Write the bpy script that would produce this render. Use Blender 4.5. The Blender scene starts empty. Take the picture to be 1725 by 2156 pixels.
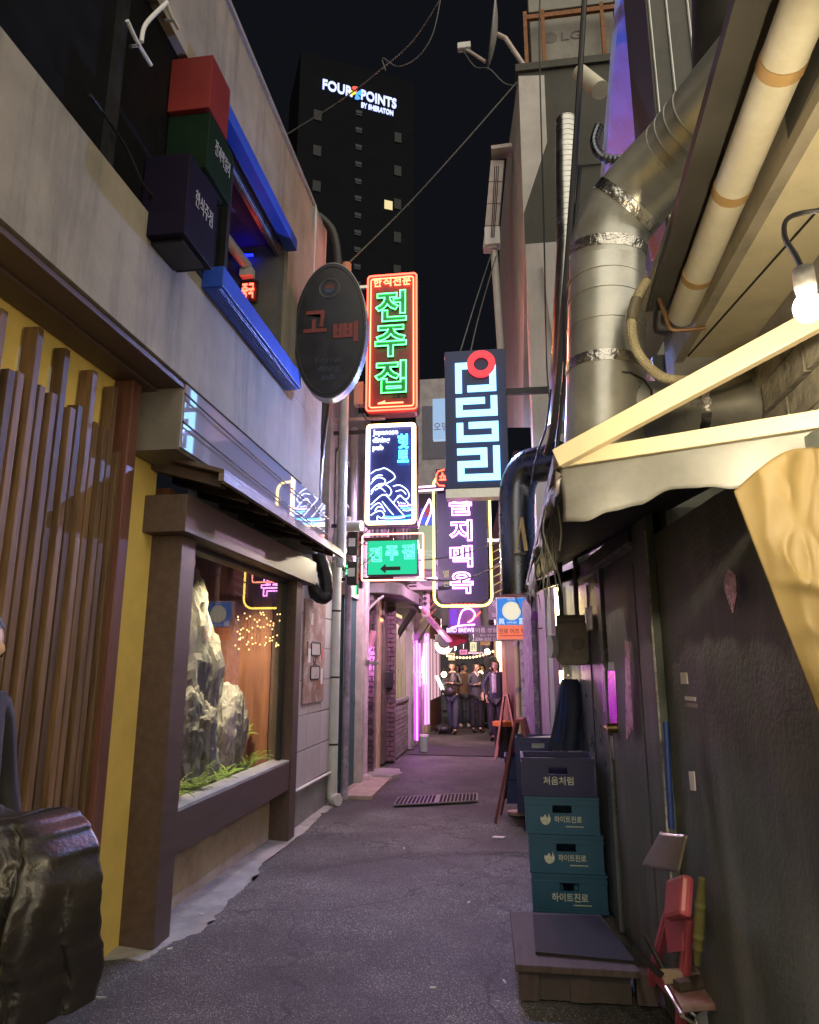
import bpy, bmesh, math, random
from mathutils import Vector, Matrix, noise
random.seed(7)
S = bpy.context.scene
COL = S.collection
V = Vector
# ---------------------------------------------------------------- camera, world, exposure
YAW, PITCH, EYE = math.radians(7.95), math.radians(12.5), 1.5
cam = bpy.data.cameras.new('camera'); cam.sensor_fit = 'VERTICAL'; cam.sensor_height = 36.0
cam.lens = 1450 / 2156 * 36; cam.clip_start = .05; cam.clip_end = 2000
camo = bpy.data.objects.new('camera', cam); COL.objects.link(camo); S.camera = camo
camo.location = (0, 0, EYE); camo.rotation_euler = (math.pi / 2 + PITCH, 0, YAW)
W = bpy.data.worlds.new('World'); S.world = W; W.use_nodes = True
wn = W.node_tree.nodes; wl = W.node_tree.links
bg = wn['Background']
sky = wn.new('ShaderNodeTexSky'); sky.sky_type = 'NISHITA'; sky.sun_disc = False
sky.sun_elevation = math.radians(-8); sky.sun_rotation = math.radians(200)
mixw = wn.new('ShaderNodeMixRGB'); mixw.blend_type = 'ADD'; mixw.inputs[0].default_value = 1
mixw.inputs[2].default_value = (.0105, .0115, .016, 1)      # glow of the city on the night sky
wl.new(sky.outputs[0], mixw.inputs[1]); wl.new(mixw.outputs[0], bg.inputs[0]); bg.inputs[1].default_value = .4
sun = bpy.data.lights.new('night_glow', 'SUN'); sun.energy = 2.5; sun.angle = math.radians(100); sun.color = (1, .9, .72)     # dim light of the lit street behind, standing in for the sun at night
suno = bpy.data.objects.new('night_glow', sun); COL.objects.link(suno); suno.rotation_euler = V((-.36, .66, -.55)).to_track_quat('-Z', 'Y').to_euler()
S.view_settings.view_transform = 'Standard'; S.view_settings.look = 'None'
S.view_settings.exposure = 0.3; S.view_settings.gamma = 1.0
S.render.engine = 'CYCLES'
S.cycles.use_denoising = True; S.cycles.max_bounces = 6; S.cycles.diffuse_bounces = 3; S.cycles.glossy_bounces = 4
S.cycles.transparent_max_bounces = 12; S.cycles.sample_clamp_indirect = 4.0; S.cycles.caustics_reflective = False; S.cycles.caustics_refractive = False
# ---------------------------------------------------------------- survey: points of the place on known planes
FW = V((-math.sin(YAW) * math.cos(PITCH), math.cos(YAW) * math.cos(PITCH), math.sin(PITCH)))
RT = V((math.cos(YAW), math.sin(YAW), 0)); UP = RT.cross(FW); EYEP = V((0, 0, EYE))
def _ray(px, py): return FW + RT * ((px - 862.5) / 1450) - UP * ((py - 1078) / 1450)
def ay(px, py, y): d = _ray(px, py); return EYEP + d * (y / d.y)
def ax(px, py, x): d = _ray(px, py); return EYEP + d * (x / d.x)
def az(px, py, z=0): d = _ray(px, py); return EYEP + d * ((z - EYE) / d.z)
RW = math.atan(-.073); RN = V((math.cos(RW), math.sin(-RW), 0)).normalized()   # right-hand wall leans in as it recedes
RD = V((-.073, 1, 0)).normalized(); RP = V((.62, 4.5, 0)); RNN = V((1, .073, 0)).normalized()
def ar(px, py, off=0):
    d = _ray(px, py); p = RP - RNN * off
    return EYEP + d * ((p - EYEP).dot(RNN) / d.dot(RNN))
def rx(y): return .62 - .073 * (y - 4.5)
# ---------------------------------------------------------------- materials
MC = {}
def _nt(name):
    m = bpy.data.materials.new(name); m.use_nodes = True
    return m, m.node_tree.nodes, m.node_tree.links, m.node_tree.nodes['Principled BSDF']
def pbr(name, col, rough=.6, metal=0, var=.25, scale=6, bump=.15, bscale=60, stretch=(1, 1, 1), rnd=0, dirt=None, dscale=1.5, damt=.5, coat=0, spec=.5, rvar=.15, streak=0):
    if name in MC: return MC[name]
    m, n, l, b = _nt(name); c = V(col)
    tc = n.new('ShaderNodeTexCoord'); mp = n.new('ShaderNodeMapping'); mp.inputs[3].default_value = stretch
    l.new(tc.outputs['Object'], mp.inputs[0])
    nz = n.new('ShaderNodeTexNoise'); nz.inputs['Scale'].default_value = scale; nz.inputs['Detail'].default_value = 7; nz.inputs['Roughness'].default_value = .62
    l.new(mp.outputs[0], nz.inputs[0])
    rp = n.new('ShaderNodeValToRGB'); rp.color_ramp.elements[0].position = .3; rp.color_ramp.elements[1].position = .7
    rp.color_ramp.elements[0].color = (*(c * (1 - var)), 1); rp.color_ramp.elements[1].color = (*[min(1, x) for x in c * (1 + var)], 1)
    l.new(nz.outputs[0], rp.inputs[0]); out = rp.outputs[0]
    if dirt:
        dz = n.new('ShaderNodeTexNoise'); dz.inputs['Scale'].default_value = dscale; dz.inputs['Detail'].default_value = 9; dz.inputs['Roughness'].default_value = .7
        mp2 = n.new('ShaderNodeMapping'); mp2.inputs[3].default_value = (3, 3, .35) if streak else (1, 1, 1)
        l.new(tc.outputs['Object'], mp2.inputs[0]); l.new(mp2.outputs[0], dz.inputs[0])
        dr = n.new('ShaderNodeMapRange'); dr.inputs[1].default_value = .48; dr.inputs[2].default_value = .68; dr.inputs[4].default_value = damt
        l.new(dz.outputs[0], dr.inputs[0])
        mx = n.new('ShaderNodeMixRGB'); mx.inputs[2].default_value = (*dirt, 1); l.new(dr.outputs[0], mx.inputs[0]); l.new(out, mx.inputs[1]); out = mx.outputs[0]
    if rnd:
        oi = n.new('ShaderNodeObjectInfo'); mr = n.new('ShaderNodeMapRange'); mr.inputs[3].default_value = 1 - rnd; mr.inputs[4].default_value = 1 + rnd
        l.new(oi.outputs['Random'], mr.inputs[0]); mm = n.new('ShaderNodeMixRGB'); mm.blend_type = 'MULTIPLY'; mm.inputs[0].default_value = 1
        l.new(out, mm.inputs[1]); l.new(mr.outputs[0], mm.inputs[2]); out = mm.outputs[0]
    l.new(out, b.inputs['Base Color'])
    rr = n.new('ShaderNodeMapRange'); rr.inputs[3].default_value = max(.02, rough - rvar); rr.inputs[4].default_value = min(1, rough + rvar); l.new(nz.outputs[0], rr.inputs[0]); l.new(rr.outputs[0], b.inputs['Roughness'])
    b.inputs['Metallic'].default_value = metal; b.inputs['Coat Weight'].default_value = coat; b.inputs['Specular IOR Level'].default_value = spec
    if bump:
        n2 = n.new('ShaderNodeTexNoise'); n2.inputs['Scale'].default_value = bscale; n2.inputs['Detail'].default_value = 5
        l.new(mp.outputs[0], n2.inputs[0]); bp = n.new('ShaderNodeBump'); bp.inputs['Strength'].default_value = bump; bp.inputs['Distance'].default_value = .01
        l.new(n2.outputs[0], bp.inputs['Height']); l.new(bp.outputs[0], b.inputs['Normal'])
    MC[name] = m; return m
def em(name, col, k=1.0):
    if name in MC: return MC[name]
    m, n, l, b = _nt(name)
    b.inputs['Base Color'].default_value = (.012, .012, .012, 1); b.inputs['Roughness'].default_value = .4
    b.inputs['Specular IOR Level'].default_value = .15; b.inputs['Emission Color'].default_value = (*col, 1); b.inputs['Emission Strength'].default_value = k
    MC[name] = m; return m
def glass(name, ior=1.6, tint=(1, 1, 1), rough=.0):
    m, n, l, b = _nt(name); n.remove(b); o = n['Material Output']
    t = n.new('ShaderNodeBsdfTransparent'); t.inputs[0].default_value = (*tint, 1)
    g = n.new('ShaderNodeBsdfGlossy'); g.inputs['Roughness'].default_value = rough
    f = n.new('ShaderNodeFresnel'); f.inputs[0].default_value = ior; mx = n.new('ShaderNodeMixShader')
    ge = n.new('ShaderNodeNewGeometry'); iv = n.new('ShaderNodeMath'); iv.operation = 'SUBTRACT'; iv.inputs[0].default_value = 1; l.new(ge.outputs['Backfacing'], iv.inputs[1]); ml = n.new('ShaderNodeMath'); ml.operation = 'MULTIPLY'; l.new(f.outputs[0], ml.inputs[0]); l.new(iv.outputs[0], ml.inputs[1])
    l.new(ml.outputs[0], mx.inputs[0]); l.new(t.outputs[0], mx.inputs[1]); l.new(g.outputs[0], mx.inputs[2]); l.new(mx.outputs[0], o.inputs[0]); MC[name] = m; return m
# ---------------------------------------------------------------- mesh helpers
class MB:
    def __init__(s): s.v = []; s.f = []; s.m = []
    def add(s, vs, fs, mi=0):
        k = len(s.v); s.v += [tuple(p) for p in vs]; s.f += [tuple(i + k for i in f) for f in fs]; s.m += [mi] * len(fs); return s
    def box(s, x0, x1, y0, y1, z0, z1, mi=0):
        return s.add([(x0, y0, z0), (x1, y0, z0), (x1, y1, z0), (x0, y1, z0), (x0, y0, z1), (x1, y0, z1), (x1, y1, z1), (x0, y1, z1)],
                     [(3, 2, 1, 0), (4, 5, 6, 7), (0, 1, 5, 4), (1, 2, 6, 5), (2, 3, 7, 6), (3, 0, 4, 7)], mi)
    def obox(s, o, u, v, w, mi=0):      # corner o and three edge vectors
        o = V(o); P = [o, o + u, o + u + v, o + v]; P += [p + w for p in P]
        return s.add(P, [(3, 2, 1, 0), (4, 5, 6, 7), (0, 1, 5, 4), (1, 2, 6, 5), (2, 3, 7, 6), (3, 0, 4, 7)], mi)
    def bar(s, a, b, w, h, mi=0, up=(0, 0, 1)):   # rectangular bar between two points
        a, b = V(a), V(b); d = (b - a).normalized(); upv = V(up)
        if abs(d.dot(upv)) > .98: upv = V((0, 1, 0))
        r = d.cross(upv).normalized(); u = r.cross(d).normalized()
        return s.obox(a - r * w / 2 - u * h / 2, r * w, b - a, u * h, mi)
    def prism(s, poly, o, u, v, dep, mi=0):       # 2-D polygon in frame (o,u,v) pushed along dep
        u, v, dep, o = V(u), V(v), V(dep), V(o); n = len(poly)
        if u.cross(v).dot(dep) > 0: poly = poly[::-1]
        P = [o + u * a + v * b for a, b in poly]; Q = [p + dep for p in P]
        fs = [tuple(range(n)), tuple(range(2 * n - 1, n - 1, -1))] + [(i, i + n, (i + 1) % n + n, (i + 1) % n) for i in range(n)]
        return s.add(P + Q, fs, mi)
    def tube(s, pts, r, seg=8, closed=False, mi=0, cap=True):
        pts = [V(p) for p in pts]; n = len(pts); rs = r if isinstance(r, (list, tuple)) else [r] * n
        prev = None; vs = []
        for i, p in enumerate(pts):
            if closed: d = pts[(i + 1) % n] - pts[i - 1]
            else: d = pts[min(i + 1, n - 1)] - pts[max(i - 1, 0)]
            d = d.normalized() if d.length > 1e-9 else V((0, 0, 1))
            if prev is None:
                a = V((0, 0, 1)) if abs(d.z) < .9 else V((1, 0, 0)); u = d.cross(a).normalized()
            else:
                u = prev - d * prev.dot(d); u = u.normalized() if u.length > 1e-6 else d.orthogonal().normalized()
            prev = u; w = d.cross(u)
            vs += [p + (u * math.cos(2 * math.pi * k / seg) + w * math.sin(2 * math.pi * k / seg)) * rs[i] for k in range(seg)]
        fs = []
        for i in range(n if closed else n - 1):
            a, b = i * seg, ((i + 1) % n) * seg
            fs += [(a + k, a + (k + 1) % seg, b + (k + 1) % seg, b + k) for k in range(seg)]
        if cap and not closed: fs += [tuple(range(seg - 1, -1, -1)), tuple(range((n - 1) * seg, n * seg))]
        return s.add(vs, fs, mi)
    def cyl(s, a, b, r, seg=14, mi=0, r2=None): return s.tube([a, b], [r, r if r2 is None else r2], seg, mi=mi)
    def grid(s, fn, nu, nv, mi=0):
        vs = [fn(i / nu, j / nv) for j in range(nv + 1) for i in range(nu + 1)]
        fs = [(j * (nu + 1) + i, j * (nu + 1) + i + 1, (j + 1) * (nu + 1) + i + 1, (j + 1) * (nu + 1) + i) for j in range(nv) for i in range(nu)]
        return s.add(vs, fs, mi)
    def ball(s, c, r, nu=12, nv=8, mi=0):
        c = V(c); r = V(r) if not isinstance(r, (int, float)) else V((r, r, r))
        return s.grid(lambda a, b: c + V((r.x * math.sin(math.pi * b) * math.cos(2 * math.pi * a), r.y * math.sin(math.pi * b) * math.sin(2 * math.pi * a), -r.z * math.cos(math.pi * b))), nu, nv, mi)
    def mesh(s, name, mats, smooth=False):
        me = bpy.data.meshes.new(name); me.from_pydata(s.v, [], s.f)
        for m in (mats if isinstance(mats, (list, tuple)) else [mats]): me.materials.append(m)
        if any(s.m): me.polygons.foreach_set('material_index', s.m)
        if smooth:
            bm = bmesh.new(); bm.from_mesh(me); bmesh.ops.remove_doubles(bm, verts=bm.verts, dist=1e-5); bm.to_mesh(me); bm.free()
            me.polygons.foreach_set('use_smooth', [True] * len(me.polygons))
            me.set_sharp_from_angle(angle=math.radians(40))
        me.update(); return me
    def build(s, name, mats, parent=None, smooth=False, bevel=0, solid=0):
        return link(name, s.mesh(name, mats, smooth), parent, bevel, solid)
def link(name, me, parent=None, bevel=0, solid=0):
    o = bpy.data.objects.new(name, me); COL.objects.link(o)
    if parent:
        o.parent = parent
        if parent.type == 'EMPTY' and not parent.get('_loc'): o.location = -parent.location
    if solid: md = o.modifiers.new('s', 'SOLIDIFY'); md.thickness = solid; md.offset = 0
    if bevel: md = o.modifiers.new('b', 'BEVEL'); md.width = bevel; md.segments = 2; md.limit_method = 'ANGLE'
    return o
def tag(o, label, cat, group=None):
    o['label'] = label; o['category'] = cat
    if group: o['group'] = group
    return o
def thing(name, label, cat, loc=(0, 0, 0), rz=0, group=None, local=False):
    o = bpy.data.objects.new(name, None); COL.objects.link(o); o.location = loc; o.rotation_euler = (0, 0, rz); o.empty_display_size = .1
    if local or rz: o['_loc'] = 1
    return tag(o, label, cat, group)
def struct(o): o['kind'] = 'structure'; return o
def stuff(o): o['kind'] = 'stuff'; return o
def copy_tree(o, parent=None):
    c = o.copy(); COL.objects.link(c); c.parent = parent
    for ch in o.children: copy_tree(ch, c)
    return c
def smoothpath(pts, n=8):
    pts = [V(p) for p in pts]; out = []
    for i in range(len(pts) - 1):
        p0, p1, p2, p3 = pts[max(i - 1, 0)], pts[i], pts[i + 1], pts[min(i + 2, len(pts) - 1)]
        for k in range(n):
            t = k / n; out.append(.5 * ((2 * p1) + (p2 - p0) * t + (2 * p0 - 5 * p1 + 4 * p2 - p3) * t * t + (3 * p1 - p0 - 3 * p2 + p3) * t ** 3))
    return out + [pts[-1]]
def sag(a, b, drop, n=14):
    a, b = V(a), V(b); return [a.lerp(b, i / n) - V((0, 0, drop * 4 * (i / n) * (1 - i / n))) for i in range(n + 1)]
FR = (V((1, 0, 0)), V((0, 0, 1)))        # sign plane facing down the alley towards the camera
def text(body, w, h, at, name, mat, parent, u=FR[0], v=FR[1], depth=.004, tube=0, off=0, space=1.0, lines=1.0):
    """lettering fitted into w x h, centred on 'at'; tube > 0 makes glass-tube outlines"""
    c = bpy.data.curves.new('lettering', 'FONT'); c.body = body; c.align_x = 'CENTER'; c.space_character = space; c.space_line = lines; c.offset = off
    c.resolution_u = 3
    o = bpy.data.objects.new('lettering', c); COL.objects.link(o)
    def ev():
        bpy.context.view_layer.update(); dg = bpy.context.evaluated_depsgraph_get(); return bpy.data.meshes.new_from_object(o.evaluated_get(dg))
    c.fill_mode = 'BOTH' if not tube else 'NONE'
    if tube:
        me = ev(); xs = [q.co.x for q in me.vertices]; ys = [q.co.y for q in me.vertices]; bpy.data.meshes.remove(me)
        k = math.sqrt((max(xs) - min(xs)) / w * (max(ys) - min(ys)) / h); c.bevel_depth = tube * k; c.bevel_resolution = 1
    me = ev(); bpy.data.objects.remove(o); bpy.data.curves.remove(c)
    xs = [q.co.x for q in me.vertices]; ys = [q.co.y for q in me.vertices]
    x0, x1, y0, y1 = min(xs), max(xs), min(ys), max(ys); sx, sy = w / (x1 - x0), h / (y1 - y0); sz = math.sqrt(sx * sy)
    u, v = V(u), V(v); nrm = u.cross(v); at = V(at)
    for q in me.vertices:
        q.co = at + u * ((q.co.x - (x0 + x1) / 2) * sx) + v * ((q.co.y - (y0 + y1) / 2) * sy) + nrm * (q.co.z * sz)
    me.materials.clear(); me.materials.append(mat); me.name = name
    if depth and not tube:
        bm = bmesh.new(); bm.from_mesh(me); r = bmesh.ops.extrude_face_region(bm, geom=bm.faces[:])
        bmesh.ops.translate(bm, vec=nrm * depth, verts=[e for e in r['geom'] if isinstance(e, bmesh.types.BMVert)]); bm.to_mesh(me); bm.free()
    for p in me.polygons: p.material_index = 0; p.use_smooth = bool(tube)
    return link(name, me, parent)
def rrect(w, h, r, n=5):
    pts = []
    for cx, cy, a0 in ((w / 2 - r, h / 2 - r, 0), (-w / 2 + r, h / 2 - r, 90), (-w / 2 + r, -h / 2 + r, 180), (w / 2 - r, -h / 2 + r, 270)):
        for k in range(n + 1): a = math.radians(a0 + 90 * k / n); pts.append((cx + r * math.cos(a), cy + r * math.sin(a)))
    return pts
def ell(a, b, n=40): return [(a * math.cos(2 * math.pi * k / n), b * math.sin(2 * math.pi * k / n)) for k in range(n)]
def rock_mesh(name, size, seed, mat, sub=4, amp=.3, freq=1.6, fine=.06):
    bm = bmesh.new(); bmesh.ops.create_icosphere(bm, subdivisions=sub, radius=1)
    o = V((seed * 7.3, seed * 3.1, seed * 1.7))
    for q in bm.verts:
        d = q.co.normalized(); k = 1 + amp * noise.fractal(d * freq + o, 1, 2, 4) + fine * noise.noise(d * 9 + o) + fine * .6 * noise.noise(d * 21 + o)
        q.co = V((d.x * k * size[0], d.y * k * size[1], d.z * k * size[2]))
    me = bpy.data.meshes.new(name); bm.to_mesh(me); bm.free(); me.materials.append(mat)
    me.polygons.foreach_set('use_smooth', [False] * len(me.polygons)); return me
# ---------------------------------------------------------------- palette
CONC = pbr('concrete', (.27, .24, .185), .85, var=.22, scale=3, bump=.25, bscale=45, dirt=(.12, .11, .095), dscale=1.6, damt=.75, streak=1)
CONC2 = pbr('grey concrete', (.26, .26, .25), .85, var=.2, scale=4, bump=.3, bscale=30, dirt=(.1, .1, .09), damt=.6)
YEL = pbr('yellow plaster', (.82, .6, .16), .8, var=.07, scale=5, bump=.15, bscale=90, dirt=(.4, .29, .1), damt=.25)
WOOD = pbr('slat wood', (.15, .085, .04), .55, var=.45, scale=5, bump=.3, bscale=30, stretch=(6, 6, .5), rnd=.45)
WOODR = pbr('red stained wood', (.14, .055, .035), .45, var=.3, scale=5, bump=.2, bscale=30, stretch=(6, 6, .5))
BEAM = pbr('dark brown timber', (.095, .062, .05), .5, var=.25, scale=4, bump=.15, bscale=40, stretch=(6, .6, 6))
PANELW = pbr('brown panelling', (.16, .065, .035), .45, var=.3, scale=4, bump=.2, stretch=(5, 5, .5), rnd=.1)
PALEWOOD = pbr('pale wood', (.5, .38, .22), .7, var=.3, scale=6, stretch=(5, 5, 1))
BLACKM = pbr('black metal', (.012, .012, .014), .45, var=.3, bump=.05)
DARK = pbr('black board', (.005, .005, .006), .6, var=.3, bump=.05, spec=.12)
BLUEM = pbr('blue painted metal', (.03, .09, .52), .4, var=.15, bump=.06, dirt=(.02, .05, .3), damt=.5)
PVC = pbr('white pvc', (.62, .62, .6), .35, var=.08, bump=.03, dirt=(.4, .38, .33), damt=.5, streak=1)
PVCC = pbr('cream pvc', (.6, .57, .46), .5, var=.1, scale=5, bump=.08, dirt=(.36, .3, .18), damt=.6)
STEEL = pbr('galvanised steel', (.5, .5, .48), .32, metal=1, var=.18, scale=7, bump=.08, bscale=20, rvar=.12)
DUCTM = pbr('dull duct steel', (.5, .5, .45), .33, metal=.65, var=.25, scale=4, bump=.12, bscale=12, rvar=.14, dirt=(.24, .23, .19), damt=.5)
DUCTB = pbr('dark duct steel', (.16, .17, .2), .28, metal=1, var=.2, scale=5, bump=.08, bscale=14)
BLACKW = pbr('black painted wall', (.1, .116, .11), .5, var=.3, scale=3, bump=.35, bscale=55, dirt=(.19, .2, .195), dscale=1.6, damt=.8, streak=1, spec=.4)
CREAM = pbr('cream soffit board', (.6, .54, .37), .55, var=.1, scale=4, bump=.1, bscale=30, dirt=(.36, .31, .2), damt=.55, dscale=2.2)
CREAMB = pbr('cream steel tube', (.7, .6, .4), .4, var=.08, bump=.05, dirt=(.36, .26, .14), damt=.4)
RUST = pbr('rust', (.24, .1, .04), .8, var=.4, scale=20, bump=.3)
TARP = pbr('golden tarpaulin', (.16, .115, .042), .65, var=.12, scale=3, bump=.05, bscale=120, dirt=(.13, .09, .035), damt=.55, dscale=2.4)
VAL = pbr('grey vinyl valance', (.24, .245, .24), .45, var=.2, scale=4, bump=.06, dirt=(.14, .13, .11), damt=.6, dscale=3)
RUB = pbr('black rubber', (.014, .014, .016), .5, bump=.05)
LEATH = pbr('black leather', (.02, .017, .014), .36, var=.3, scale=9, bump=.25, bscale=70, rvar=.08)
WHITE = pbr('white paint', (.72, .72, .7), .5, var=.06, bump=.04, dirt=(.5, .49, .46), damt=.4)
PAPER = pbr('paper', (.7, .69, .66), .8, var=.08)
NWHITE = em('white neon tube', (2.4, 2.7, 4)); NWARM = em('warm white neon tube', (9, 5, 1.9)); NYEL = em('yellow neon tube', (6, 4.2, .75))
NRED = em('red neon tube', (9, .45, .25)); NORG = em('orange neon tube', (6, .9, .4)); NGRN = em('green neon tube', (.45, 5, 1.1)); NCYAN = em('cyan neon tube', (.35, 4, 6))
NPINK = em('pink white neon tube', (9, 3.0, 8)); NPUR = em('purple neon tube', (6.5, .6, 9)); NBLUE = em('blue neon tube', (.03, .06, 9)); NICE = em('ice blue lettering', (.62, 1.5, 2.2))
NREDL = em('red ring lettering', (1.6, .07, .09)); SIGNW = em('white sign lettering', (2.4, 2.6, 3.6))
def glow(t, at, col, watts, to=(0, -1, -.35)):      # added unseen spot for the light of a sign or fixture, front or back
    d = bpy.data.lights.new('added_sign_spot', 'SPOT'); d.energy = watts * .16; d.color = col; d.spot_size = math.radians(172); d.spot_blend = .8; d.shadow_soft_size = 0.0
    o = bpy.data.objects.new('added_sign_spot', d); COL.objects.link(o); o.rotation_euler = V(to).to_track_quat('-Z', 'Y').to_euler(); o.parent = t; o.location = V(at) - t.location
INK = pbr('black lettering', (.02, .02, .02), .6, bump=0)
# ================================================================ GROUND
def asphalt():
    m, n, l, b = _nt('asphalt'); tc = n.new('ShaderNodeTexCoord')
    v = n.new('ShaderNodeTexVoronoi'); v.inputs['Scale'].default_value = 210; l.new(tc.outputs['Object'], v.inputs[0])
    big = n.new('ShaderNodeTexNoise'); big.inputs['Scale'].default_value = 1.3; big.inputs['Detail'].default_value = 8; l.new(tc.outputs['Object'], big.inputs[0])
    fine = n.new('ShaderNodeTexNoise'); fine.inputs['Scale'].default_value = 140; fine.inputs['Detail'].default_value = 4; l.new(tc.outputs['Object'], fine.inputs[0])
    r = n.new('ShaderNodeValToRGB'); e = r.color_ramp.elements; e[0].position = .2; e[0].color = (.034, .033, .032, 1); e[1].position = .97; e[1].color = (.32, .31, .3, 1); e.new(.86).color = (.092, .089, .086, 1)
    sp = n.new('ShaderNodeSeparateColor'); l.new(v.outputs['Color'], sp.inputs[0]); l.new(sp.outputs[0], r.inputs[0])
    r2 = n.new('ShaderNodeMapRange'); r2.inputs[1].default_value = .3; r2.inputs[2].default_value = .7; r2.inputs[3].default_value = .4; r2.inputs[4].default_value = 1.6; l.new(big.outputs[0], r2.inputs[0])
    mm = n.new('ShaderNodeMixRGB'); mm.blend_type = 'MULTIPLY'; mm.inputs[0].default_value = 1; l.new(r.outputs[0], mm.inputs[1]); l.new(r2.outputs[0], mm.inputs[2])
    st1 = n.new('ShaderNodeTexNoise'); st1.inputs['Scale'].default_value = .55; st1.inputs['Detail'].default_value = 10; st1.inputs['Roughness'].default_value = .7; l.new(tc.outputs['Object'], st1.inputs[0])
    sr = n.new('ShaderNodeMapRange'); sr.inputs[1].default_value = .42; sr.inputs[2].default_value = .56; sr.inputs[3].default_value = .55; sr.inputs[4].default_value = 1.15; l.new(st1.outputs[0], sr.inputs[0])
    m0 = n.new('ShaderNodeMixRGB'); m0.blend_type = 'MULTIPLY'; m0.inputs[0].default_value = 1; l.new(mm.outputs[0], m0.inputs[1]); l.new(sr.outputs[0], m0.inputs[2]); mm = m0
    ck = n.new('ShaderNodeTexVoronoi'); ck.feature = 'DISTANCE_TO_EDGE'; ck.inputs['Scale'].default_value = .55; wv = n.new('ShaderNodeTexNoise'); wv.inputs['Scale'].default_value = 3; wv.inputs['Detail'].default_value = 6; l.new(tc.outputs['Object'], wv.inputs[0])
    mw = n.new('ShaderNodeMixRGB'); mw.blend_type = 'LINEAR_LIGHT'; mw.inputs[0].default_value = .35; l.new(tc.outputs['Object'], mw.inputs[1]); l.new(wv.outputs['Color'], mw.inputs[2]); l.new(mw.outputs[0], ck.inputs[0])
    cr = n.new('ShaderNodeMapRange'); cr.inputs[1].default_value = .002; cr.inputs[2].default_value = .01; cr.inputs[3].default_value = .35; l.new(ck.outputs['Distance'], cr.inputs[0])
    m3 = n.new('ShaderNodeMixRGB'); m3.blend_type = 'MULTIPLY'; m3.inputs[0].default_value = 1; l.new(mm.outputs[0], m3.inputs[1]); l.new(cr.outputs[0], m3.inputs[2]); l.new(m3.outputs[0], b.inputs['Base Color'])
    rr = n.new('ShaderNodeMapRange'); rr.inputs[3].default_value = .42; rr.inputs[4].default_value = .8; l.new(big.outputs[0], rr.inputs[0]); l.new(rr.outputs[0], b.inputs['Roughness'])
    ad = n.new('ShaderNodeMath'); ad.operation = 'ADD'; l.new(v.outputs['Distance'], ad.inputs[0]); l.new(fine.outputs[0], ad.inputs[1])
    bp = n.new('ShaderNodeBump'); bp.inputs['Strength'].default_value = .8; bp.inputs['Distance'].default_value = .004; l.new(ad.outputs[0], bp.inputs['Height']); l.new(bp.outputs[0], b.inputs['Normal'])
    return m
ASPH = asphalt()
g = MB()
def gz(x, y): return .010 * noise.noise(V((x * .9, y * .7, 0))) + .004 * noise.noise(V((x * 4, y * 4, 3)))
g.grid(lambda a, b: V((-4 + 7 * a, .3 + 20 * b, gz(-4 + 7 * a, .3 + 20 * b) - .012)), 90, 220)
g.add([(-60, -40, -.05), (60, -40, -.05), (60, 260, -.05), (-60, 260, -.05)], [(0, 1, 2, 3)])
struct(g.build('ground', ASPH, smooth=True))
# broken concrete gutter strip along the left shop, ragged towards the asphalt
edge = [(262, 2012), (300, 2022), (345, 1990), (420, 1962), (455, 1925), (500, 1880), (545, 1838), (548, 1812), (585, 1792), (640, 1752), (668, 1722), (702, 1698), (722, 1682)]
E3 = []
for i in range(len(edge) - 1):
    a, b = az(*edge[i]), az(*edge[i + 1])
    for k in range(12):
        p = a.lerp(b, k / 12); p.x += .04 * noise.noise(V((p.y * 6, 1, 0))) + .03 * noise.noise(V((p.y * 19, 4, 0))) + .016 * noise.noise(V((p.y * 55, 4, 0))); E3.append((p.x, p.y))
poly = E3 + [(-1.85, 8.2), (-2.3, 8.2), (-2.3, 3.7)]
GUT = pbr('gutter concrete', (.34, .32, .3), .6, var=.3, scale=4, bump=.4, bscale=35, dirt=(.15, .14, .13), damt=.6, dscale=2.5)
bm = bmesh.new(); vs = [bm.verts.new((x, y, -.004 if i < len(E3) else .02)) for i, (x, y) in enumerate(poly)]; f = bm.faces.new(vs); bmesh.ops.triangulate(bm, faces=[f])
r = bmesh.ops.extrude_face_region(bm, geom=bm.faces[:]); bmesh.ops.translate(bm, vec=(0, 0, -.05), verts=[e for e in r['geom'] if isinstance(e, bmesh.types.BMVert)])
bmesh.ops.recalc_face_normals(bm, faces=bm.faces[:]); me = bpy.data.meshes.new('kerb_strip'); bm.to_mesh(me); bm.free(); me.materials.append(GUT)
struct(link('pavement', me))
pt = MB(); pt.prism([(-1.75, 12.3), (-.1, 12.25), (-.12, 13.5), (-1.7, 13.6)], (0, 0, -.004), (1, 0, 0), (0, 1, 0), (0, 0, .007)); struct(pt.build('road_patch', pbr('newer asphalt', (.05, .048, .047), .8, var=.3, scale=60, bump=.6, bscale=150)))
# pinkish doorstep slabs past the drain pipe
DS = pbr('doorstep tile', (.42, .33, .28), .6, var=.25, scale=9, bump=.2, dirt=(.2, .17, .15), damt=.5)
st = thing('doorstep', 'low pinkish tiled doorstep beside the white drain pipe', 'doorstep', (-1.9, 8.9, 0))
for i in range(2):
    for j in range(4):
        MB().box(-2.3 + .36 * i, -2.3 + .36 * i + .35, 8.25 + .36 * j, 8.25 + .36 * j + .35, -.02, .03 + .003 * ((i + j) % 2)).build('tile', DS, st, bevel=.004)
sl = MB(); sl.prism([(-2.2, 9.75), (-1.62, 9.6), (-1.5, 9.85), (-1.58, 10.3), (-2.2, 10.4)], (0, 0, -.02), (1, 0, 0), (0, 1, 0), (0, 0, .07)); sl.build('slab', GUT, st, bevel=.01)
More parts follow.
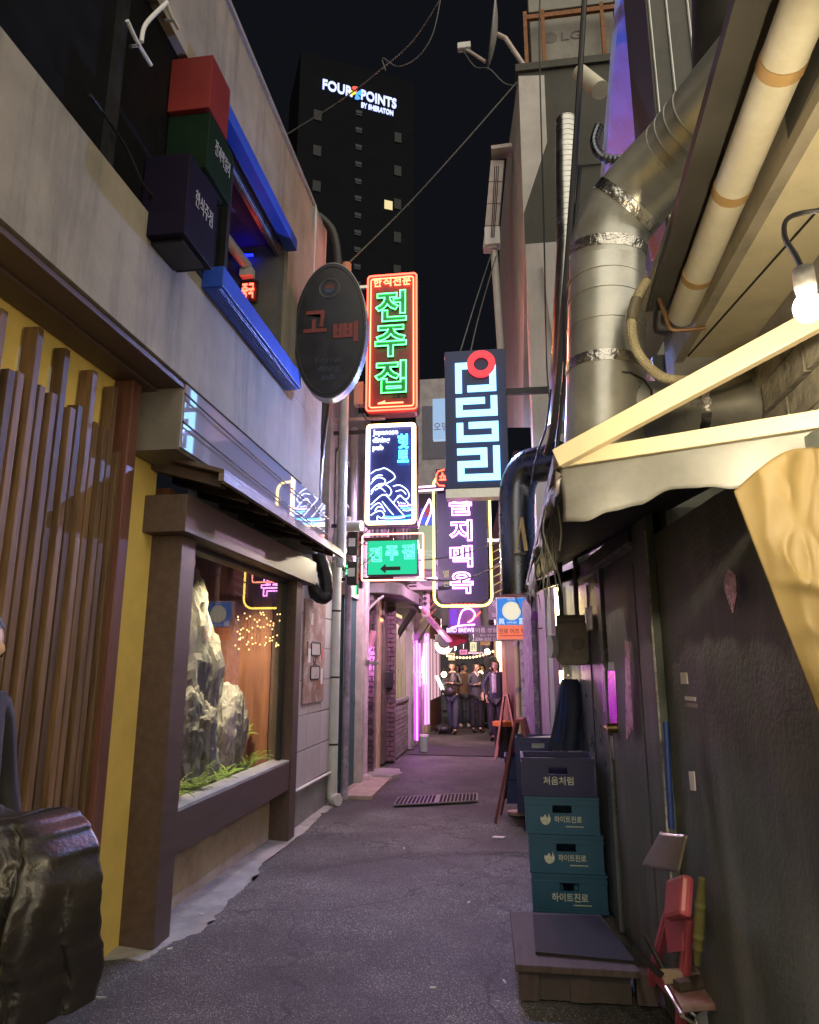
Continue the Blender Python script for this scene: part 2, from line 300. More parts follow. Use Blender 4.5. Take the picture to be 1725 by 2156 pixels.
# drain grate
gr = thing('drain_grate', 'rectangular steel drain grate set across the asphalt alley', 'drain grate', (-.8, 8.15, 0))
c0, c1, c2 = az(830, 1698), az(1004, 1689), az(841, 1681); u = (c1 - c0); v = (c2 - c0); u.z = v.z = 0
GRT = pbr('worn grate steel', (.26, .25, .24), .45, metal=.7, var=.3, bump=.2)
PIT = pbr('drain pit', (.006, .006, .006), .9, bump=0)
MB().obox(c0 + V((0, 0, .006)), u, v, V((0, 0, .004))).build('pit', PIT, gr)
fr = MB()
for a, b in ((c0, c1), (c2, c2 + u), (c0, c2), (c1, c1 + v)): fr.bar(a + V((0, 0, .013)), b + V((0, 0, .013)), .018, .014)
fr.build('frame', GRT, gr)
for k in range(1, 21):
    a = c0 + u * (k / 21) + V((0, 0, .015)); MB().bar(a, a + v * .98, .012, .01).build('bar', GRT, gr)
MB().bar(c0 + u * .5 + V((0, 0, .0145)), c0 + u * .5 + v + V((0, 0, .0145)), .03, .009).build('divider', GRT, gr)
# litter
for i, (px, py) in enumerate([(420, 1930), (352, 2003), (1065, 2075), (1230, 1900), (1150, 1735), (985, 1905), (905, 2085), (850, 1790)]):
    p = az(px, py); a = random.random() * 3
    o = MB().cyl((0, 0, 0), (.028, 0, 0), .0045, 8).build('cigarette_butt', PAPER, smooth=True); o.location = p + V((0, 0, .012)); o.rotation_euler = (0, 0, a)
    tag(o, 'white cigarette butt ' + ['on the asphalt below the middle of the display window', 'at the foot of the near brown window post', 'in front of the wooden platform', 'on the ground beside the teal crates', 'near the feet of the maroon board', 'in the middle of the road left of the crates', 'nearest to the camera in the middle of the road', 'on the road between the grate and the near window post'][i], 'litter', 'cigarette butts on the asphalt')
for px, py, w, lab in [(1050, 1763, .06, 'white paper scrap lying beside the maroon board legs'), (837, 1627, .07, 'pale paper scrap on the asphalt near the brick pillar'), (845, 1581, .08, 'small white scrap beside the glass jar by the purple tubes')]:
    p = az(px, py); mb = MB(); mb.prism([(-w, -w * .4), (w * .7, -w * .5), (w, w * .3), (-w * .6, w * .5)], p + V((0, 0, .004)), (1, 0, 0), (0, 1, 0), (0, 0, .0015))
    tag(mb.build('paper_scrap', PAPER), lab, 'litter')
pw = az(185, 2108); tag(MB().bar(pw + V((-.06, 0, .014)), pw + V((.08, .015, .014)), .012, .004).build('plastic_wrapper', pbr('silver plastic', (.6, .65, .62), .2, metal=.5)), 'shiny thin plastic wrapper on the ground near the left coat', 'litter')

# ================================================================ LEFT CONCRETE BUILDING (upper storey)
XF = -1.8
lb = thing('concrete_building', 'concrete building whose plain upper storey overhangs the shop window', 'building', (-2.4, 3, 3.1))
MB().box(-2.9, XF, -1, 5.86, 3.105, 3.82).build('wall', CONC, lb)
MB().box(-2.9, XF, -1, 5.86, 5.07, 6.0).build('wall', CONC, lb)
MB().box(-2.9, XF + .002, 5.2, 5.862, 3.82, 5.07).build('wall', CONC, lb)
MB().box(-2.9, XF - .09, 5.87, 6.75, 2.6, 6.3).build('wall', CONC2, lb)
MB().box(-2.95, XF + .02, -1, 5.9, 6.002, 6.04).build('coping', CONC2, lb)
JAMB = pbr('olive grey jamb', (.11, .11, .1), .7, var=.2)
MB().box(-2.3, XF - .03, 5.06, 5.198, 3.825, 5.065).build('jamb', JAMB, lb)
# blue steel sill and lintel
sb = MB(); sb.box(XF + .004, XF + .14, 3.62, 5.26, 3.765, 3.9)
for k in range(5): sb.box(XF + .02, XF + .12, 3.63, 5.25, 3.757 - .001 * k, 3.764) if k == 0 else sb.box(XF + .02 + .02 * k, XF + .03 + .02 * k, 3.63, 5.25, 3.752, 3.758)
sb.build('window_sill', BLUEM, lb, bevel=.006)
MB().box(XF + .004, XF + .1, 3.42, 5.14, 4.99, 5.1).build('lintel', BLUEM, lb, bevel=.006)
MB().box(XF + .003, XF + .02, 4.05, 4.4, 3.902, 3.93).build('sill_label', PAPER, lb)
# dark glazed strip and open bay
w1 = MB().box(XF - .07, XF - .05, -1, 3.98, 3.83, 5.06).build('window', DARK, lb)
for y in (1.2, 2.6, 3.95): MB().box(XF - .05, XF - .01, y, y + .05, 3.83, 5.06).build('frame', BLACKM, w1)
fr2 = MB().box(XF - .06, XF - .02, 3.98, 5.06, 4.93, 5.0).build('window_track', STEEL, lb)
for k in range(3): MB().box(XF - .058 + .014 * k, XF - .053 + .014 * k, 3.98, 5.05, 4.9, 4.93).build('rail', STEEL, fr2)
ROOM = pbr('dim purple room', (.12, .06, .14), .8, var=.2)
rm = MB(); rm.box(-3.3, -3.28, 3.4, 5.4, 3.6, 5.06); rm.box(-3.3, -2.3, 5.21, 5.23, 3.6, 5.06); rm.box(-3.3, XF - .12, 3.4, 5.2, 5.01, 5.06); rm.box(-3.3, -2.9, 3.4, 5.2, 3.6, 3.64); rm.box(-3.3, XF - .1, 3.4, 3.42, 3.6, 5.0)
rm.build('room', ROOM, lb)
nb = thing('blue_light_bar', 'short deep blue light bar inside the open upstairs window', 'light', (-2.2, 4.7, 4.5))
a, b = ay(503, 538, 5.0), ay(533, 537, 5.0); MB().cyl(a, b, .012, 8).build('tube', NBLUE, nb); MB().bar(a + V((0, .02, .02)), b + V((0, .02, .02)), .02, .02).build('housing', BLACKM, nb)
rn = thing('red_neon_sign', 'small red neon sign glowing inside the upstairs window', 'neon sign', (-2.1, 5.0, 4.1))
p = ay(522, 612, 5.02); text('중국', .11, .14, p, 'lettering', NRED, rn, tube=.004); MB().box(p.x - .08, p.x + .08, 5.035, 5.05, p.z - .1, p.z + .1).build('backboard', BLACKM, rn)
vd = thing('ventilation_duct', 'pale round duct under the ceiling inside the upstairs window', 'duct', (-2.4, 4.6, 4.7))
a, b = ay(440, 455, 4.35), ay(520, 560, 5.0); dm = MB(); dm.cyl(a, b, .045); dm.build('pipe', PVC, vd, smooth=True); MB().box(b.x - .05, b.x + .06, b.y - .03, b.y + .04, b.z - .1, b.z - .03).build('outlet', WHITE, vd)
# coloured cube signs hung on the dark glazing
def cube_sign(col, name, label, y0, y1, z0, z1, xo, word=None):
    t = thing(name, label, 'sign box', (XF, y0, z0)); m = pbr(name + ' face', col, .55, var=.2, bump=.06, spec=.12, dirt=tuple(c * .4 for c in col), damt=.6)
    MB().box(XF - .045, xo, y0, y1, z0, z1).build('box', m, t, bevel=.004)
    MB().box(XF - .04, xo - .03, y0 + .05, y1 - .05, z0 - .018, z0 - .001).build('base_plate', BLACKM, t)
    if word: text(word, (y1 - y0) * .62, .1, (xo + .002, (y0 + y1) / 2 + .02, z0 + (z1 - z0) * .58), 'lettering', pbr('chalk lettering', (.3, .3, .34), .8), t, u=V((0, 1, 0)), v=V((0, 0, 1)), depth=.003)
cube_sign((.2, .026, .024), 'red_sign_box', 'red cube sign box, topmost of the three on the dark upper facade', 3.14, 3.4, 4.6, 4.96, -1.59)
cube_sign((.004, .016, .007), 'green_sign_box', 'dark green cube sign box with white handwriting under the red one', 3.16, 3.5, 4.22, 4.585, -1.59, '전과막걸리')
cube_sign((.008, .005, .018), 'purple_sign_box', 'dark purple cube sign box with white handwriting, lowest of the three', 2.97, 3.32, 3.68, 4.16, -1.59, '한식주점')
# bent white metal letter on the black glazing
lt = thing('metal_letter', 'white bent metal letter mounted on the black glazing at top left', 'sign letter', (XF, 2.8, 4.9))
def onf(px, py): return ax(px, py, XF + .07)
MB().tube(smoothpath([onf(268, 43), onf(290, 90), onf(318, 137)]), .011).build('stroke', WHITE, lt, smooth=True)
MB().tube(smoothpath([onf(298, 88), onf(308, 50), onf(352, 5)]), .011).build('stroke', WHITE, lt, smooth=True)
MB().tube(smoothpath([onf(352, 8), onf(362, 35), onf(376, 60)]), .011).build('stroke', WHITE, lt, smooth=True)
for px, py in ((275, 98), (345, 43)):
    a = onf(px, py); MB().cyl(a, onf(px + 20, py + (-3 if px < 300 else 1)), .008).build('standoff', STEEL, lt)
cb = MB(); pts = [ax(x, y, XF + .012) for x, y in ((190, 200), (235, 262), (270, 320), (300, 385), (330, 425), (345, 455), (375, 500), (405, 548), (428, 572))]
tag(MB().tube(smoothpath(pts), .009, 6).build('facade_cable', RUB, smooth=True), 'black cable running along the edge of the concrete upper wall', 'cable')
# timber beam under the overhang
bm_ = thing('timber_beam', 'dark brown double timber beam under the concrete overhang', 'beam', (-2, 2, 2.9))
MB().box(-1.975, XF - .02, -.5, 4.15, 3.07, 3.1).build('upper_beam', BEAM, bm_, bevel=.004)
MB().box(-2.135, -1.978, -.5, 3.88, 3.055, 3.1).build('lower_beam', BEAM, bm_, bevel=.004)
# ================================================================ YELLOW WALL + SLAT SCREEN
yw = MB(); yw.box(-2.4, -2.14, -.5, 3.9, 0, 3.098); tag(yw.build('yellow_wall', YEL), 'yellow plastered wall behind the vertical timber slats', 'wall')
ss = thing('slat_screen', 'screen of upright brown timber slats at uneven heights', 'slat screen', (-2.08, 3, 0))
tall = [ax(x, y, -2.07) for x, y in ((9, 646), (75, 700), (136, 745), (191, 786), (242, 823))]
ys = [p.y for p in tall]; TZ = sum(p.z for p in tall) / 5; pitch = (ys[-1] - ys[0]) / 4 / 3; y = ys[0] - pitch * 6; i = 0
while y < ys[-1] + pitch * 1.6:
    tl = (i % 3 == 0); z = (TZ + .03 * random.random()) if tl else TZ - .25 + .05 * random.random()
    if y > ys[-1] + .5 * pitch: z = TZ - .34
    w = .02; o = MB().box(-2.122, -2.062 + .012 * (i % 2), y - w, y + w, .03, z).build('slat', WOOD, ss, bevel=.003)
    y += pitch; i += 1
SLE = y
tag(MB().box(-2.135, -2.02, SLE - .05, SLE + .04, .02, 3.053).build('door_post', WOODR, bevel=.004), 'reddish upright timber post at the end of the slat screen', 'post')
# ================================================================ SHOP WINDOW
sw = thing('shop_window', 'brown timber framed display window with rocks and ferns inside', 'shop window', (-2.1, 5.1, 0))
MB().box(-2.18, -1.94, 3.9, 4.09, 0.0, 2.27).build('post', BEAM, sw, bevel=.004)
MB().box(-2.16, -1.94, 6.26, 6.44, 0.0, 2.27).build('post', BEAM, sw, bevel=.004)
MB().box(-2.22, -1.87, 3.78, 6.66, 2.272, 2.5).build('lintel', BEAM, sw, bevel=.004)
MB().box(-2.14, -1.95, 4.092, 6.258, .42, .655).build('sill', BEAM, sw, bevel=.004)
MB().box(-2.12, -1.955, 4.092, 6.258, .656, .672).build('sill_trim', pbr('sill trim', (.4, .38, .36), .5), sw)
BASE = pbr('stained base plaster', (.5, .4, .3), .75, var=.15, scale=5, bump=.3, dirt=(.28, .2, .15), damt=.6, dscale=3)
MB().box(-2.3, -2.12, 4.092, 6.258, 0, .418).build('base_wall', BASE, sw)
gp = MB().box(-2.045, -2.037, 4.092, 6.257, .673, 2.269); gp.build('pane', glass('window glass', 1.75), sw)
fr3 = MB(); fr3.box(-2.07, -2.02, 4.092, 4.1, .673, 2.269); fr3.box(-2.07, -2.02, 6.2, 6.215, .673, 2.269); fr3.box(-2.07, -2.02, 4.1, 6.2, 2.24, 2.268); fr3.build('pane_frame', BLACKM, sw)
MB().box(-3.0, -2.1, 4.0, 4.09, .3, 2.6).build('side_wall', PANELW, sw)
MB().box(-3.0, -2.17, 6.27, 6.4, .3, 2.6).build('side_wall', PANELW, sw)
MB().box(-3.0, -2.06, 4.09, 6.27, 2.502, 2.56).build('ceiling', pbr('display ceiling', (.1, .07, .05), .8), sw)
MB().box(-3.0, -2.13, 4.09, 6.27, .5, .6).build('display_floor', pbr('soil', (.1, .075, .05), .95, var=.4, scale=25, bump=.8, bscale=60), sw)
for k in range(7): MB().box(-2.98, -2.955 + .004 * (k % 2), 4.1 + .309 * k, 4.1 + .309 * k + .302, .6, 2.5).build('panel', PANELW, sw, bevel=.003)
for z in (1.1, 1.6, 2.1): MB().box(-2.95, -2.935, 4.1, 6.26, z, z + .02).build('batten', PANELW, sw)
sp_ = MB(); MB().cyl((-2.2, 4.8, 2.49), (-2.2, 4.8, 2.44), .045).build('downlight', BLACKM, sw); MB().cyl((-2.22, 5.6, 2.49), (-2.22, 5.6, 2.44), .045).build('downlight', BLACKM, sw)
for (x, y, k) in ((-2.2, 4.8, 20), (-2.22, 5.6, 16)):
    ld = bpy.data.lights.new('downlight_lamp', 'SPOT'); ld.energy = k * 44; ld.color = (1, .86, .52); ld.spot_size = math.radians(125); ld.spot_blend = .6; ld.shadow_soft_size = .03
    lo = bpy.data.objects.new('downlight_lamp', ld); COL.objects.link(lo); lo.location = (x, y, 2.43); lo.rotation_euler = (0, math.radians(-8), 0); lo.parent = sw; lo.location = V((x, y, 2.43)) - sw.location
ROCK = pbr('display rock', (.115, .108, .09), .9, var=.35, scale=5, bump=1, bscale=16, dirt=(.07, .066, .06), dscale=3, damt=.7)
o = link('boulder', rock_mesh('boulder', (.28, .55, .98), 3, ROCK, 5, .26, 1.9, .05)); o.location = (-2.62, 5.3, 1.25); tag(o, 'large rough grey rock face on the left inside the display window', 'rock')
o = link('boulder', rock_mesh('boulder', (.2, .3, .5), 9, ROCK, 5, .26, 1.9, .07)); o.location = (-2.4, 5.1, .85); tag(o, 'lower grey rock leaning against the large rock face in the window', 'rock')
o = link('standing_stone', rock_mesh('standing_stone', (.16, .24, .4), 5, pbr('dark standing stone', (.16, .15, .13), .85, var=.4, scale=6, bump=.6, bscale=22), 5, .16, 1.4, .05)); o.location = (-2.36, 5.78, .93); tag(o, 'upright dark standing stone in the middle of the display window', 'rock')
for (x, y, z, s, sd, lab) in ((-2.25, 4.25, .62, .07, 11, 'pale flat stone in the near corner of the display window'), (-2.28, 4.42, .61, .045, 12, 'small rounded stone among the moss at the near end of the window'), (-2.3, 6.05, .63, .06, 13, 'rounded grey stone beside the ferns at the far end of the window')):
    o = link('stone', rock_mesh('stone', (s, s * 1.4, s * .6), sd, ROCK, 3, .2, 1.5, .03)); o.location = (x, y, z); tag(o, lab, 'rock')
MOSS = pbr('moss', (.13, .17, .035), .95, var=.6, scale=14, bump=1, bscale=45)
ms = MB()
for (cx, cy, rx_, ry_, h) in ((-2.35, 4.35, .2, .3, .12), (-2.32, 4.8, .18, .25, .1), (-2.4, 5.15, .2, .25, .06), (-2.4, 5.95, .15, .25, .09)):
    ms.grid(lambda a, b: V((cx + rx_ * b * math.cos(6.2832 * a), cy + ry_ * b * math.sin(6.2832 * a), .598 + h * (1 - b * b) * (1 + .5 * noise.noise(V((cx + a * 9, b * 5, cy)))))), 26, 8)
stuff(tag(ms.build('moss', MOSS, smooth=True), 'green moss mounds covering the floor of the display window', 'moss'))
gv = MB()
for k in range(900):
    x, y = random.uniform(-2.6, -2.16), random.uniform(4.12, 6.22); s = random.uniform(.006, .014); z = .6
    gv.add([(x - s, y, z), (x, y - s, z), (x + s, y, z), (x, y + s, z), (x, y, z + s * .9)], [(0, 1, 4), (1, 2, 4), (2, 3, 4), (3, 0, 4)], k % 3)
stuff(tag(gv.build('wood_chips', [pbr('chip brown', (.2, .12, .07), .9), pbr('chip tan', (.36, .26, .16), .9), pbr('chip dark', (.07, .05, .04), .9)]), 'brown and tan wood chips strewn over the display window floor', 'mulch'))
FERN = pbr('fern green', (.2, .3, .04), .7, var=.4, scale=20, bump=.2)
def fern(x, y, z, n, L, label, seed):
    rg = random.Random(seed); t = thing('fern', label, 'fern', (x, y, z))
    for k in range(n):
        a = rg.uniform(0, 6.28); tilt = rg.uniform(.5, 1.1); ln = L * rg.uniform(.7, 1.1); mb = MB(); d = V((math.cos(a), math.sin(a), 0)); sd = V((-d.y, d.x, 0))
        P = lambda s: V((x, y, z)) + d * (ln * s * math.sin(tilt)) + V((0, 0, ln * (s * math.cos(tilt) * 1.4 - .55 * s * s)))
        mb.tube([P(q / 6) for q in range(7)], .002, 4)
        for q in range(1, 11):
            s = q / 11; wd = ln * .24 * (1 - s) ** .7 + .006; c = P(s)
            for sg in (-1, 1):
                tip = c + sd * sg * wd + d * wd * .35 + V((0, 0, -.004)); mb.add([c - d * .006, tip, c + d * .008], [(0, 1, 2)])
        mb.build('frond', FERN, t)
fern(-2.3, 4.3, .66, 9, .26, 'yellow green fern clump in the near corner of the display window', 1)
fern(-2.24, 4.62, .64, 9, .22, 'fern clump in front of the large rock face in the window', 2)
fern(-2.24, 6.05, .66, 8, .26, 'bright green fern to the right of the standing stone', 3)
fern(-2.34, 6.12, .86, 6, .22, 'upper bright fern beside the brown panelling in the window', 4)
fg = thing('figurine', 'tiny orange and black figurine among the moss in the window', 'figurine', (-2.25, 4.62, .68))
mb = MB(); mb.ball((-2.25, 4.62, .73), (.03, .035, .05)); mb.build('body', pbr('orange glaze', (.5, .14, .04), .3), fg, smooth=True); MB().ball((-2.25, 4.6, .795), .022).build('head', BLACKM, fg, smooth=True); MB().ball((-2.24, 4.65, .66), (.03, .04, .03)).build('base', WHITE, fg, smooth=True)
# eave over the window
ev = thing('window_eave', 'sloping timber eave with rafters above the display window', 'eave', (-1.9, 5.2, 2.55))
mb = MB(); mb.prism([(-2.2, 2.76), (-1.62, 2.6), (-1.62, 2.625), (-2.2, 2.79)], (0, 3.72, 0), (1, 0, 0), (0, 0, 1), (0, 2.98, 0)); mb.build('roof_board', BEAM, ev)
MB().box(-1.645, -1.612, 3.7, 6.74, 2.55, 2.598).build('fascia', pbr('fascia board', (.18, .14, .11), .5, var=.2, stretch=(5, .5, 5)), ev)
for k in range(8):
    y = 3.82 + .39 * k; mb = MB(); mb.prism([(-2.2, 2.69), (-1.68, 2.545), (-1.68, 2.61), (-2.2, 2.755)], (0, y, 0), (1, 0, 0), (0, 0, 1), (0, .07, 0)); mb.build('rafter', BEAM, ev)
# mirror-bright fascia sign box between eave and overhang
fs = thing('fascia_sign', 'mirror bright metal fascia box above the eave reflecting the neon', 'fascia', (-1.9, 5.2, 2.8))
def mirror():
    m, n, l, b = _nt('polished fascia'); b.inputs['Base Color'].default_value = (.62, .6, .7, 1); b.inputs['Metallic'].default_value = .55; b.inputs['Roughness'].default_value = .025
    tc = n.new('ShaderNodeTexCoord'); nz = n.new('ShaderNodeTexNoise'); nz.inputs['Scale'].default_value = 2.5; l.new(tc.outputs['Object'], nz.inputs[0]); bp = n.new('ShaderNodeBump'); bp.inputs['Strength'].default_value = .03; bp.inputs['Distance'].default_value = .006; l.new(nz.outputs[0], bp.inputs['Height']); l.new(bp.outputs[0], b.inputs['Normal']); return m
MB().box(-1.83, -1.812, 3.55, 6.72, 2.715, 3.102).build('mirror_panel', mirror(), fs)
MB().box(-2.12, -1.832, 3.53, 6.73, 2.7, 3.1).build('box', pbr('fascia box', (.2, .18, .15), .5, dirt=(.1, .09, .08)), fs)
for z in (2.83, 3.0): tag(MB().tube(sag((-1.79, 3.5, z + .02), (-1.79, 6.75, z - .03), .015), .006, 6).build('fascia_cable', RUB, smooth=True), 'black cable strung across the mirror fascia, %s one' % ('lower' if z < 2.9 else 'upper'), 'cable')

fl_ = thing('fairy_lights', 'curtain of tiny golden fairy lights hung inside the far end of the display window', 'fairy lights', (-2.3, 6.2, 1.9)); mb = MB(); wr_ = MB()
for i in range(14):
    x0 = -2.5 + .032 * i; n_ = random.randint(3, 6); wr_.cyl((x0, 6.24, 2.2), (x0, 6.24, 1.62), .0012, 4)
    for k in range(n_): z = random.uniform(1.62, 1.98); mb.ball((x0 + random.uniform(-.01, .01), 6.235, z), .006, 6, 4)
stuff(mb.build('bulbs', em('fairy glow', (5, 3.2, 1.1)), fl_)); stuff(wr_.build('wires', RUB, fl_))
for (x, y, z, n, L_, lab, sd) in ((-2.2, 4.95, .64, 14, .26, 'low fern in front of the boulders in the display window', 21), (-2.2, 5.5, .64, 12, .22, 'small fern at the foot of the standing stone', 22), (-2.17, 4.45, .66, 14, .26, 'fern spilling against the glass near the sill', 23), (-2.16, 4.75, .65, 14, .22, 'dense low fern between the two near fern clumps in the window', 24), (-2.16, 5.2, .65, 14, .2, 'low fern in front of the gap between boulder and standing stone', 25), (-2.16, 5.8, .65, 12, .2, 'fern in front of the standing stone by the glass', 26)): fern(x, y, z, n, L_, lab, sd)
# ================================================================ LEFT, BEYOND THE SHOP WINDOW
tw = thing('tiled_wall', 'lavender ribbed tile wall between the shop window and the drain pipe', 'wall', (-2.1, 7.2, 0))
TILE = pbr('ribbed tile', (.5, .47, .48), .4, var=.12, scale=6, bump=.25, bscale=18, stretch=(1, 9, .4), rnd=.1, dirt=(.3, .27, .27), damt=.4)
MB().box(-2.4, -2.03, 6.45, 8.0, 0, 2.7).build('wall', CONC2, tw)
for r in range(6):
    for c in range(3):
        y0 = 6.47 + .5 * c; z0 = .36 + .33 * r
        MB().box(-2.03, -2.005, y0, y0 + .494, z0, z0 + .322).build('tile', TILE, tw, bevel=.003)
MB().cyl((-1.98, 6.46, .36), (-1.98, 7.85, .34), .016).build('skirting_pipe', PVC, tw)
nb_ = thing('notice_board', 'battered metal notice board covered in torn stickers on the tiled wall', 'notice board', (-2.0, 7.1, 1.2))
BOARD = pbr('stickered metal', (.3, .19, .15), .45, var=.4, scale=3, bump=.2, dirt=(.6, .58, .6), dscale=6, damt=.8)
MB().box(-2.004, -1.985, 6.72, 7.5, 1.12, 2.15).build('plate', BOARD, nb_, bevel=.006)
for z in (1.66, 1.42):
    sl_ = MB(); sl_.tube([(-1.982, 7.12 + a, z + b) for a, b in rrect(.34, .13, .03)], .008, 6, closed=True); h = sl_.build('slot_frame', RUB, nb_, smooth=True)
    mb = MB(); mb.prism(rrect(.33, .12, .03), (-1.984, 7.12, z), (0, 1, 0), (0, 0, 1), (.004, 0, 0)); mb.build('slot', pbr('frosted slot', (.4, .38, .4), .3), h)
for y, z, w, h, c in ((6.85, 1.52, .09, .14, WHITE), (7.36, 1.55, .07, .12, pbr('red sticker', (.5, .12, .12), .5)), (6.9, 1.9, .1, .12, WHITE), (7.2, 1.24, .14, .1, pbr('brown sticker', (.3, .13, .07), .5)), (7.35, 1.3, .08, .16, WHITE)):
    MB().box(-1.9845, -1.982, y, y + w, z, z + h).build('sticker', c, nb_)
text('6C', .16, .1, (-1.9835, 7.12, 1.535), 'graffiti', INK, nb_, u=V((0, 1, 0)), v=V((0, 0, 1)), depth=.002)
text('DRUG', .14, .035, (-1.9835, 6.82, 1.66), 'graffiti', INK, nb_, u=V((0, 0, 1)), v=V((0, -1, 0)), depth=.002)
# white drain pipe with elbow
dp = thing('drain_pipe', 'white plastic drain pipe standing on the ground with a bend at its top', 'pipe', (-2.02, 7.93, 0))
b0 = az(692, 1690); X, Y = -1.97, 7.9
MB().tube(smoothpath([(X + .09, Y - .06, .055), (X + .03, Y - .02, .055), (X, Y, .1), (X, Y, .25)], 5), .062, 16).build('foot_elbow', PVC, dp, smooth=True)
MB().cyl((X, Y, .2), (X, Y, 2.93), .058, 18).build('riser', PVC, dp, smooth=True)
MB().tube(smoothpath([(X, Y, 2.9), (X + .01, Y, 3.02), (X + .09, Y - .02, 3.1), (X + .2, Y - .05, 3.11)], 6), .062, 16).build('top_elbow', PVC, dp, smooth=True)
MB().cyl((X + .19, Y - .05, 3.11), (X + .31, Y - .08, 3.1), .066, 16).build('outlet', PVC, dp, smooth=True)
for z in (.62, 1.35, 2.1): MB().cyl((X, Y, z), (X, Y, z + .02), .0605, 18).build('collar', BLACKM, dp)
# steel conduit, teal door and frame
cp = MB(); cp.cyl((-1.9, 8.22, 0), (-1.9, 8.22, 2.55), .04, 14); tag(cp.build('standpipe', pbr('peeling violet pipe', (.3, .25, .33), .5, var=.4, scale=8, dirt=(.6, .58, .6), dscale=7, damt=.6), smooth=True), 'peeling grey standpipe just right of the white drain pipe', 'pipe')
td = thing('teal_door', 'narrow dark teal door with pale frame behind the drain pipe', 'door', (-2.0, 8.6, 0))
MB().box(-2.2, -1.99, 8.4, 9.1, .03, 2.35).build('leaf', pbr('teal door paint', (.02, .09, .09), .5), td)
MB().box(-2.1, -1.9, 9.1, 9.28, .02, 2.5).build('frame', pbr('cream frame', (.5, .47, .4), .4), td, bevel=.006)
MB().box(-2.1, -1.95, 8.35, 9.1, 2.35, 2.5).build('frame', pbr('cream frame', (.5, .47, .4)), td)
MB().box(-1.99, -1.96, 8.98, 9.0, 1.0, 1.1).build('handle', STEEL, td)
lw = thing('side_building', 'blue lit brick upper storey behind the neon signs on the left', 'building', (-2.4, 10, 0))
LWALL = pbr('blue grey render', (.3, .29, .3), .8, var=.25, scale=4, bump=.3, dirt=(.15, .14, .15), damt=.5, streak=1)
MB().box(-3.2, -2.12, 8.02, 9.6, 0, 5.6).build('wall', LWALL, lw)
MB().box(-3.2, -2.02, 9.62, 19, 2.72, 5.2).build('wall', LWALL, lw)
for (y0, y1, z0, z1) in ((10.2, 11.0, 3.3, 4.3), (11.6, 12.6, 3.3, 4.3), (13.4, 14.4, 3.3, 4.3), (8.3, 9.2, 3.0, 4.2)):
    xx = -2.12 if y0 < 9.5 else -2.02
    wd = MB().box(xx - .02, xx + .012, y0, y1, z0, z1).build('window', pbr('dark window glass', (.03, .03, .05), .12), lw)
    f_ = MB()
    for a in (y0, (y0 + y1) / 2, y1): f_.box(xx + .012, xx + .04, a - .02, a + .02, z0 - .02, z1 + .02)
    for a in (z0, (z0 + z1) / 2, z1): f_.box(xx + .012, xx + .036, y0 - .02, y1 + .02, a - .018, a + .018)
    f_.build('frame', pbr('window frame', (.45, .42, .42), .5), wd)
# tall pipes left of the red sign
for k, (px, y, r, z1, lab) in enumerate(((722, 7.7, .055, 6.3, 'tall round blue grey pipe beside the oval sign'), (745, 8.6, .05, 4.6, 'slim grey downpipe behind the tall neon signs'))):
    p = ay(px, 1000, y); mb = MB(); mb.cyl((p.x, y, 2.6), (p.x, y, z1), r, 14); o = tag(mb.build('downpipe', pbr('bluish pipe', (.45, .45, .47), .4), smooth=True), lab, 'pipe')
fx = thing('roof_pipe', 'white pipe and black hose climbing the end of the concrete building', 'pipe', (-1.8, 5.9, 5))
MB().tube(smoothpath([ay(652, 590, 6.3), ay(655, 520, 6.3), ay(658, 440, 6.3), ay(645, 425, 6.3)]), .05, 12).build('white_pipe', PVC, fx, smooth=True)
MB().tube(smoothpath([ay(712, 620, 6.6), ay(712, 540, 6.6), ay(700, 485, 6.6), ay(672, 455, 6.6)]), .045, 12).build('black_hose', RUB, fx, smooth=True)
ck = MB(); ck.cyl(ay(730, 575, 7.6), ay(730, 556, 7.6), .06); tag(ck.build('chimney_cap', pbr('orange clay', (.5, .2, .12), .7)), 'small reddish pipe cap above the oval sign', 'pipe')
# black fabric duct hanging round the drain pipe
BF = pbr('black duct fabric', (.015, .016, .02), .35, bump=.3, bscale=12, stretch=(1, 1, 6))
pts = smoothpath([ay(682, 838, 6.9), ay(668, 950, 6.9), ay(662, 1060, 6.95), ay(668, 1150, 7.0), ay(684, 1210, 7.05), ay(686, 1255, 7.05), ay(664, 1248, 6.95), ay(638, 1195, 6.8), ay(620, 1165, 6.7)], 8)
tag(MB().tube(pts, [.085 - .02 * (i / len(pts)) + .004 * math.sin(i * 2.4) for i in range(len(pts))], 14).build('flexible_duct', BF, smooth=True), 'black fabric duct looping down the wall beside the shop window', 'duct')
jb = thing('junction_box', 'stack of black junction boxes on the pipe right of the drain pipe', 'junction box', (-1.8, 8.0, 2.7))
for z in (2.42, 2.78): MB().box(-1.86, -1.74, 7.95, 8.05, z, z + .28).build('box', BLACKM, jb, bevel=.01); MB().box(-1.845, -1.765, 7.944, 7.949, z + .1, z + .2).build('cover', PAPER, jb)
fl = thing('floodlight', 'small white floodlight on the wall above the black junction boxes', 'light', (-1.75, 8, 3.2))
mb = MB(); mb.tube([ay(735, 1088, 8.0), ay(728, 1125, 8.0)], [.03, .06], 10); mb.build('shade', WHITE, fl, smooth=True); MB().tube([ay(742, 1100, 8.05), ay(746, 1120, 8.05), ay(738, 1135, 8.05)], .008, 6).build('bracket', BLACKM, fl)
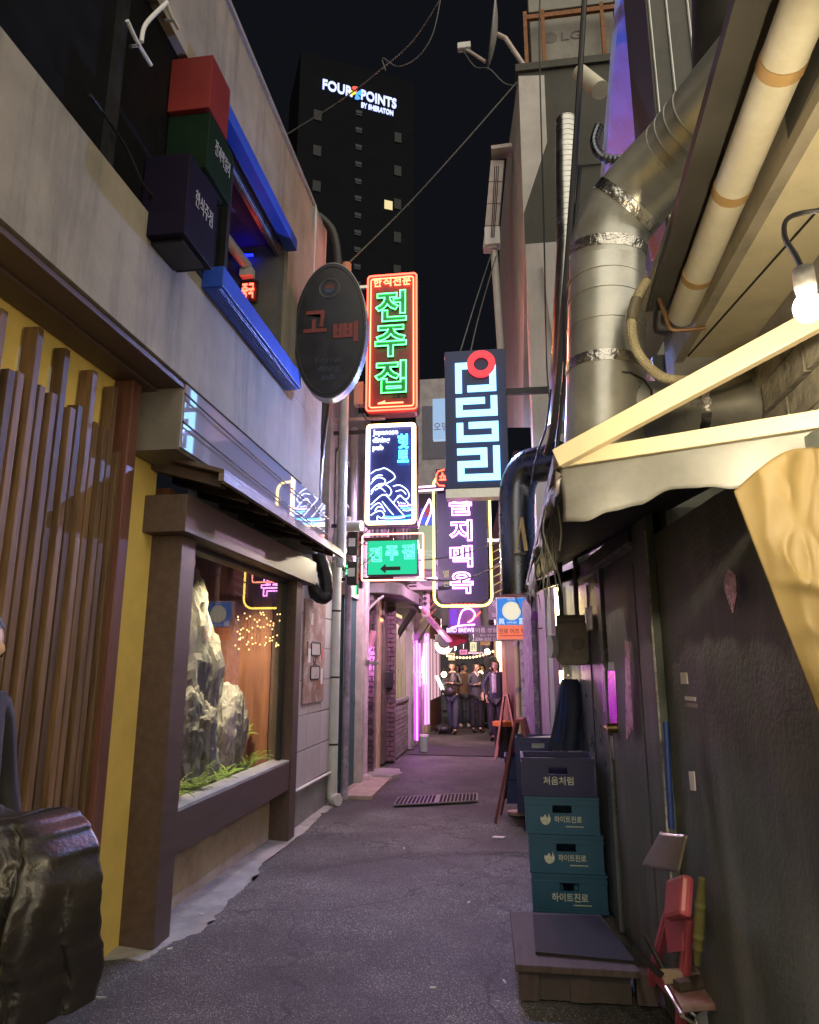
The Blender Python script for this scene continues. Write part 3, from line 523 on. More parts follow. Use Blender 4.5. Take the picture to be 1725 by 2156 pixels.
# ================================================================ BRICK PILLARS
BRK = pbr('dark purple brick', (.10, .06, .065), .55, var=.3, scale=14, bump=.3, bscale=60, rnd=.35)
MORT = pbr('mortar', (.26, .24, .24), .9, bump=.3)
def brick_run(t, name, x0, x1, y, z0, z1, bw=.2, bh=.062, j=.011, axis='x', mat=BRK, dep=.05):
    cache = {}; r = 0; z = z0
    while z + bh <= z1:
        a = x0 - (bw / 2 + j / 2 if r % 2 else 0)
        while a < x1 - .02:
            s, e = max(a, x0), min(a + bw, x1)
            if e - s > .02:
                key = round(e - s, 3)
                if key not in cache:
                    L = key; cache[key] = (MB().box(0, L, -dep, .01, 0, bh) if axis == 'x' else MB().box(-.01, dep, 0, L, 0, bh)).mesh(name, mat)
                o = bpy.data.objects.new(name, cache[key]); COL.objects.link(o); o.parent = t
                o.location = V((s, y, z) if axis == 'x' else (y, s, z)) - t.location + V((0, random.uniform(-.004, .002), 0))
            a += bw + j
        z += bh + j; r += 1
p1 = thing('brick_pillar', 'dark brick pillar lit violet, nearest to the pink pipe', 'pillar', (-2.1, 10, 0))
MB().box(-2.4, -1.93, 10.0, 10.3, 0, 2.55).build('core', MORT, p1); brick_run(p1, 'brick', -2.24, -1.9, 9.995, .03, 2.5); 
p2 = thing('brick_pillar', 'narrow dark brick pillar right of the steel door post', 'pillar', (-1.9, 11.3, 0))
MB().box(-2.1, -1.83, 11.3, 11.5, 0, 2.55).build('core', MORT, p2); brick_run(p2, 'brick', -1.98, -1.8, 11.295, .03, 2.5)
MB().box(-2.1, -1.9, 10.32, 10.5, .03, 2.5).build('jamb', PALEWOOD, p2); MB().box(-2.06, -1.93, 10.9, 11.28, .02, 2.5).build('steel_post', STEEL, p2)
MB().box(-2.12, -2.08, 10.5, 10.9, .03, 2.4).build('door', PANELW, p2)
lwl = thing('low_brick_wall', 'low grey brick wall under the barred window', 'wall', (-1.85, 12, 0))
MB().box(-2.2, -1.86, 11.52, 13.0, 0, .88).build('core', MORT, lwl); brick_run(lwl, 'brick', 11.53, 12.98, -1.86, .02, .86, axis='y', mat=pbr('grey brick', (.2, .19, .18), .7, var=.3, rnd=.3), dep=.02)
MB().box(-2.2, -1.82, 11.52, 13.0, .881, .93).build('ledge', CONC2, lwl)
bw_ = thing('barred_window', 'window with steel bars above the low grey brick wall', 'window', (-1.9, 12.2, .95))
MB().box(-1.98, -1.95, 11.55, 12.95, .94, 2.4).build('pane', em('lit window pane', (.9, .7, .36)), bw_)
for k in range(9): MB().cyl((-1.88, 11.62 + .155 * k, .94), (-1.88, 11.62 + .155 * k, 2.2), .012, 8).build('bar', STEEL, bw_)
MB().box(-1.95, -1.86, 11.54, 12.96, 2.2, 2.3).build('rail', STEEL, bw_)
pp = thing('pink_pipe', 'downpipe lit blue above and pink below beside the brick pillar', 'pipe', (-2.0, 9.5, 0))
p = ay(765, 1640, 9.45); X2 = p.x
MB().cyl((X2, 9.45, .12), (X2, 9.45, 4.4), .055, 16).build('riser', pbr('pinkish pipe', (.55, .45, .47), .4), pp, smooth=True)
MB().tube(smoothpath([(X2, 9.45, .16), (X2, 9.44, .07), (X2 + .05, 9.4, .04), (X2 + .1, 9.36, .035)], 5), .058, 14).build('elbow', pbr('pinkish pipe', (.6, .5, .52)), pp, smooth=True)
MB().cyl((X2, 9.45, 1.5), (X2, 9.45, 1.56), .066, 16).build('clamp', STEEL, pp); MB().box(X2, X2 + .2, 9.44, 9.46, 1.5, 1.54).build('bracket', STEEL, pp)
# slanted violet fluorescent on the brick pillar
ft = thing('violet_lamp', 'slanted violet tube lamp in a pink housing on the brick pillar', 'lamp', (-1.9, 9.8, 1.6))
a, b, c = ay(760, 1405, 9.75), ay(778, 1365, 9.75), ay(788, 1328, 9.75)
MB().cyl(a, b, .018, 10).build('tube', NPUR, ft, smooth=True); MB().tube([b, c], [.05, .06], 10).build('housing', pbr('pink housing', (.6, .3, .36), .4), ft, smooth=True)
MB().bar(a + V((-.02, .05, .02)), c + V((-.02, .05, 0)), .07, .03).build('reflector', WHITE, ft)
glow(ft, (a + b) / 2 + V((.04, -.08, 0)), (.9, .3, 1), 160, (.3, .9, 0))
cond = MB(); cond.tube(smoothpath([ay(752, 1325, 9.7), ay(770, 1290, 9.7), ay(795, 1265, 9.7), ay(808, 1255, 9.7)]), .02, 8); tag(cond.build('conduit', PVC, smooth=True), 'grey conduit rising from the pink pipe to the concrete canopy', 'pipe')
ol = thing('orange_lamp', 'small orange lamp under the concrete canopy', 'lamp', (-1.85, 10.4, 2.4))
a, b = ay(797, 1302, 10.4), ay(806, 1307, 10.4); MB().cyl(a, b, .025, 10).build('bulb', NORG, ol, smooth=True); MB().box(a.x - .03, b.x + .03, 10.42, 10.46, a.z - .03, a.z + .05).build('plate', BLACKM, ol)
cc = thing('concrete_canopy', 'rough concrete canopy slab over the brick pillars', 'canopy', (-1.8, 11, 2.5))
mb = MB(); mb.prism([(-2.3, 9.7), (-1.75, 9.9), (-1.55, 10.3), (-1.5, 12.6), (-2.3, 12.8)], (0, 0, 2.52), (1, 0, 0), (0, 1, 0), (0, 0, .18)); mb.build('slab', CONC2, cc, bevel=.015)
MB().cyl((-2.0, 9.72, 2.74), (-1.7, 9.76, 2.74), .07).build('motor', STEEL, cc, smooth=True)
pbx = MB().box(ay(810, 1400, 11.2).x, ay(828, 1400, 11.2).x, 11.14, 11.22, 1.13, 1.4); tag(pbx.build('letter_box', BLACKM, bevel=.02), 'small black box mounted on the narrow brick pillar', 'box')
ob = thing('orange_sign_board', 'tall narrow orange sign board with black letters by the barred window', 'sign', (-1.8, 11.6, 1.2))
y0 = 11.56; xa = ay(819, 1400, y0).x; xb = ay(829, 1400, y0).x
MB().box(xa, xb + .03, y0, y0 + .03, .4, 2.25).build('board', pbr('orange board', (.5, .22, .07), .5), ob)
for k, ch in enumerate('을지맥옥'): text(ch, .075, .16, ((xa + xb) / 2 + .015, y0 - .002, 1.9 - .38 * k), 'lettering', INK, ob, depth=.003)
# air conditioners on the canopy
def ac(name, label, x, y, z, w=.75, h=.55, d=.3, rz=0.0):
    t = thing(name, label, 'air conditioner', (x, y, z), rz, local=True, group='air conditioner units on the left upper wall')
    MB().box(0, w, 0, d, 0, h).build('case', pbr('ac case', (.5, .48, .44), .5, dirt=(.3, .27, .22)), t, bevel=.01)
    for k in range(8): MB().box(w * .06, w * .3, -.008, 0.001, h * .1 + k * h * .1, h * .1 + k * h * .1 + h * .05).build('vent_slot', BLACKM, t)
    mb = MB(); mb.cyl((w * .66, -.006, h * .5), (w * .66, .005, h * .5), h * .4, 20); mb.build('fan_grille', pbr('ac grille', (.2, .19, .19), .5), t)
    return t
ac('air_conditioner', 'pale air conditioner unit tilted above the concrete canopy', -1.95, 10.6, 2.78, .62, .5, .3, -.25)
ac('air_conditioner', 'pale air conditioner unit set back beyond the tilted one', -1.75, 12.2, 2.8, .6, .55, .3, -.1)
# black timber canopy frame, slanting posts and white shop door
kf = thing('canopy_frame', 'black slanting canopy frame with struts in front of the violet tubes', 'canopy', (-1.6, 13, 2))
for a, b, w, m in (((822, 1362, 12.2), (872, 1285, 12.0), .1, BLACKM), ((868, 1338, 13.2), (905, 1285, 13.0), .06, STEEL), ((880, 1352, 13.6), (915, 1300, 13.4), .05, STEEL), ((868, 1262, 12.0), (885, 1290, 12.2), .05, BLACKM), ((840, 1262, 12.1), (880, 1268, 12.0), .2, BLACKM)):
    MB().bar(ay(*a), ay(*b), w, w * .7).build('strut', m, kf)
pk = thing('pink_gutter_light', 'slanting pink glowing light trough above the struts', 'light', (-1.3, 13.5, 2.3))
a, b = ay(884, 1280, 12.4), ay(947, 1350, 13.2); MB().bar(a, b, .11, .05).build('trough', pbr('pink trough', (.7, .4, .5), .4), pk); MB().cyl(a + V((0, -.04, .04)), b + V((0, -.04, .04)), .02, 8).build('tube', NPINK, pk); glow(pk, a.lerp(b, .5) + V((.02, -.1, -.12)), (1, .7, .85), 260, (.4, .3, -1))
sf = thing('violet_shop_front', 'grey shop front hung with upright violet neon tubes', 'shop front', (-1.7, 14, 0))
MB().box(-2.1, -1.78, 13.0, 16.2, 0, 2.7).build('wall', pbr('grey shop metal', (.33, .32, .31), .4, dirt=(.2, .18, .18), damt=.5), sf)
MB().box(-1.79, -1.74, 13.02, 13.18, 0, 2.5).build('post', STEEL, sf)
for (pa, ya, z0, z1) in ((878, 13.35, .12, 1.95), (896, 14.1, .35, 2.1), (902, 14.2, .35, 2.12), (884, 13.5, 1.1, 1.9)):
    x = ay(pa, 1450, ya).x; MB().cyl((x, ya, z0), (x, ya, z1), .018, 10).build('neon_tube', NPUR, sf, smooth=True)
MB().box(-1.78, -1.76, 14.6, 15.4, .1, 2.1).build('door', pbr('white shop door', (.55, .5, .42), .5), sf)
MB().box(-1.765, -1.755, 14.72, 15.28, 1.1, 1.95).build('door_pane', em('lit door pane', (1.6, 1.1, .5)), sf)
lsf = thing('glow_pane_front', 'shop front with added glowing panes beyond the white shop door on the left', 'shop front', (-1.8, 17, 0)); MB().box(-2.1, -1.8, 16.25, 19, 0, 2.7).build('wall', PANELW, lsf)
for k in range(3): MB().box(-1.8, -1.79, 16.45 + .8 * k, 17.1 + .8 * k, .7, 2.1).build('pane', em('added pane glow', (.75, .42, .5)), lsf); MB().box(-1.79, -1.77, 16.76 + .8 * k, 16.79 + .8 * k, .7, 2.1).build('mullion', BEAM, lsf)  # glowing panes added to bring light to the far left side
glow(sf, (-1.68, 14.3, 1.5), (1, .5, 1), 420, (.7, .7, -.15)); glow(sf, (-1.7, 15.0, 2.2), (1, .75, .5), 500, (.6, .6, -.5))  # spots added by the tubes and door to brighten the people
mo = thing('moon_sign', 'white glowing crescent shaped sign at the end of the left side', 'sign', (-1.4, 15, 2.2))
q = ay(935, 1355, 15); mb = MB(); mb.tube([q + V((.16 * math.cos(t), 0, .16 * math.sin(t))) for t in [3.0 + .25 * k for k in range(14)]], [.03 + .035 * math.sin(math.pi * k / 13) for k in range(14)], 8); mb.build('crescent', em('cream glow', (2.2, 1.9, 1.3)), mo, smooth=True)
MB().box(q.x - .2, q.x + .22, 15.06, 15.1, q.z - .2, q.z + .2).build('backplate', BLACKM, mo)
jr = thing('glass_jar', 'small greenish glass jar standing below the violet tubes', 'jar', (-1.6, 13.2, 0)); p = az(893, 1583)
MB().cyl((p.x, p.y, .01), (p.x, p.y, .26), .08, 14).build('body', pbr('green glass jar', (.25, .35, .28), .15), jr, smooth=True); MB().cyl((p.x, p.y, .26), (p.x, p.y, .29), .085, 14).build('lid', WHITE, jr)
mn = thing('menu_stand', 'black music stand holding a white menu in front of the shop door', 'menu stand', (-1.45, 15.3, 0))
p = az(932, 1545); MB().cyl((p.x, p.y, 0), (p.x, p.y, .95), .014).build('pole', BLACKM, mn)
for a in (0, 2.1, 4.2): MB().cyl((p.x, p.y, .25), (p.x + .2 * math.cos(a), p.y + .2 * math.sin(a), .01), .009).build('leg', BLACKM, mn)
MB().bar(V((p.x - .12, p.y - .03, 1.25)), V((p.x + .06, p.y + .03, .85)), .3, .02).build('menu', em('lit menu', (2, 2.1, 1.9)), mn)
MB().ball((p.x, p.y + .1, .1), (.22, .15, .1)).build('base_bag', BLACKM, mn, smooth=True)
# ================================================================ NEON SIGNS
def neon_rect(t, cx, y, cz, w, h, r, rad, mat, name='border_tube', gap=0):
    pts = [(cx + a, y, cz + b) for a, b in rrect(w, h, r)]
    MB().tube(pts, rad, 8, closed=True).build(name, mat, t, smooth=True)
    for a, b in ((-w / 2, 0), (w / 2, 0), (0, h / 2), (0, -h / 2)): MB().cyl((cx + a, y, cz + b), (cx + a, y + .035, cz + b), .006, 6).build('tube_clip', STEEL, t)
# tall red sign
y = 8.0; a, b = ay(775, 582, y), ay(880, 866, y); cx, cz, w, h = (a.x + b.x) / 2, (a.z + b.z) / 2, b.x - a.x, a.z - b.z
rs = thing('red_neon_sign_board', 'tall red sign box with big green neon letters, highest on the left', 'neon sign', (cx, y, b.z))
mb = MB(); mb.prism(rrect(w, h, .05), (cx, y, cz), (1, 0, 0), (0, 0, 1), (0, .2, 0)); mb.build('box', pbr('red sign face', (.2, .03, .035), .4, var=.15), rs)
neon_rect(rs, cx, y - .035, cz, w * .97, h * .975, .04, .011, NRED); neon_rect(rs, cx, y - .03, cz, w * .85, h * .93, .03, .009, NORG)
for k, ch in enumerate('한식전문'): text(ch, .11, .13, (cx - .19 + .127 * k, y - .04, cz + h * .435), 'small_lettering', NORG, rs, tube=.005)
GB = pbr('green channel letter', (.01, .2, .06), .4, bump=.02)
for k, ch in enumerate('전주집'):
    z = cz + h * (.25 - .255 * k); c_ = text(ch, .4, h * .225, (cx - .01, y - .012, z), 'channel_letter', GB, rs, depth=.03, off=.035); text(ch, .41, h * .23, (cx - .01, y - .055, z), 'neon_letter', NGRN, c_, tube=.0085, off=.03)
glow(rs, (cx, y - .1, cz), (1, .2, .16), 900)
text('2호점', .18, .05, (cx + .1, y - .003, cz - h * .39), 'painted_lettering', INK, rs)
MB().tube([(cx + .15, y - .035, cz - h * .44), (cx - .17, y - .035, cz - h * .44), (cx - .08, y - .035, cz - h * .425), (cx - .1, y - .035, cz - h * .44)], .01, 8).build('arrow_tube', NORG, rs, smooth=True)
for z in (cz + h * .45, cz - h * .5 - .03): MB().bar((cx - .1, y + .1, z), (-2.1, y + .1, z), .04, .04).build('bracket', STEEL, rs)
trf = MB().box(cx - w / 2 - .17, cx - w / 2 - .05, y + .05, y + .17, cz - h * .42, cz - h * .26); trf.build('transformer', pbr('tan box', (.4, .33, .26), .6), rs)
for k in range(4): MB().tube(sag((cx - w / 2 - .1, y + .06, cz - h * .42), (cx - w / 2 + .03 * k, y + .1, cz - h * .5 - .02), .06 + .02 * k), .005, 5).build('lead', RUB, rs)
# Japanese pub sign with a generic sea-and-hills neon drawing
a, b = ay(772, 894, y), ay(878, 1106, y); cx, cz, w, h = (a.x + b.x) / 2, (a.z + b.z) / 2, b.x - a.x, a.z - b.z
js = thing('pub_neon_sign', 'navy sign box with white neon waves and hills below the red sign', 'neon sign', (cx, y, b.z))
MB().box(cx - w / 2, cx + w / 2, y, y + .18, b.z, a.z).build('box', pbr('navy sign face', (.018, .03, .16), .4), js, bevel=.008)
neon_rect(js, cx, y - .035, cz, w * .95, h * .965, .04, .011, NWARM); neon_rect(js, cx, y - .035, cz, w * .85, h * .92, .025, .009, NWHITE)
for k, (wd, fw_) in enumerate((('Japanese', .5), ('dining', .34), ('pub', .21))): text(wd, w * fw_, h * (.066 if k == 0 else .068), (cx - w * .36 + w * fw_ / 2, y - .03, cz + h * (.4 - .075 * k)), 'lettering', SIGNW, js, depth=.006, off=.02)
text('힛\n토', w * .22, h * .28, (cx + w * .24, y - .035, cz + h * .24), 'neon_letter', NCYAN, js, tube=.006, off=.012)
def nd(pts, mat=NWHITE, r=.0062, nm='drawing_tube'): MB().tube(smoothpath([(cx + w * (a - .5), y - .04, cz + h * (.5 - b)) for a, b in pts], 4), r, 6).build(nm, mat, js, smooth=True)
nd([(.11, .5), (.2, .47), (.3, .46), (.37, .45), (.46, .47), (.56, .51), (.58, .55), (.5, .58), (.42, .6)])
nd([(.11, .6), (.2, .55), (.3, .54), (.4, .57), (.33, .62), (.22, .62), (.12, .67)])
nd([(.12, .7), (.22, .62), (.34, .6), (.46, .63), (.52, .68), (.47, .72), (.42, .7)]); nd([(.55, .63), (.68, .62), (.82, .67), (.86, .73), (.78, .76), (.7, .72), (.63, .73)])
nd([(.12, .8), (.3, .72), (.4, .71), (.5, .76), (.76, .91)]); nd([(.55, .79), (.66, .73), (.74, .74), (.86, .81)])
for x0, x1, yb, m in ((.66, .9, .815, NPINK), (.7, .92, .84, NCYAN), (.74, .92, .86, NWHITE), (.36, .9, .915, NCYAN), (.32, .78, .93, NWHITE), (.4, .88, .955, NCYAN), (.34, .62, .965, NWHITE)): nd([(x0, yb), ((x0 + x1) / 2, yb + .006), (x1, yb - .004)], m)
nd([(.12, .9), (.22, .87), (.32, .86), (.38, .9), (.33, .93), (.25, .91), (.26, .96), (.32, .985)]); nd([(.12, .84), (.2, .8), (.3, .79), (.4, .87)]); nd([(.34, .77), (.5, .87), (.56, .9)])
for k in range(3): nd([(.64 + .05 * k, .775 + .01 * k), (.67 + .06 * k, .8)])
nd([(.8, .97), (.92, .95)], NORG); nd([(.14, .56), (.24, .52), (.34, .52)]); nd([(.2, .66), (.3, .64), (.4, .68)]); nd([(.6, .68), (.72, .67), (.8, .71)]); nd([(.2, .86), (.26, .82), (.34, .83)]); glow(js, (cx, y - .1, cz), (.5, .55, 1), 1100); glow(js, (cx, y + .26, cz), (.9, .65, 1), 350, (0, 1, -.8))
for z in (a.z - .06, b.z + .04): MB().bar((cx, y + .1, z), (-2.1, y + .1, z), .04, .04).build('bracket', BLACKM, js)
# green arrow sign
y = 8.2; a, b = ay(774, 1138, y), ay(880, 1210, y); cx, cz, w, h = (a.x + b.x) / 2, (a.z + b.z) / 2, b.x - a.x, a.z - b.z
gs = thing('green_arrow_sign', 'green light box sign with a dark left arrow and neon border', 'neon sign', (cx, y, b.z))
MB().box(cx - w / 2, cx + w / 2, y, y + .16, b.z, a.z).build('box', BLACKM, gs)
MB().box(cx - w / 2 + .01, cx + w / 2 - .01, y - .006, y - .001, b.z + .01, a.z - .01).build('face', em('green lit face', (.012, .6, .3)), gs)
neon_rect(gs, cx + .01, y - .05, cz, w * 1.2, h * 1.3, .02, .009, em('coral tube', (8, 1.9, 1.3)))
for k, ch in enumerate('전주집'): text(ch, w * .25, h * .42, (cx + w * (-.32 + .32 * k), y - .04, cz + h * (.08 + .03 * k)), 'neon_letter', NCYAN if 0 else em('mint tube', (.3, 2.2, 1.3)), gs, tube=.006, off=.025)
mb = MB(); mb.prism([(-.13, 0), (-.06, .06), (-.06, .025), (.12, .025), (.12, -.02), (-.06, -.02), (-.06, -.06)], (cx - .02, y - .007, cz - h * .32), (1, 0, 0), (0, 0, 1), (0, -.004, 0)); mb.build('arrow', INK, gs)
for z in (a.z + .03, b.z - .03): MB().bar((cx, y + .08, z), (-2.05, y + .08, z), .035, .035).build('bracket', BLACKM, gs)
glow(gs, (cx, y - .12, cz), (1, .85, .6), 350); glow(gs, (cx, y + .25, cz), (1, .6, .85), 600, (-.3, 1, -.6))
# green letters seen edge-on beside the pipes
sg = thing('side_green_sign', 'narrow green neon sign squeezed between the standpipe and grey pipe', 'neon sign', (-1.95, 8.9, 2.3))
a, b = ay(727, 1190, 8.8), ay(752, 1250, 8.8)
MB().box(a.x, b.x, 8.82, 8.9, b.z, a.z + .12).build('board', pbr('dark green board', (.01, .06, .04), .5), sg)
text('주\n전', (b.x - a.x) * .42, a.z - b.z, ((a.x * .72 + b.x * .28), 8.8, (a.z + b.z) / 2), 'neon_letter', NGRN, sg, tube=.006); text('점\n시', (b.x - a.x) * .42, a.z - b.z, ((a.x * .28 + b.x * .72), 8.8, (a.z + b.z) / 2 - .03), 'neon_letter', NGRN, sg, tube=.006)
# oval unlit sign
y = 5.5; a, b = ay(624, 559, y), ay(770, 836, y); cx, cz, w, h = (a.x + b.x) / 2, (a.z + b.z) / 2, b.x - a.x, a.z - b.z
os_ = thing('oval_sign', 'unlit dark oval sign with faint red handwriting on the left wall', 'sign', (cx, y, b.z))
mb = MB(); mb.prism(ell(w / 2, h / 2, 64), (cx, y, cz), (1, 0, 0), (0, 0, 1), (0, .11, 0)); mb.build('box', pbr('oval rim metal', (.3, .31, .34), .35, metal=.6), os_)
mb = MB(); mb.prism(ell(w / 2 * .985, h / 2 * .985, 64), (cx, y - .006, cz), (1, 0, 0), (0, 0, 1), (0, .005, 0)); mb.build('face', pbr('oval black face', (.02, .022, .03), .35, bump=.02), os_)
MB().tube([(cx + p, y - .007, cz + q) for p, q in ell(w * .46, h * .465, 60)], .004, 6, closed=True).build('rim_line', BLACKM, os_)
for rad, m in ((.095, .004), (.085, .003)): MB().tube([(cx - .01 + p, y - .009, cz + h * .3 + q) for p, q in ell(rad, rad, 40)], m, 6, closed=True).build('emblem_ring', pbr('emblem grey', (.1, .11, .14), .5), os_)
mb = MB(); mb.prism([(.045 * math.cos(t), .045 * math.sin(t)) for t in [math.pi * k / 12 for k in range(13)]], (cx - .01, y - .008, cz + h * .3), (1, 0, 0), (0, 0, 1), (0, -.003, 0)); mb.build('emblem_half', pbr('dull red', (.12, .03, .03), .6), os_)
mb = MB(); mb.prism([(.045 * math.cos(t), -.045 * math.sin(t)) for t in [math.pi * k / 12 for k in range(13)]], (cx - .01, y - .008, cz + h * .298), (1, 0, 0), (0, 0, 1), (0, -.003, 0)); mb.build('emblem_half', pbr('dull blue', (.03, .06, .13), .6), os_)
DR = pbr('dull red lettering', (.2, .04, .04), .6)
text('고', w * .32, h * .16, (cx - w * .2, y - .008, cz + h * .06), 'lettering', DR, os_, off=.03, depth=.004); text('삐', w * .34, h * .15, (cx + w * .22, y - .008, cz - h * .03), 'lettering', DR, os_, off=.03, depth=.004)
text('Korean\ndining\npub', w * .36, h * .18, (cx, y - .008, cz - h * .29), 'lettering', pbr('faint blue lettering', (.045, .06, .1), .6), os_, depth=.003)
for z in (cz + .16, cz - .16): MB().bar((cx - w * .45, y + .05, z), (XF - .02, y + .05, z), .03, .03).build('bracket', BLACKM, os_)
MB().bar((cx - w * .5, y + .05, cz + .16), (cx - w * .5, y + .05, cz - .16), .02, .02).build('bracket', BLACKM, os_)
# dark blue sign with square white letters and a red ring
y = 6.5; a, b = ay(936, 741, y), ay(1073, 1030, y); cx, cz, w, h = (a.x + b.x) / 2, (a.z + b.z) / 2, b.x - a.x, a.z - b.z
bs = thing('square_letter_sign', 'dark blue sign with square ice blue letters and a red ring', 'sign', (cx, y, b.z))
MB().box(a.x, b.x, y, y + .16, b.z + .02, a.z).build('box', pbr('blue sign face', (.016, .034, .12), .4, bump=.03), bs, bevel=.006)
MB().box(a.x - .002, b.x + .002, y - .01, y + .15, b.z - .07, b.z + .018).build('base_rail', STEEL, bs)
def L(pts): return [(cx + w * ((px - 20) / 985 - .5) , y, cz + h * (.5 - (py - 45) / 2080)) for px, py in pts]
def stroke(pts, t=105):
    q = L(pts); r = w * t / 985
    mb = MB()
    for i in range(len(q) - 1):
        p0, p1 = V(q[i]), V(q[i + 1]); d = (p1 - p0).normalized(); e0 = r / 2 if i else 0; e1 = r / 2
        if i == len(q) - 2: e1 = 0
        mb.bar(p0 - d * e0 + V((0, -.012 - .0006 * i, 0)), p1 + d * e1 + V((0, -.012 - .0006 * i, 0)), .018, r) if abs(d.x) > .5 else mb.bar(p0 - d * e0 + V((0, -.012 - .0006 * i, 0)), p1 + d * e1 + V((0, -.012 - .0006 * i, 0)), r, .018, up=(0, 1, 0))
    mb.build('letter_stroke', NICE, bs)
stroke([(245, 700), (245, 290), (390, 290)]); stroke([(385, 642), (795, 642), (795, 300)])
stroke([(662, 825), (250, 825), (250, 1010), (805, 1010), (805, 762)]); stroke([(255, 1148), (255, 1385), (812, 1385), (812, 1190), (395, 1190)])
stroke([(205, 1570), (625, 1570), (625, 1755), (262, 1755), (262, 1945), (822, 1945), (822, 1502)])
c0 = V(L([(615, 278)])[0]); ro, ri = w * 228 / 985, w * 122 / 985; mb = MB()
N = 40; vv = []
for k in range(N):
    t = 6.28318 * k / N
    for rr_, yy in ((ro, -.034), (ri, -.034), (ro, -.005), (ri, -.005)): vv.append((c0.x + rr_ * math.cos(t), y + yy, c0.z + rr_ * math.sin(t)))
ff = []
for k in range(N):
    p, q = 4 * k, 4 * ((k + 1) % N); ff += [(p, q, q + 1, p + 1), (p + 2, p + 3, q + 3, q + 2), (p, p + 2, q + 2, q), (p + 1, q + 1, q + 3, p + 3)]
mb.add(vv, ff); mb.build('ring', NREDL, bs)
MB().bar((b.x, y + .08, cz + h * .2), (.62, y + .08, cz + h * .2), .05, .06).build('bracket', BLACKM, bs)
glow(bs, (cx, y - .08, cz), (.3, .4, 1), 1800); glow(bs, (cx, y + .25, cz), (.6, .62, 1), 260, (0, 1, -.8))
# long rounded sign with pink neon letters
y = 9.9; a, b = ay(920, 1012, y), ay(1029, 1268, y); cx, cz, w, h = (a.x + b.x) / 2, (a.z + b.z) / 2, b.x - a.x, a.z - b.z
ps = thing('rounded_neon_sign', 'long dark rounded sign with pink neon letters and yellow tube border', 'neon sign', (cx, y, b.z))
mb = MB(); mb.prism(rrect(w, h, .12), (cx, y, cz), (1, 0, 0), (0, 0, 1), (0, .18, 0)); mb.build('box', pbr('dark slate face', (.022, .018, .06), .4), ps)
for sgn in (-1, 1): MB().tube([V((cx + p * sgn, y - .02, cz + q)) for p, q in [(0.0, h / 2 + .06)] + [(w * .57 - .14 + .14 * math.sin(t), h / 2 + .06 - .14 + .14 * math.cos(t)) for t in [.26 * k for k in range(7)]] + [(w * .57, 0)] + [(w * .57 - .14 + .14 * math.cos(t), -h / 2 - .05 + .14 - .14 * math.sin(t)) for t in [.26 * k for k in range(7)]] + [(0, -h / 2 - .05)]], .016, 8).build('border_tube', NYEL, ps, smooth=True)
for sgn in (-1, 1):
    for z in (.35, .1, -.2, -.4): MB().cyl((cx + sgn * w * .5, y + .05, cz + h * z), (cx + sgn * w * .57, y - .01, cz + h * z), .008, 6).build('tube_clip', STEEL, ps)
for k, ch in enumerate('을지맥옥'): text(ch, w * .46, h * .175, (cx - w * .02, y - .035, cz + h * (.285 - .21 * k)), 'neon_letter', NPINK, ps, tube=.0105, off=.03)
for k, ch in enumerate('별관'): text(ch, w * .12, h * .06, (cx - w * .33, y - .004, cz - h * (.27 + .075 * k)), 'painted_letter', em('gold lettering', (.4, .32, .16)), ps, off=.02)
MB().bar((cx + w * .4, y + .1, cz), (.3, y + .1, cz), .05, .05).build('bracket', STEEL, ps)
for k in range(6): MB().cyl((cx + w * .6, y + .1, cz - h * .1 - .12 * k), (cx + w * .85, y + .1, cz - h * .05 - .12 * k), .01, 6).build('lattice', STEEL, ps)
glow(ps, (cx, y - .1, cz), (1, .62, .9), 650); glow(ps, (cx, y + .28, cz - .2), (1, .5, .85), 2000, (0, 1, -.4))  # second spot added behind the sign to brighten the far end

tg = thing('wire_tangle', 'tangle of thin dark wires between the junction boxes and the green arrow sign', 'wires', (-1.7, 8.1, 2.7)); rgw = random.Random(11)
for k in range(14):
    a, b = ay(rgw.uniform(712, 735), rgw.uniform(1110, 1215), 8.05), ay(rgw.uniform(748, 790), rgw.uniform(1100, 1220), rgw.uniform(8.0, 8.4)); MB().tube(sag(a, b, rgw.uniform(-.05, .16), 10), rgw.uniform(.003, .007), 5).build('strand', RUB if k % 3 else PVC, tg, smooth=True)
# ================================================================ RIGHT BLACK WALL
def rp(s, z, off=0):      # point on the right wall: s = distance along alley (world y), off = metres out from the wall
    return V((rx(s), s, z)) - RNN * off
def rbox(mb, y0, y1, z0, z1, o0, o1, mi=0):     # box on the right wall standing out from o0 to o1
    p = rp(y0, z0, o1); return mb.obox(p, RNN * (o1 - o0), rp(y1, z0, o1) - p, V((0, 0, z1 - z0)), mi)
bw = thing('black_wall', 'black painted wall of the restaurant side on the right', 'wall', (.8, 3.4, 0))
def rough_wall(y0, y1, z0, z1, nu, nv):
    return MB().grid(lambda a, b: rp(y0 + (y1 - y0) * a, z0 + (z1 - z0) * b, .006 * noise.noise(V((a * 14, b * 9, 2))) + .004 * noise.noise(V((a * 40, b * 30, 5)))), nu, nv)
rough_wall(.6, 3.34, -.02, 2.1, 60, 50).build('wall', BLACKW, bw, smooth=True)
rbox(MB(), 3.34, 3.62, 0, 2.3, .0, .035).build('post', BLACKW, bw, bevel=.004)
rough_wall(3.62, 4.5, -.02, 2.25, 30, 50).build('wall', BLACKW, bw, smooth=True)
rbox(MB(), 5.45, 6.3, 0, 2.6, -.2, .0).build('wall', BLACKW, bw)
rbox(MB(), .6, 3.3, -.02, 2.1, -.5, -.05).build('core', BLACKW, bw)
rbox(MB(), 3.3, 6.3, -.02, 3.0, -.6, -.05).build('core', BLACKW, bw)
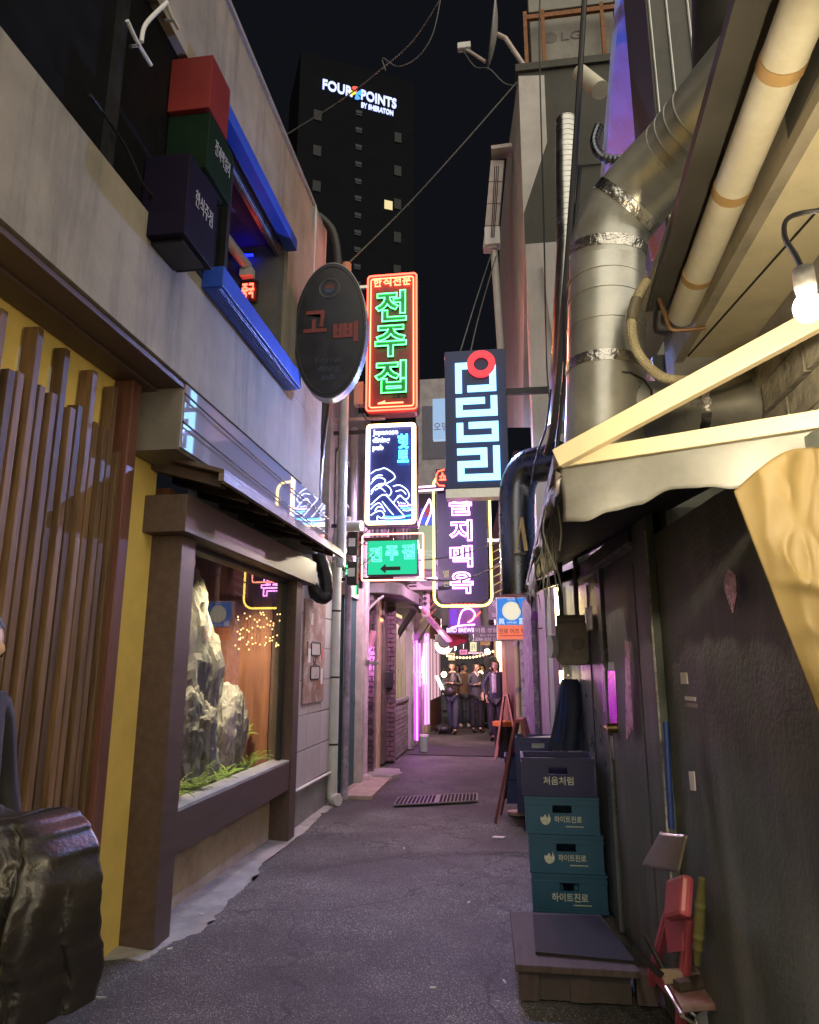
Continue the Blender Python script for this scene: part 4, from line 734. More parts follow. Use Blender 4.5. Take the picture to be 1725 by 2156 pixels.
WORN = pbr('worn pale edge', (.4, .4, .38), .7, var=.5, scale=30, bump=.2, dirt=(.05, .05, .05), dscale=9, damt=.9)
for y in (3.66, 3.345): rbox(MB(), y, y + .006, .15, 2.12, .034 if y < 3.5 else .008, .044 if y < 3.5 else .016).build('worn_edge', WORN, bw)
rbox(MB(), 3.62, 5.5, 2.12, 2.2, 0, .05).build('header', BLACKM, bw); rbox(MB(), 3.62, 5.5, 2.1, 2.118, .0, .056).build('header_trim', WORN, bw); rbox(MB(), 3.7, 4.42, .06, 2.02, .008, .02).build('panel', BLACKW, bw, bevel=.006)
dr = thing('metal_door', 'dark grey metal door with lever handle in the black wall', 'door', (.7, 5, 0))
DOOR = pbr('grey metal door', (.22, .23, .25), .3, metal=.5, var=.25, scale=4, bump=.1, dirt=(.09, .09, .1), damt=.6, streak=1)
rbox(MB(), 4.62, 5.42, .02, 2.1, -.03, .012).build('leaf', DOOR, dr)
rbox(MB(), 4.5, 4.61, .0, 2.15, -.03, .03).build('frame', DOOR, dr, bevel=.004)
rbox(MB(), 5.0, 5.02, .05, 2.05, .0125, .018).build('seam', BLACKM, dr)
LCK = pbr('brass', (.45, .33, .14), .3, metal=1)
p = ar(1300, 1533, .015); hd = MB().cyl(p, p - RNN * .06, .03, 14).build('handle', LCK, dr, smooth=True); MB().cyl(p - RNN * .055, p - RNN * .055 + V((0, .12, -.005)), .011, 10).build('lever', LCK, hd, smooth=True)
p = ar(1290, 1575, .013); MB().obox(p + V((0, -.05, -.06)), -RNN * .006, RD * .13, V((0, 0, .13))).build('lock_plate', STEEL, dr)
def rquad(pxs, name, mat, parent, off=.02):
    q = [ar(x, y, off) for x, y in pxs]; mb = MB(); n = len(q); mb.add(q + [p - RNN * .004 for p in q], [tuple(range(n)), tuple(range(2 * n - 1, n - 1, -1))] + [(i, i + n, (i + 1) % n + n, (i + 1) % n) for i in range(n)]); return mb.build(name, mat, parent)
PKF = pbr('pink foil film', (.75, .12, .7), .12, metal=.85, var=.2, scale=6, bump=.35, bscale=30, stretch=(1, 1, .15))
rquad([(1281, 1412), (1297, 1412), (1302, 1528), (1284, 1530)], 'pink_foil', PKF, dr); rquad([(1282, 1394), (1293, 1394), (1294, 1410), (1282, 1410)], 'paper_label', PAPER, dr)
tp = rquad([(1317, 1348), (1325, 1352), (1333, 1535), (1320, 1560)], 'edge_tape', pbr('peeling pink tape', (.55, .32, .3), .3, var=.5, scale=12), dr, .045)
# stickers on the wall
for pts, nm, lab, mat in ([[(1434, 1416), (1447, 1416), (1450, 1440), (1436, 1440)], 'sticker', 'small white sticker with scribble, highest on the door edge', PAPER], [[(1444, 1466), (1466, 1468), (1466, 1476), (1444, 1474)], 'sticker', 'thin torn white sticker below the scribbled one', PAPER], [[(1446, 1480), (1468, 1482), (1468, 1490), (1446, 1488)], 'sticker', 'faded grey sticker strip under the thin torn one', GUT], [[(1452, 1624), (1463, 1624), (1466, 1665), (1456, 1664)], 'sticker', 'tall white and red sticker near the shovel handle', PAPER]):
    tag(rquad(pts, nm, mat, None, .05), lab, 'sticker')
mb = MB(); lf = [(1538, 1196), (1552, 1212), (1554, 1250), (1546, 1292), (1537, 1270), (1528, 1240), (1528, 1215)]
tag(rquad(lf, 'leaf_sticker', pbr('holographic foil', (.5, .32, .3), .15, metal=.9, var=.9, scale=60, bump=.4), None, .03), 'glittering leaf shaped sticker on the black wall', 'sticker')
nt_ = rquad([(1233, 1280), (1247, 1275), (1249, 1325), (1237, 1330)], 'notice', PAPER, None, .05); tag(nt_, 'white paper notice taped on the dark wall near the meter', 'notice')
# gas meter and pipes
gm = thing('gas_meter', 'beige gas meter with grey pipes on the dark wall', 'gas meter', (.55, 5.85, 1.4)); p = ar(1205, 1355, .12)
mb = MB(); mb.prism(rrect(.24, .3, .05), p, (.97, -.2, 0), (0, 0, 1), (.02, .12, 0)); mb.build('body', pbr('beige meter', (.38, .34, .28), .5, dirt=(.2, .17, .13)), gm, bevel=.01)
MB().cyl(p + V((-.12, -.02, -.02)), p + V((-.16, -.03, -.02)), .08, 16).build('dial', WHITE, gm, smooth=True); MB().cyl(p + V((.04, -.01, 0)), p + V((.035, -.03, 0)), .045, 12).build('counter', pbr('meter counter', (.2, .18, .15), .4), gm)
for dx in (-.06, .05): MB().tube([p + V((dx, .06, .14)), p + V((dx, .06, .35)), p + V((dx + .01, .06, .75))], .018, 10).build('pipe', pbr('grey gas pipe', (.25, .25, .26), .5), gm, smooth=True)
MB().cyl(p + V((-.1, .03, .17)), p + V((.1, .03, .17)), .035, 12).build('manifold', pbr('beige meter', (.4, .36, .3)), gm, smooth=True)
jk = thing('hanging_jacket', 'dark blue jacket hanging on the wall above the crates', 'jacket', (.45, 5.7, .9)); p0 = ay(1200, 1430, 5.6)
def jkf(a, b): t = 2 * math.pi * a; z = p0.z - .52 * b; w_ = .06 + .08 * b ** .6; fold = 1 + .22 * math.sin(5 * t + 3 * b) * b; return V((p0.x + w_ * math.cos(t) * fold - .03 * b, p0.y + .06 * math.sin(t) * fold, z))
MB().grid(jkf, 40, 16).build('cloth', pbr('dark blue cloth', (.012, .02, .06), .7, var=.4, bump=.4, bscale=40), jk, smooth=True)
for k, (dx, c) in enumerate(((-.085, (.02, .06, .3)), (-.045, (.02, .05, .22)))): MB().tube([p0 + V((dx * .7, -.05, -.05)), p0 + V((dx, -.085, -.22)), p0 + V((dx - .03, -.07, -.45))], .007, 6).build('stripe', pbr('blue stripe %d' % k, c, .5), jk)
MB().cyl(p0 + V((0, .03, .03)), p0 + V((0, .1, .03)), .008).build('hook', STEEL, jk)
eb = thing('meter_board', 'dark grey fuse board behind the gas meter', 'fuse box', (.4, 6.2, 1.2)); q = ay(1180, 1360, 6.15)
MB().box(q.x, q.x + .2, 6.12, 6.25, q.z - .25, q.z + .2).build('case', pbr('dark grey case', (.07, .07, .08), .5), eb, bevel=.006); MB().box(q.x + .02, q.x + .1, 6.112, 6.119, q.z - .15, q.z + .05).build('door', pbr('dark grey case', (.1, .1, .11)), eb)
# ================================================================ CRATES
def crate(name, label, x, y, z, col, w=.455, d=.34, h=.225, logo=None, word=None, wy=0, wsz=(.2, .045), small=False, group=None, bottles=False):
    t = thing(name, label, 'crate', (x, y, z), group=group, local=True); m = pbr(name + str(col), col, .38, var=.1, bump=.06, dirt=tuple(c * .5 for c in col), damt=.4)
    th = .012; hw, hh, hz = .12, .045, h * .66
    f = MB()   # front wall with hand hole
    f.box(0, w, 0, th, 0, hz - hh / 2); f.box(0, w, 0, th, hz + hh / 2, h - .002); f.box(0, w / 2 - hw / 2, .0, th, hz - hh / 2, hz + hh / 2); f.box(w / 2 + hw / 2, w, .0, th, hz - hh / 2, hz + hh / 2)
    f.build('front', m, t)
    s = MB(); s.box(0, th, th, d - th, 0, h - .002); s.box(w - th, w, th, d - th, 0, h - .002); s.box(0, w, d - th, d, 0, h - .002); s.build('sides', m, t)
    MB().box(th, w - th, th, d - th, .01, .02).build('bottom', m, t)
    r = MB()
    for zz in (h - .018, h - .05): r.box(-.006, w + .006, -.006, 0, zz, zz + (.016 if zz > h - .03 else .006)); r.box(-.006, 0, 0, d, zz, zz + .016); r.box(w, w + .006, 0, d, zz, zz + .016); r.box(-.006, w + .006, d, d + .006, zz, zz + .016)
    for xx in (.0, .06, w - .065, w - .006): r.box(xx, xx + .006, -.005, 0, 0, h - .05)
    r.box(-.004, w + .004, -.004, 0, 0, .012); r.build('rim', m, t)
    if bottles:
        for i in range(4):
            for j in range(3): MB().tube([(.06 + .11 * i, .06 + .1 * j, .03), (.06 + .11 * i, .06 + .1 * j, .13), (.06 + .11 * i, .06 + .1 * j, .17), (.06 + .11 * i, .06 + .1 * j, .2)], [.03, .03, .012, .012], 8).build('bottle_compartment', m, t)
    if word: text(word, *wsz, (w / 2 + wy, -.0015, h * .4), 'lettering', pbr('crate print', (.55, .58, .5), .6, var=.25, scale=40), t, depth=.002, off=.012)
    if logo:
        mb = MB(); mb.prism([(.032 * math.cos(a), .036 * math.sin(a)) for a in [-3.5 + .28 * k for k in range(14)]] + [(.02, .035), (.014, .0), (-.002, .028), (-.016, .008)], (w / 2 - .105, -.0015, h * .4), (1, 0, 0), (0, 0, 1), (0, -.002, 0)); mb.build('emblem', pbr('crate print', (.5, .5, .4)), t)
    if small: MB().box(w / 2 + .02, w / 2 + .13, -.0025, -.001, h * .2, h * .2 + .005).build('small_print', pbr('crate print', (.5, .5, .4)), t)
    return t
CX, CY = .085, 4.78
crate('bottle_crate', 'teal bottle crate with plain lettering, lowest of the crate stack', CX + .025, CY, .0, (.024, .092, .165), word='하이트진로', wsz=(.22, .05), small=True, bottles=True)
crate('bottle_crate', 'teal bottle crate with emblem, second from the bottom of the stack', CX + .015, CY, .226, (.024, .096, .172), word='하이트진로', logo=1, wy=.035, wsz=(.17, .04), small=True)
crate('bottle_crate', 'teal bottle crate with emblem directly under the dark blue crate', CX, CY, .452, (.024, .1, .18), word='하이트진로', logo=1, wy=.035, wsz=(.17, .04), small=True)
crate('bottle_crate', 'dark blue bottle crate on top of the teal stack', CX - .015, CY, .678, (.02, .02, .09), h=.235, word='처음처럼', wsz=(.19, .05))
rc, rt_ = ay(1086, 1580, 6.9), ay(1100, 1552, 6.9).z; rl, rlt = ay(1063, 1600, 7.35), ay(1064, 1592, 7.35).z
crate('back_crate', 'dark blue crate holding a white bin behind the front stack', rc.x, 6.9, rt_ - .22, (.02, .025, .12), h=.22, w=.42)
crate('back_crate', 'dark blue crate under the one with the white bin', rc.x, 6.9, rt_ - .447, (.02, .025, .1), h=.225, w=.42)
crate('back_crate', 'dark blue crate at the bottom under the white bin stack', rc.x, 6.9, max(.0, rt_ - .675), (.02, .025, .1), h=.225, w=.42)
crate('back_crate', 'blue crate low behind the stack beside the maroon board', rl.x, 7.35, rlt - .22, (.02, .03, .2), h=.22, w=.42)
crate('back_crate', 'blue crate on the ground at the bottom of the rear stack', rl.x + .01, 7.35, max(.0, rlt - .445), (.02, .03, .18), h=.22, w=.42)
bn = MB(); p = ay(1108, 1582, 6.98); bn.obox(p, V((.3, .06, .02)), V((-.03, .16, 0)), V((0, 0, .11))); tag(bn.build('plastic_bin', pbr('white plastic', (.55, .58, .56), .3, var=.05), bevel=.012), 'white plastic bin tipped inside the rear blue crate', 'bin')
for k, (px, m) in enumerate(((1176, pbr('brushed pole', (.4, .38, .34), .3, metal=1)), (1192, pbr('brushed pole', (.4, .38, .34))))):
    tag(MB().cyl(ay(px - 14, 1600, 6.0), ay(px + 16, 1470, 6.0), .011, 8).build('mop_handle', m, smooth=True), 'metal mop handle leaning over the crates, %s one' % ('left' if k == 0 else 'right'), 'mop handle')
# ================================================================ PLATFORM AND NEAR CLUTTER
pf = thing('wooden_platform', 'low wooden platform with a dark rubber mat in front of the crates', 'platform', (.3, 4, 0))
PLY = pbr('weathered plywood', (.075, .058, .055), .65, var=.3, scale=5, bump=.25, stretch=(6, 1, 1), dirt=(.1, .08, .07), damt=.5, spec=.15)
zt = .155; q = [az(1086, 2031, zt), az(1350, 2046, zt), az(1265, 1926, zt), az(1074, 1919, zt)]
mb = MB(); mb.prism([(p.x, p.y) for p in q], (0, 0, zt - .03), (1, 0, 0), (0, 1, 0), (0, 0, .03)); mb.build('top', PLY, pf, bevel=.004)
m2 = [az(1128, 2010, zt), az(1340, 2030, zt), az(1262, 1934, zt), az(1122, 1930, zt)]; mb = MB(); mb.prism([(p.x, p.y) for p in m2], (0, 0, zt + .001), (1, 0, 0), (0, 1, 0), (0, 0, .012)); mb.build('mat', pbr('rubber mat', (.02, .019, .018), .75, bump=.4, spec=.2), pf)
for px, py in ((1092, 2030), (1340, 2040), (1085, 1935), (1200, 2034)): p = az(px, py, zt); MB().box(p.x, p.x + .09, p.y + .02, p.y + .1, 0, zt - .031).build('foot', PLY, pf)
mb = MB(); mb.box(q[0].x + .02, q[1].x - .04, q[0].y + .05, q[0].y + .08, 0, .124); mb.build('board', pbr('dark board front', (.05, .04, .035), .7), pf)
# shovel
sv = thing('shovel', 'shovel with blue handle and metal blade leaning on the black wall', 'shovel', (.7, 4, .4))
MB().cyl(ar(1402, 1520, .07), ar(1414, 1745, .09), .013, 10).build('handle', pbr('blue grip', (.02, .05, .22), .4), sv, smooth=True)
A = [ar(1392, 1750, .1), ar(1448, 1758, .1), ar(1430, 1838, .14), ar(1352, 1822, .18)]
def bl(a, b): p = A[0].lerp(A[1], a).lerp(A[3].lerp(A[2], a), b); return p - RNN * (.03 * math.sin(math.pi * a) * (1 - b * .4))
MB().grid(bl, 12, 10).build('blade', pbr('worn blade', (.3, .28, .28), .35, metal=.8, var=.4, dirt=(.08, .06, .05), damt=.8), sv, smooth=True, solid=.004)
# red folding step stool
fs_ = thing('folding_step', 'red plastic folding step stool leaning against the wall', 'step stool', (.65, 3.9, 0))
REDP = pbr('red plastic', (.5, .1, .13), .35, var=.15, bump=.05)
lt0, lt1, lb0, lb1 = ar(1408, 1925, .075), ar(1450, 1932, .06), az(1362, 2096), rp(3.36, .0, .05)
for a, b in ((lb0, lt0), (lb1, lt1)):
    for k in range(3): MB().bar(a + RD * (.022 * (1 - k)) - RNN * .004 * (k % 2), b + RD * (.022 * (1 - k)) - RNN * .004 * (k % 2), .03, .0195, up=RD).build('leg', REDP, fs_, bevel=.004)
MB().prism([(0, 0), (1, 0), (.86, -.42), (.12, -.5)], lt0 + RD * .02, lt1 - lt0, V((0, 0, .3)), -RNN * .018).build('panel', REDP, fs_)
s0, s1 = ar(1426, 1935, .1), ar(1432, 1848, .06); MB().bar(s0, s1, .05, .19, up=RD).build('seat', REDP, fs_, bevel=.018)
MB().bar(lb0.lerp(lt0, .3), lb1.lerp(lt1, .3), .012, .05).build('crossbar', REDP, fs_, bevel=.004)
bt = MB(); c = ar(1468, 2030, .06); tpz = ar(1478, 1850, .05)
pts = [c.lerp(tpz, k / 44) for k in range(45)]; bt.tube(pts, [(.012 + .008 * math.sin(math.pi * k / 44) + (.003 if k in (8, 9, 14, 15, 30, 31) else 0)) for k in range(45)], 14); tag(bt.build('table_leg', pbr('olive turned wood', (.16, .15, .05), .5), smooth=True), 'olive green turned wooden leg behind the red stool', 'furniture leg')
# small folding seat with a trowel and a block
ST = thing('small_stool', 'small folding seat with a worn reddish board at the bottom right', 'stool', (.7, 3.1, 0)); zs = .27
Q = [az(1402, 2062, zs), az(1435, 2118, zs), az(1585, 2108, zs), az(1530, 2062, zs)]
mb = MB(); mb.prism([(p.x, p.y) for p in Q], (0, 0, zs - .025), (1, 0, 0), (0, 1, 0), (0, 0, .025)); mb.build('seat', pbr('worn red board', (.19, .09, .08), .6, var=.4, scale=8, dirt=(.3, .27, .26), damt=.6, dscale=6), ST, bevel=.006)
for a, b in ((Q[0], Q[2]), (Q[1], Q[3])): MB().tube([V((a.x, a.y, zs - .03)), V((b.x, b.y, .02))], .009, 8).build('leg', STEEL, ST, smooth=True); MB().tube([V((b.x, b.y, zs - .03)), V((a.x, a.y, .02))], .009, 8).build('leg', STEEL, ST, smooth=True)
for i, j in ((0, 1), (2, 3)): MB().cyl(V((Q[i].x, Q[i].y, zs - .03)), V((Q[j].x, Q[j].y, zs - .03)), .009, 8).build('rail', STEEL, ST, smooth=True)
MB().cyl(V((Q[0].x - .05, Q[0].y + .1, zs + .12)), V((Q[0].x + .01, Q[0].y, zs)), .01, 8).build('side_arm', BLACKM, ST)
tr = thing('trowel', 'wide worn plastering trowel resting on the folding seat', 'trowel', (.75, 3.3, .3)); T = [az(1390, 2040, zs + .05), az(1500, 2035, zs + .04), az(1512, 2052, zs + .03), az(1400, 2072, zs + .01)]
mb = MB(); mb.add(T + [p - V((0, 0, .003)) for p in T], [(0, 1, 2, 3), (7, 6, 5, 4), (0, 4, 5, 1), (1, 5, 6, 2), (2, 6, 7, 3), (3, 7, 4, 0)]); mb.build('blade', pbr('dirty trowel', (.3, .24, .17), .5, metal=.4, var=.4, dirt=(.16, .09, .05), damt=.8), tr); MB().bar(T[0].lerp(T[3], .5), T[0].lerp(T[3], .5) + V((-.1, .05, .08)), .02, .02).build('handle', BLACKM, tr)
tag(MB().bar(az(1425, 2075, zs + .02), az(1520, 2058, zs + .02), .04, .03).build('wooden_block', pbr('dark block', (.06, .045, .035), .7)), 'dark wooden block lying on the folding seat', 'block')
tub = thing('tub', 'pale rim of a tub at the very bottom right corner', 'tub', (.7, 2.9, 0)); p = az(1545, 2160, .2)
mb = MB(); mb.tube([V((p.x, p.y, z)) for z in (.0, .19)], [.1, .13], 24, cap=False); mb.build('body', WHITE, tub, smooth=True, solid=.004); MB().tube([V((p.x + .13 * math.cos(k * .2618), p.y + .13 * math.sin(k * .2618), .195)) for k in range(24)], .006, 6, closed=True).build('rim', WHITE, tub, smooth=True)
# A-boards
def aboard(name, label, px, py0, y, h, mat, w=.42, d=.34, rz=0):
    p = az(px, py0); t = thing(name, label, 'sign board', (p.x + d * (.42 if name == 'menu_board' else .2), p.y, 0), rz, local=True)
    for sg in (-1, 1):
        for xx in (0, w): MB().bar((xx, sg * d / 2, 0), (xx, sg * .03, h), .035, .025).build('leg', mat, t)
        mb = MB(); mb.obox(V((.02, sg * (d / 2 - d * .16), h * .2)), V((w - .04, 0, 0)), V((0, -sg * (d / 2 - d * .16 - .03), h * .78)), V((0, sg * .012, .002))); mb.build('panel', mat, t)
    MB().box(0, w, -.04, .04, h - .01, h + .02).build('top_rail', mat, t)
    return t
MAROON = pbr('maroon board', (.2, .045, .045), .4, var=.2, bump=.1)
aboard('menu_board', 'maroon folding sandwich board leaning beside the crates', 1052, 1735, 6.8, .95, MAROON, .4, .5, 1.45)
aboard('slim_board', 'slim pink edged sandwich board further along the right side', 1058, 1600, 11, 1.0, pbr('pinkish board', (.42, .2, .16), .5), .35, .4, 1.5)
bb = thing('waste_bin', 'black waste bin with an orange rim by the sandwich boards', 'bin', (.0, 12, 0)); p = az(1064, 1592); bx0 = MB(); bx0.tube([V((p.x, p.y, 0)), V((p.x, p.y, .5))], [.15, .19], 20); bx0.build('body', BLACKM, bb, smooth=True); MB().tube([V((p.x, p.y, .49)), V((p.x, p.y, .56))], [.2, .2], 20).build('rim', pbr('orange plastic', (.7, .2, .04), .4), bb, smooth=True)
tag(MB().cyl(az(1090, 1715) + V((0, 0, .005)), az(1090, 1715) + V((0, 0, .03)), .1, 20).build('sign_foot', pbr('orange pale disc', (.6, .42, .35), .5), smooth=True), 'round pale foot lying on the ground behind the maroon board', 'base')
# ================================================================ RIGHT SIDE FURTHER BACK
rf = thing('right_shop_row', 'row of narrow shop fronts with posts along the right side', 'shop front', (.2, 9, 0))
def rstrip(px0, px1, z0, z1, name, mat, out=.05, back=.3, parent=rf):
    a, b = ar(px0, 1500), ar(px1, 1500); return rbox(MB(), min(a.y, b.y), max(a.y, b.y), z0, z1, -back, out).build(name, mat, parent)
FLAKE = pbr('flaking violet paint', (.22, .16, .3), .5, var=.3, dirt=(.6, .58, .62), dscale=9, damt=.9, bump=.3)
rbox(MB(), 6.3, 20, 0, 2.55, -.6, -.1).build('wall', pbr('dark shop wall', (.08, .07, .08), .7), rf)
rstrip(1176, 1190, 0, 2.4, 'panel', pbr('dark trim', (.05, .04, .05), .5), .03); rstrip(1164, 1176, 0, 2.4, 'panel', pbr('pale green board', (.25, .33, .25), .5, dirt=(.4, .36, .38)), .02)
rstrip(1147, 1163, 0, 2.5, 'panel', pbr('lilac board', (.42, .34, .44), .5, dirt=(.3, .25, .33), damt=.5), .03); rstrip(1119, 1139, 0, 2.3, 'post', FLAKE, .07)
rstrip(1140, 1146, 0, 2.3, 'trim', BLACKM, .02); rstrip(1098, 1104, 0, 2.2, 'poster_column', pbr('poster column', (.62, .6, .64), .6, dirt=(.12, .12, .16), dscale=14, damt=.9), .06)
rstrip(1072, 1094, 0, 2.3, 'door', pbr('brown shop door', (.13, .06, .04), .5, var=.3, stretch=(6, 6, .5)), .02); rstrip(1062, 1070, 0, 2.3, 'door', pbr('tan shop door', (.3, .15, .08), .5), .02)
rstrip(1052, 1060, .7, 2.1, 'added_glow_window', em('added window glow', (3, 1.9, .9)), .03); rstrip(1046, 1051, .1, 2.1, 'door', PALEWOOD, .03)  # glowing window added to lift the far right side
yp = ar(1112, 1500).y; MB().cyl(rp(yp, 0, .12), rp(yp, 2.9, .12), .035, 12).build('yellow_pole', pbr('cream pole', (.55, .45, .25), .5, dirt=(.3, .2, .1)), rf, smooth=True)
for z in (1.15, 1.75): MB().cyl(rp(yp, z, .12), rp(yp, z + .05, .12), .045, 12).build('clamp', STEEL, rf)
for k, (px, z0, z1) in enumerate(((1181, 1.55, 2.15), (1184, .95, 1.45), (1189, 1.75, 2.1))):
    a = ar(px, 1450, .07); t = thing('tube_light', ['upright yellow white tube light, upper one left of the gas meter', 'upright yellow white tube light, lower one left of the gas meter', 'short yellow white tube light nearest the gas meter'][k], 'light', (a.x, a.y, z0))
    MB().cyl((a.x, a.y, z0), (a.x, a.y, z1), .018, 10).build('tube', em('warm tube', (14, 10.5, 5)), t, smooth=True); MB().bar((a.x + .03, a.y, z0 - .03), (a.x + .03, a.y, z1 + .03), .03, .03).build('housing', WHITE, t)
tv = thing('purple_lamp', 'upright violet tube and purple flood lamp above the flaking post', 'lamp', (.3, 8.3, 2)); a = ay(1130, 1330, 8.0)
MB().cyl(ay(1131, 1310, 8.3), ay(1131, 1250, 8.3), .022, 10).build('tube', em('soft violet tube', (5, .5, 8)), tv, smooth=True); mb = MB(); mb.obox(ay(1117, 1305, 8.0), V((.12, .05, -.05)), V((.0, .1, 0)), V((.02, 0, .11))); mb.build('flood_case', pbr('violet case', (.3, .12, .4), .4), tv, bevel=.008)
mb = MB(); mb.obox(ay(1133, 1325, 7.6), V((.2, .1, .12)), V((.05, -.12, 0)), V((0, 0, .012))); mb.build('shade', BLACKM, tv)
# soju lightbox sign
y = 9.6; a, b = ay(1044, 1258, y), ay(1112, 1348, y); cx, cz, w, h = (a.x + b.x) / 2, (a.z + b.z) / 2, b.x - a.x, a.z - b.z
sj = thing('lightbox_sign', 'blue and orange light box sign with a round white disc', 'sign', (cx, y, b.z))
MB().box(a.x, b.x, y, y + .1, b.z, a.z).build('box', WHITE, sj, bevel=.008)
MB().box(a.x + .015, b.x - .015, y - .006, y - .001, b.z + h * .36, a.z - .015).build('blue_face', em('blue lit face', (.035, .2, .62)), sj)
MB().box(a.x + .015, b.x - .015, y - .006, y - .001, b.z + .015, b.z + h * .345).build('orange_face', em('orange lit face', (.78, .16, .09)), sj)
mb = MB(); mb.prism(ell(w * .3, w * .3), (cx, y - .012, b.z + h * .68), (1, 0, 0), (0, 0, 1), (0, .005, 0)); mb.build('disc', em('cream lit face', (.75, .68, .52)), sj)
for k in range(28): t = 6.2832 * k / 28; MB().box(cx + w * .26 * math.cos(t) - .003, cx + w * .26 * math.cos(t) + .003, y - .0145, y - .012, b.z + h * .68 + w * .26 * math.sin(t) - .003, b.z + h * .68 + w * .26 * math.sin(t) + .003).build('dot', pbr('blue dots', (.03, .12, .4), .5), sj)
text('진로 이즈 백', w * .84, h * .12, (cx, y - .008, b.z + h * .21), 'lettering', INK, sj, depth=.003, off=.008); MB().box(cx - w * .4, cx + w * .4, y - .008, y - .006, b.z + h * .1, b.z + h * .115).build('small_print', pbr('dark red print', (.3, .03, .03), .6), sj)
CW = em('white lit print', (.85, .9, 1)); text('眞', w * .2, h * .14, (cx - w * .33, y - .009, b.z + h * .44), 'lettering', CW, sj, depth=.003); text('露', w * .2, h * .14, (cx + w * .33, y - .009, b.z + h * .44), 'lettering', CW, sj, depth=.003); text('소주의 원조', w * .32, h * .05, (cx, y - .008, b.z + h * .41), 'lettering', CW, sj, depth=.003); text('SINCE 1924', w * .24, h * .018, (cx, y - .008, a.z - h * .06), 'lettering', CW, sj, depth=.003)
MB().bar((b.x, y + .05, cz + .2), rp(9.7, cz + .2, .05), .03, .03).build('bracket', STEEL, sj)
MB().tube(sag((cx + .05, y - .02, a.z + .05), (b.x + .04, y - .02, b.z + h * .6), .12), .005, 5).build('lead', RUB, sj)
# ================================================================ AWNING, BARS, BULB, TARPAULIN (near right)
aw = thing('awning', 'black awning on cream steel bars with a sagging grey valance', 'awning', (.5, 3, 2.1))
A0, C0, U0 = ay(1178, 972, 2.2), ay(1900, 858, 1.8), ay(1900, 585, 1.8)
B0, D0 = ay(1112, 1236, 5.6), ay(1420, 1166, 4.25)
D0 = V((rx(5.4) + .02, 5.4, 2.3)); C1 = V((rx(1.85) + .12, 1.85, C0.z + .01))
sheet = MB().grid(lambda a, b: A0.lerp(B0, b).lerp(C1.lerp(D0, b), a) + V((0, 0, .012 + .02 * math.sin(9 * b) * math.sin(3.1 * a))), 14, 20); sheet.build('sheet', pbr('black awning sheet', (.03, .03, .033), .6, bump=.1), aw, smooth=True, solid=.006)
MB().bar(A0, C0, .042, .05).build('lower_bar', CREAMB, aw, bevel=.003)
MB().bar(A0 + V((-.01, -.045, -.005)), U0 + V((0, -.04, 0)), .035, .062).build('upper_bar', CREAMB, aw, bevel=.003)
MB().bar(A0, B0, .04, .05).build('front_bar', pbr('charred bar', (.25, .22, .22), .7, var=.6, scale=12, bump=.5, dirt=(.03, .03, .03), damt=.8, dscale=8), aw, bevel=.003)
MB().bar(B0 + V((0, 0, -.02)), D0 + V((0, 0, -.1)), .04, .08).build('rear_bar', BLACKM, aw); MB().bar(B0 + V((0, -.022, -.055)), D0 + V((0, -.022, -.135)), .006, .012).build('rear_lit_edge', STEEL, aw)  # thin pale strip put in for the light along the rear bar's edge
p = A0 + V((.06, -.065, .022)); MB().cyl(p, p + V((0, -.012, 0)), .007, 8).build('bolt', RUST, aw)
def vf(a, b):
    top = A0.lerp(C0, a) + V((0, .004, -.02)); d = [.18, .19, .165, .15, .115, .125, .14, .13, .1, .11, .13, .13]
    k = a * 11; i = min(int(k), 10); t = k - i; t = t * t * (3 - 2 * t); dep = d[i] * (1 - t) + d[i + 1] * t
    return top + V((.01 * math.sin(11 * a + 3 * b) * b, -.02 * math.sin(16 * a) * b, -dep * b))
MB().grid(vf, 60, 10).build('valance', VAL, aw, smooth=True, solid=.003)
def rg(a, b): p = A0.lerp(B0, a); dr_ = (.05 + .09 * abs(noise.noise(V((a * 17, 0, 3)))) + .05 * abs(noise.noise(V((a * 60, 2, 3)))) + (.1 if .45 < a < .8 else 0)); return p + V((-.012 + .05 * noise.noise(V((a * 13, b * 2, 0))) * b, 0, -dr_ * b * 1.3))
MB().grid(rg, 120, 4).build('torn_edge', pbr('torn weathered vinyl', (.34, .3, .3), .6, var=.7, scale=18, bump=.4, dirt=(.05, .05, .06), dscale=10, damt=.8), aw, smooth=True, solid=.002)
rgd = random.Random(4)
for k in range(16):
    a = rgd.uniform(.05, .9); p = A0.lerp(B0, a) + V((rgd.uniform(-.02, .05), 0, -.04)); MB().tube(smoothpath([p, p + V((rgd.uniform(-.03, .03), .02, -.1)), p + V((rgd.uniform(-.05, .05), .03, -.1 - rgd.uniform(.05, .2)))], 4), .003, 4).build('loose_thread', WHITE, aw)
tb = thing('tarpaulin', 'golden yellow tarpaulin hanging folded from the awning at right', 'tarpaulin', (.8, 1.75, 1.5))
def tf(a, b):
    # b down, a from the straight left edge to the right
    e = ay(1545, 1035, 1.86).lerp(ay(1835, 1790, 1.7), b); r = ay(1900, 900, 1.75).lerp(ay(1990, 1900, 1.62), b)
    p = e.lerp(r, a); w_ = min(1, a * 7)
    fold = w_ * (.02 * math.sin(9 * a + 2 * b) * (1 - .4 * b) + .03 * noise.noise(V((a * 3, b * 4, 1))) + .012 * (1 - abs(noise.noise(V((a * 6 + b * 3, b * 7 - a * 2, 7))))) ** 3 + .012 * math.exp(-((b - .3 - .25 * a) / .02) ** 2) + .014 * math.exp(-((b - .6 + .2 * a) / .025) ** 2))
    top = -.06 * math.exp(-((a - .05) / .12) ** 2) * 0
    return p + V((0, -fold, .05 * math.sin(math.pi * min(1, a * 1.4)) * (1 - b) + top))
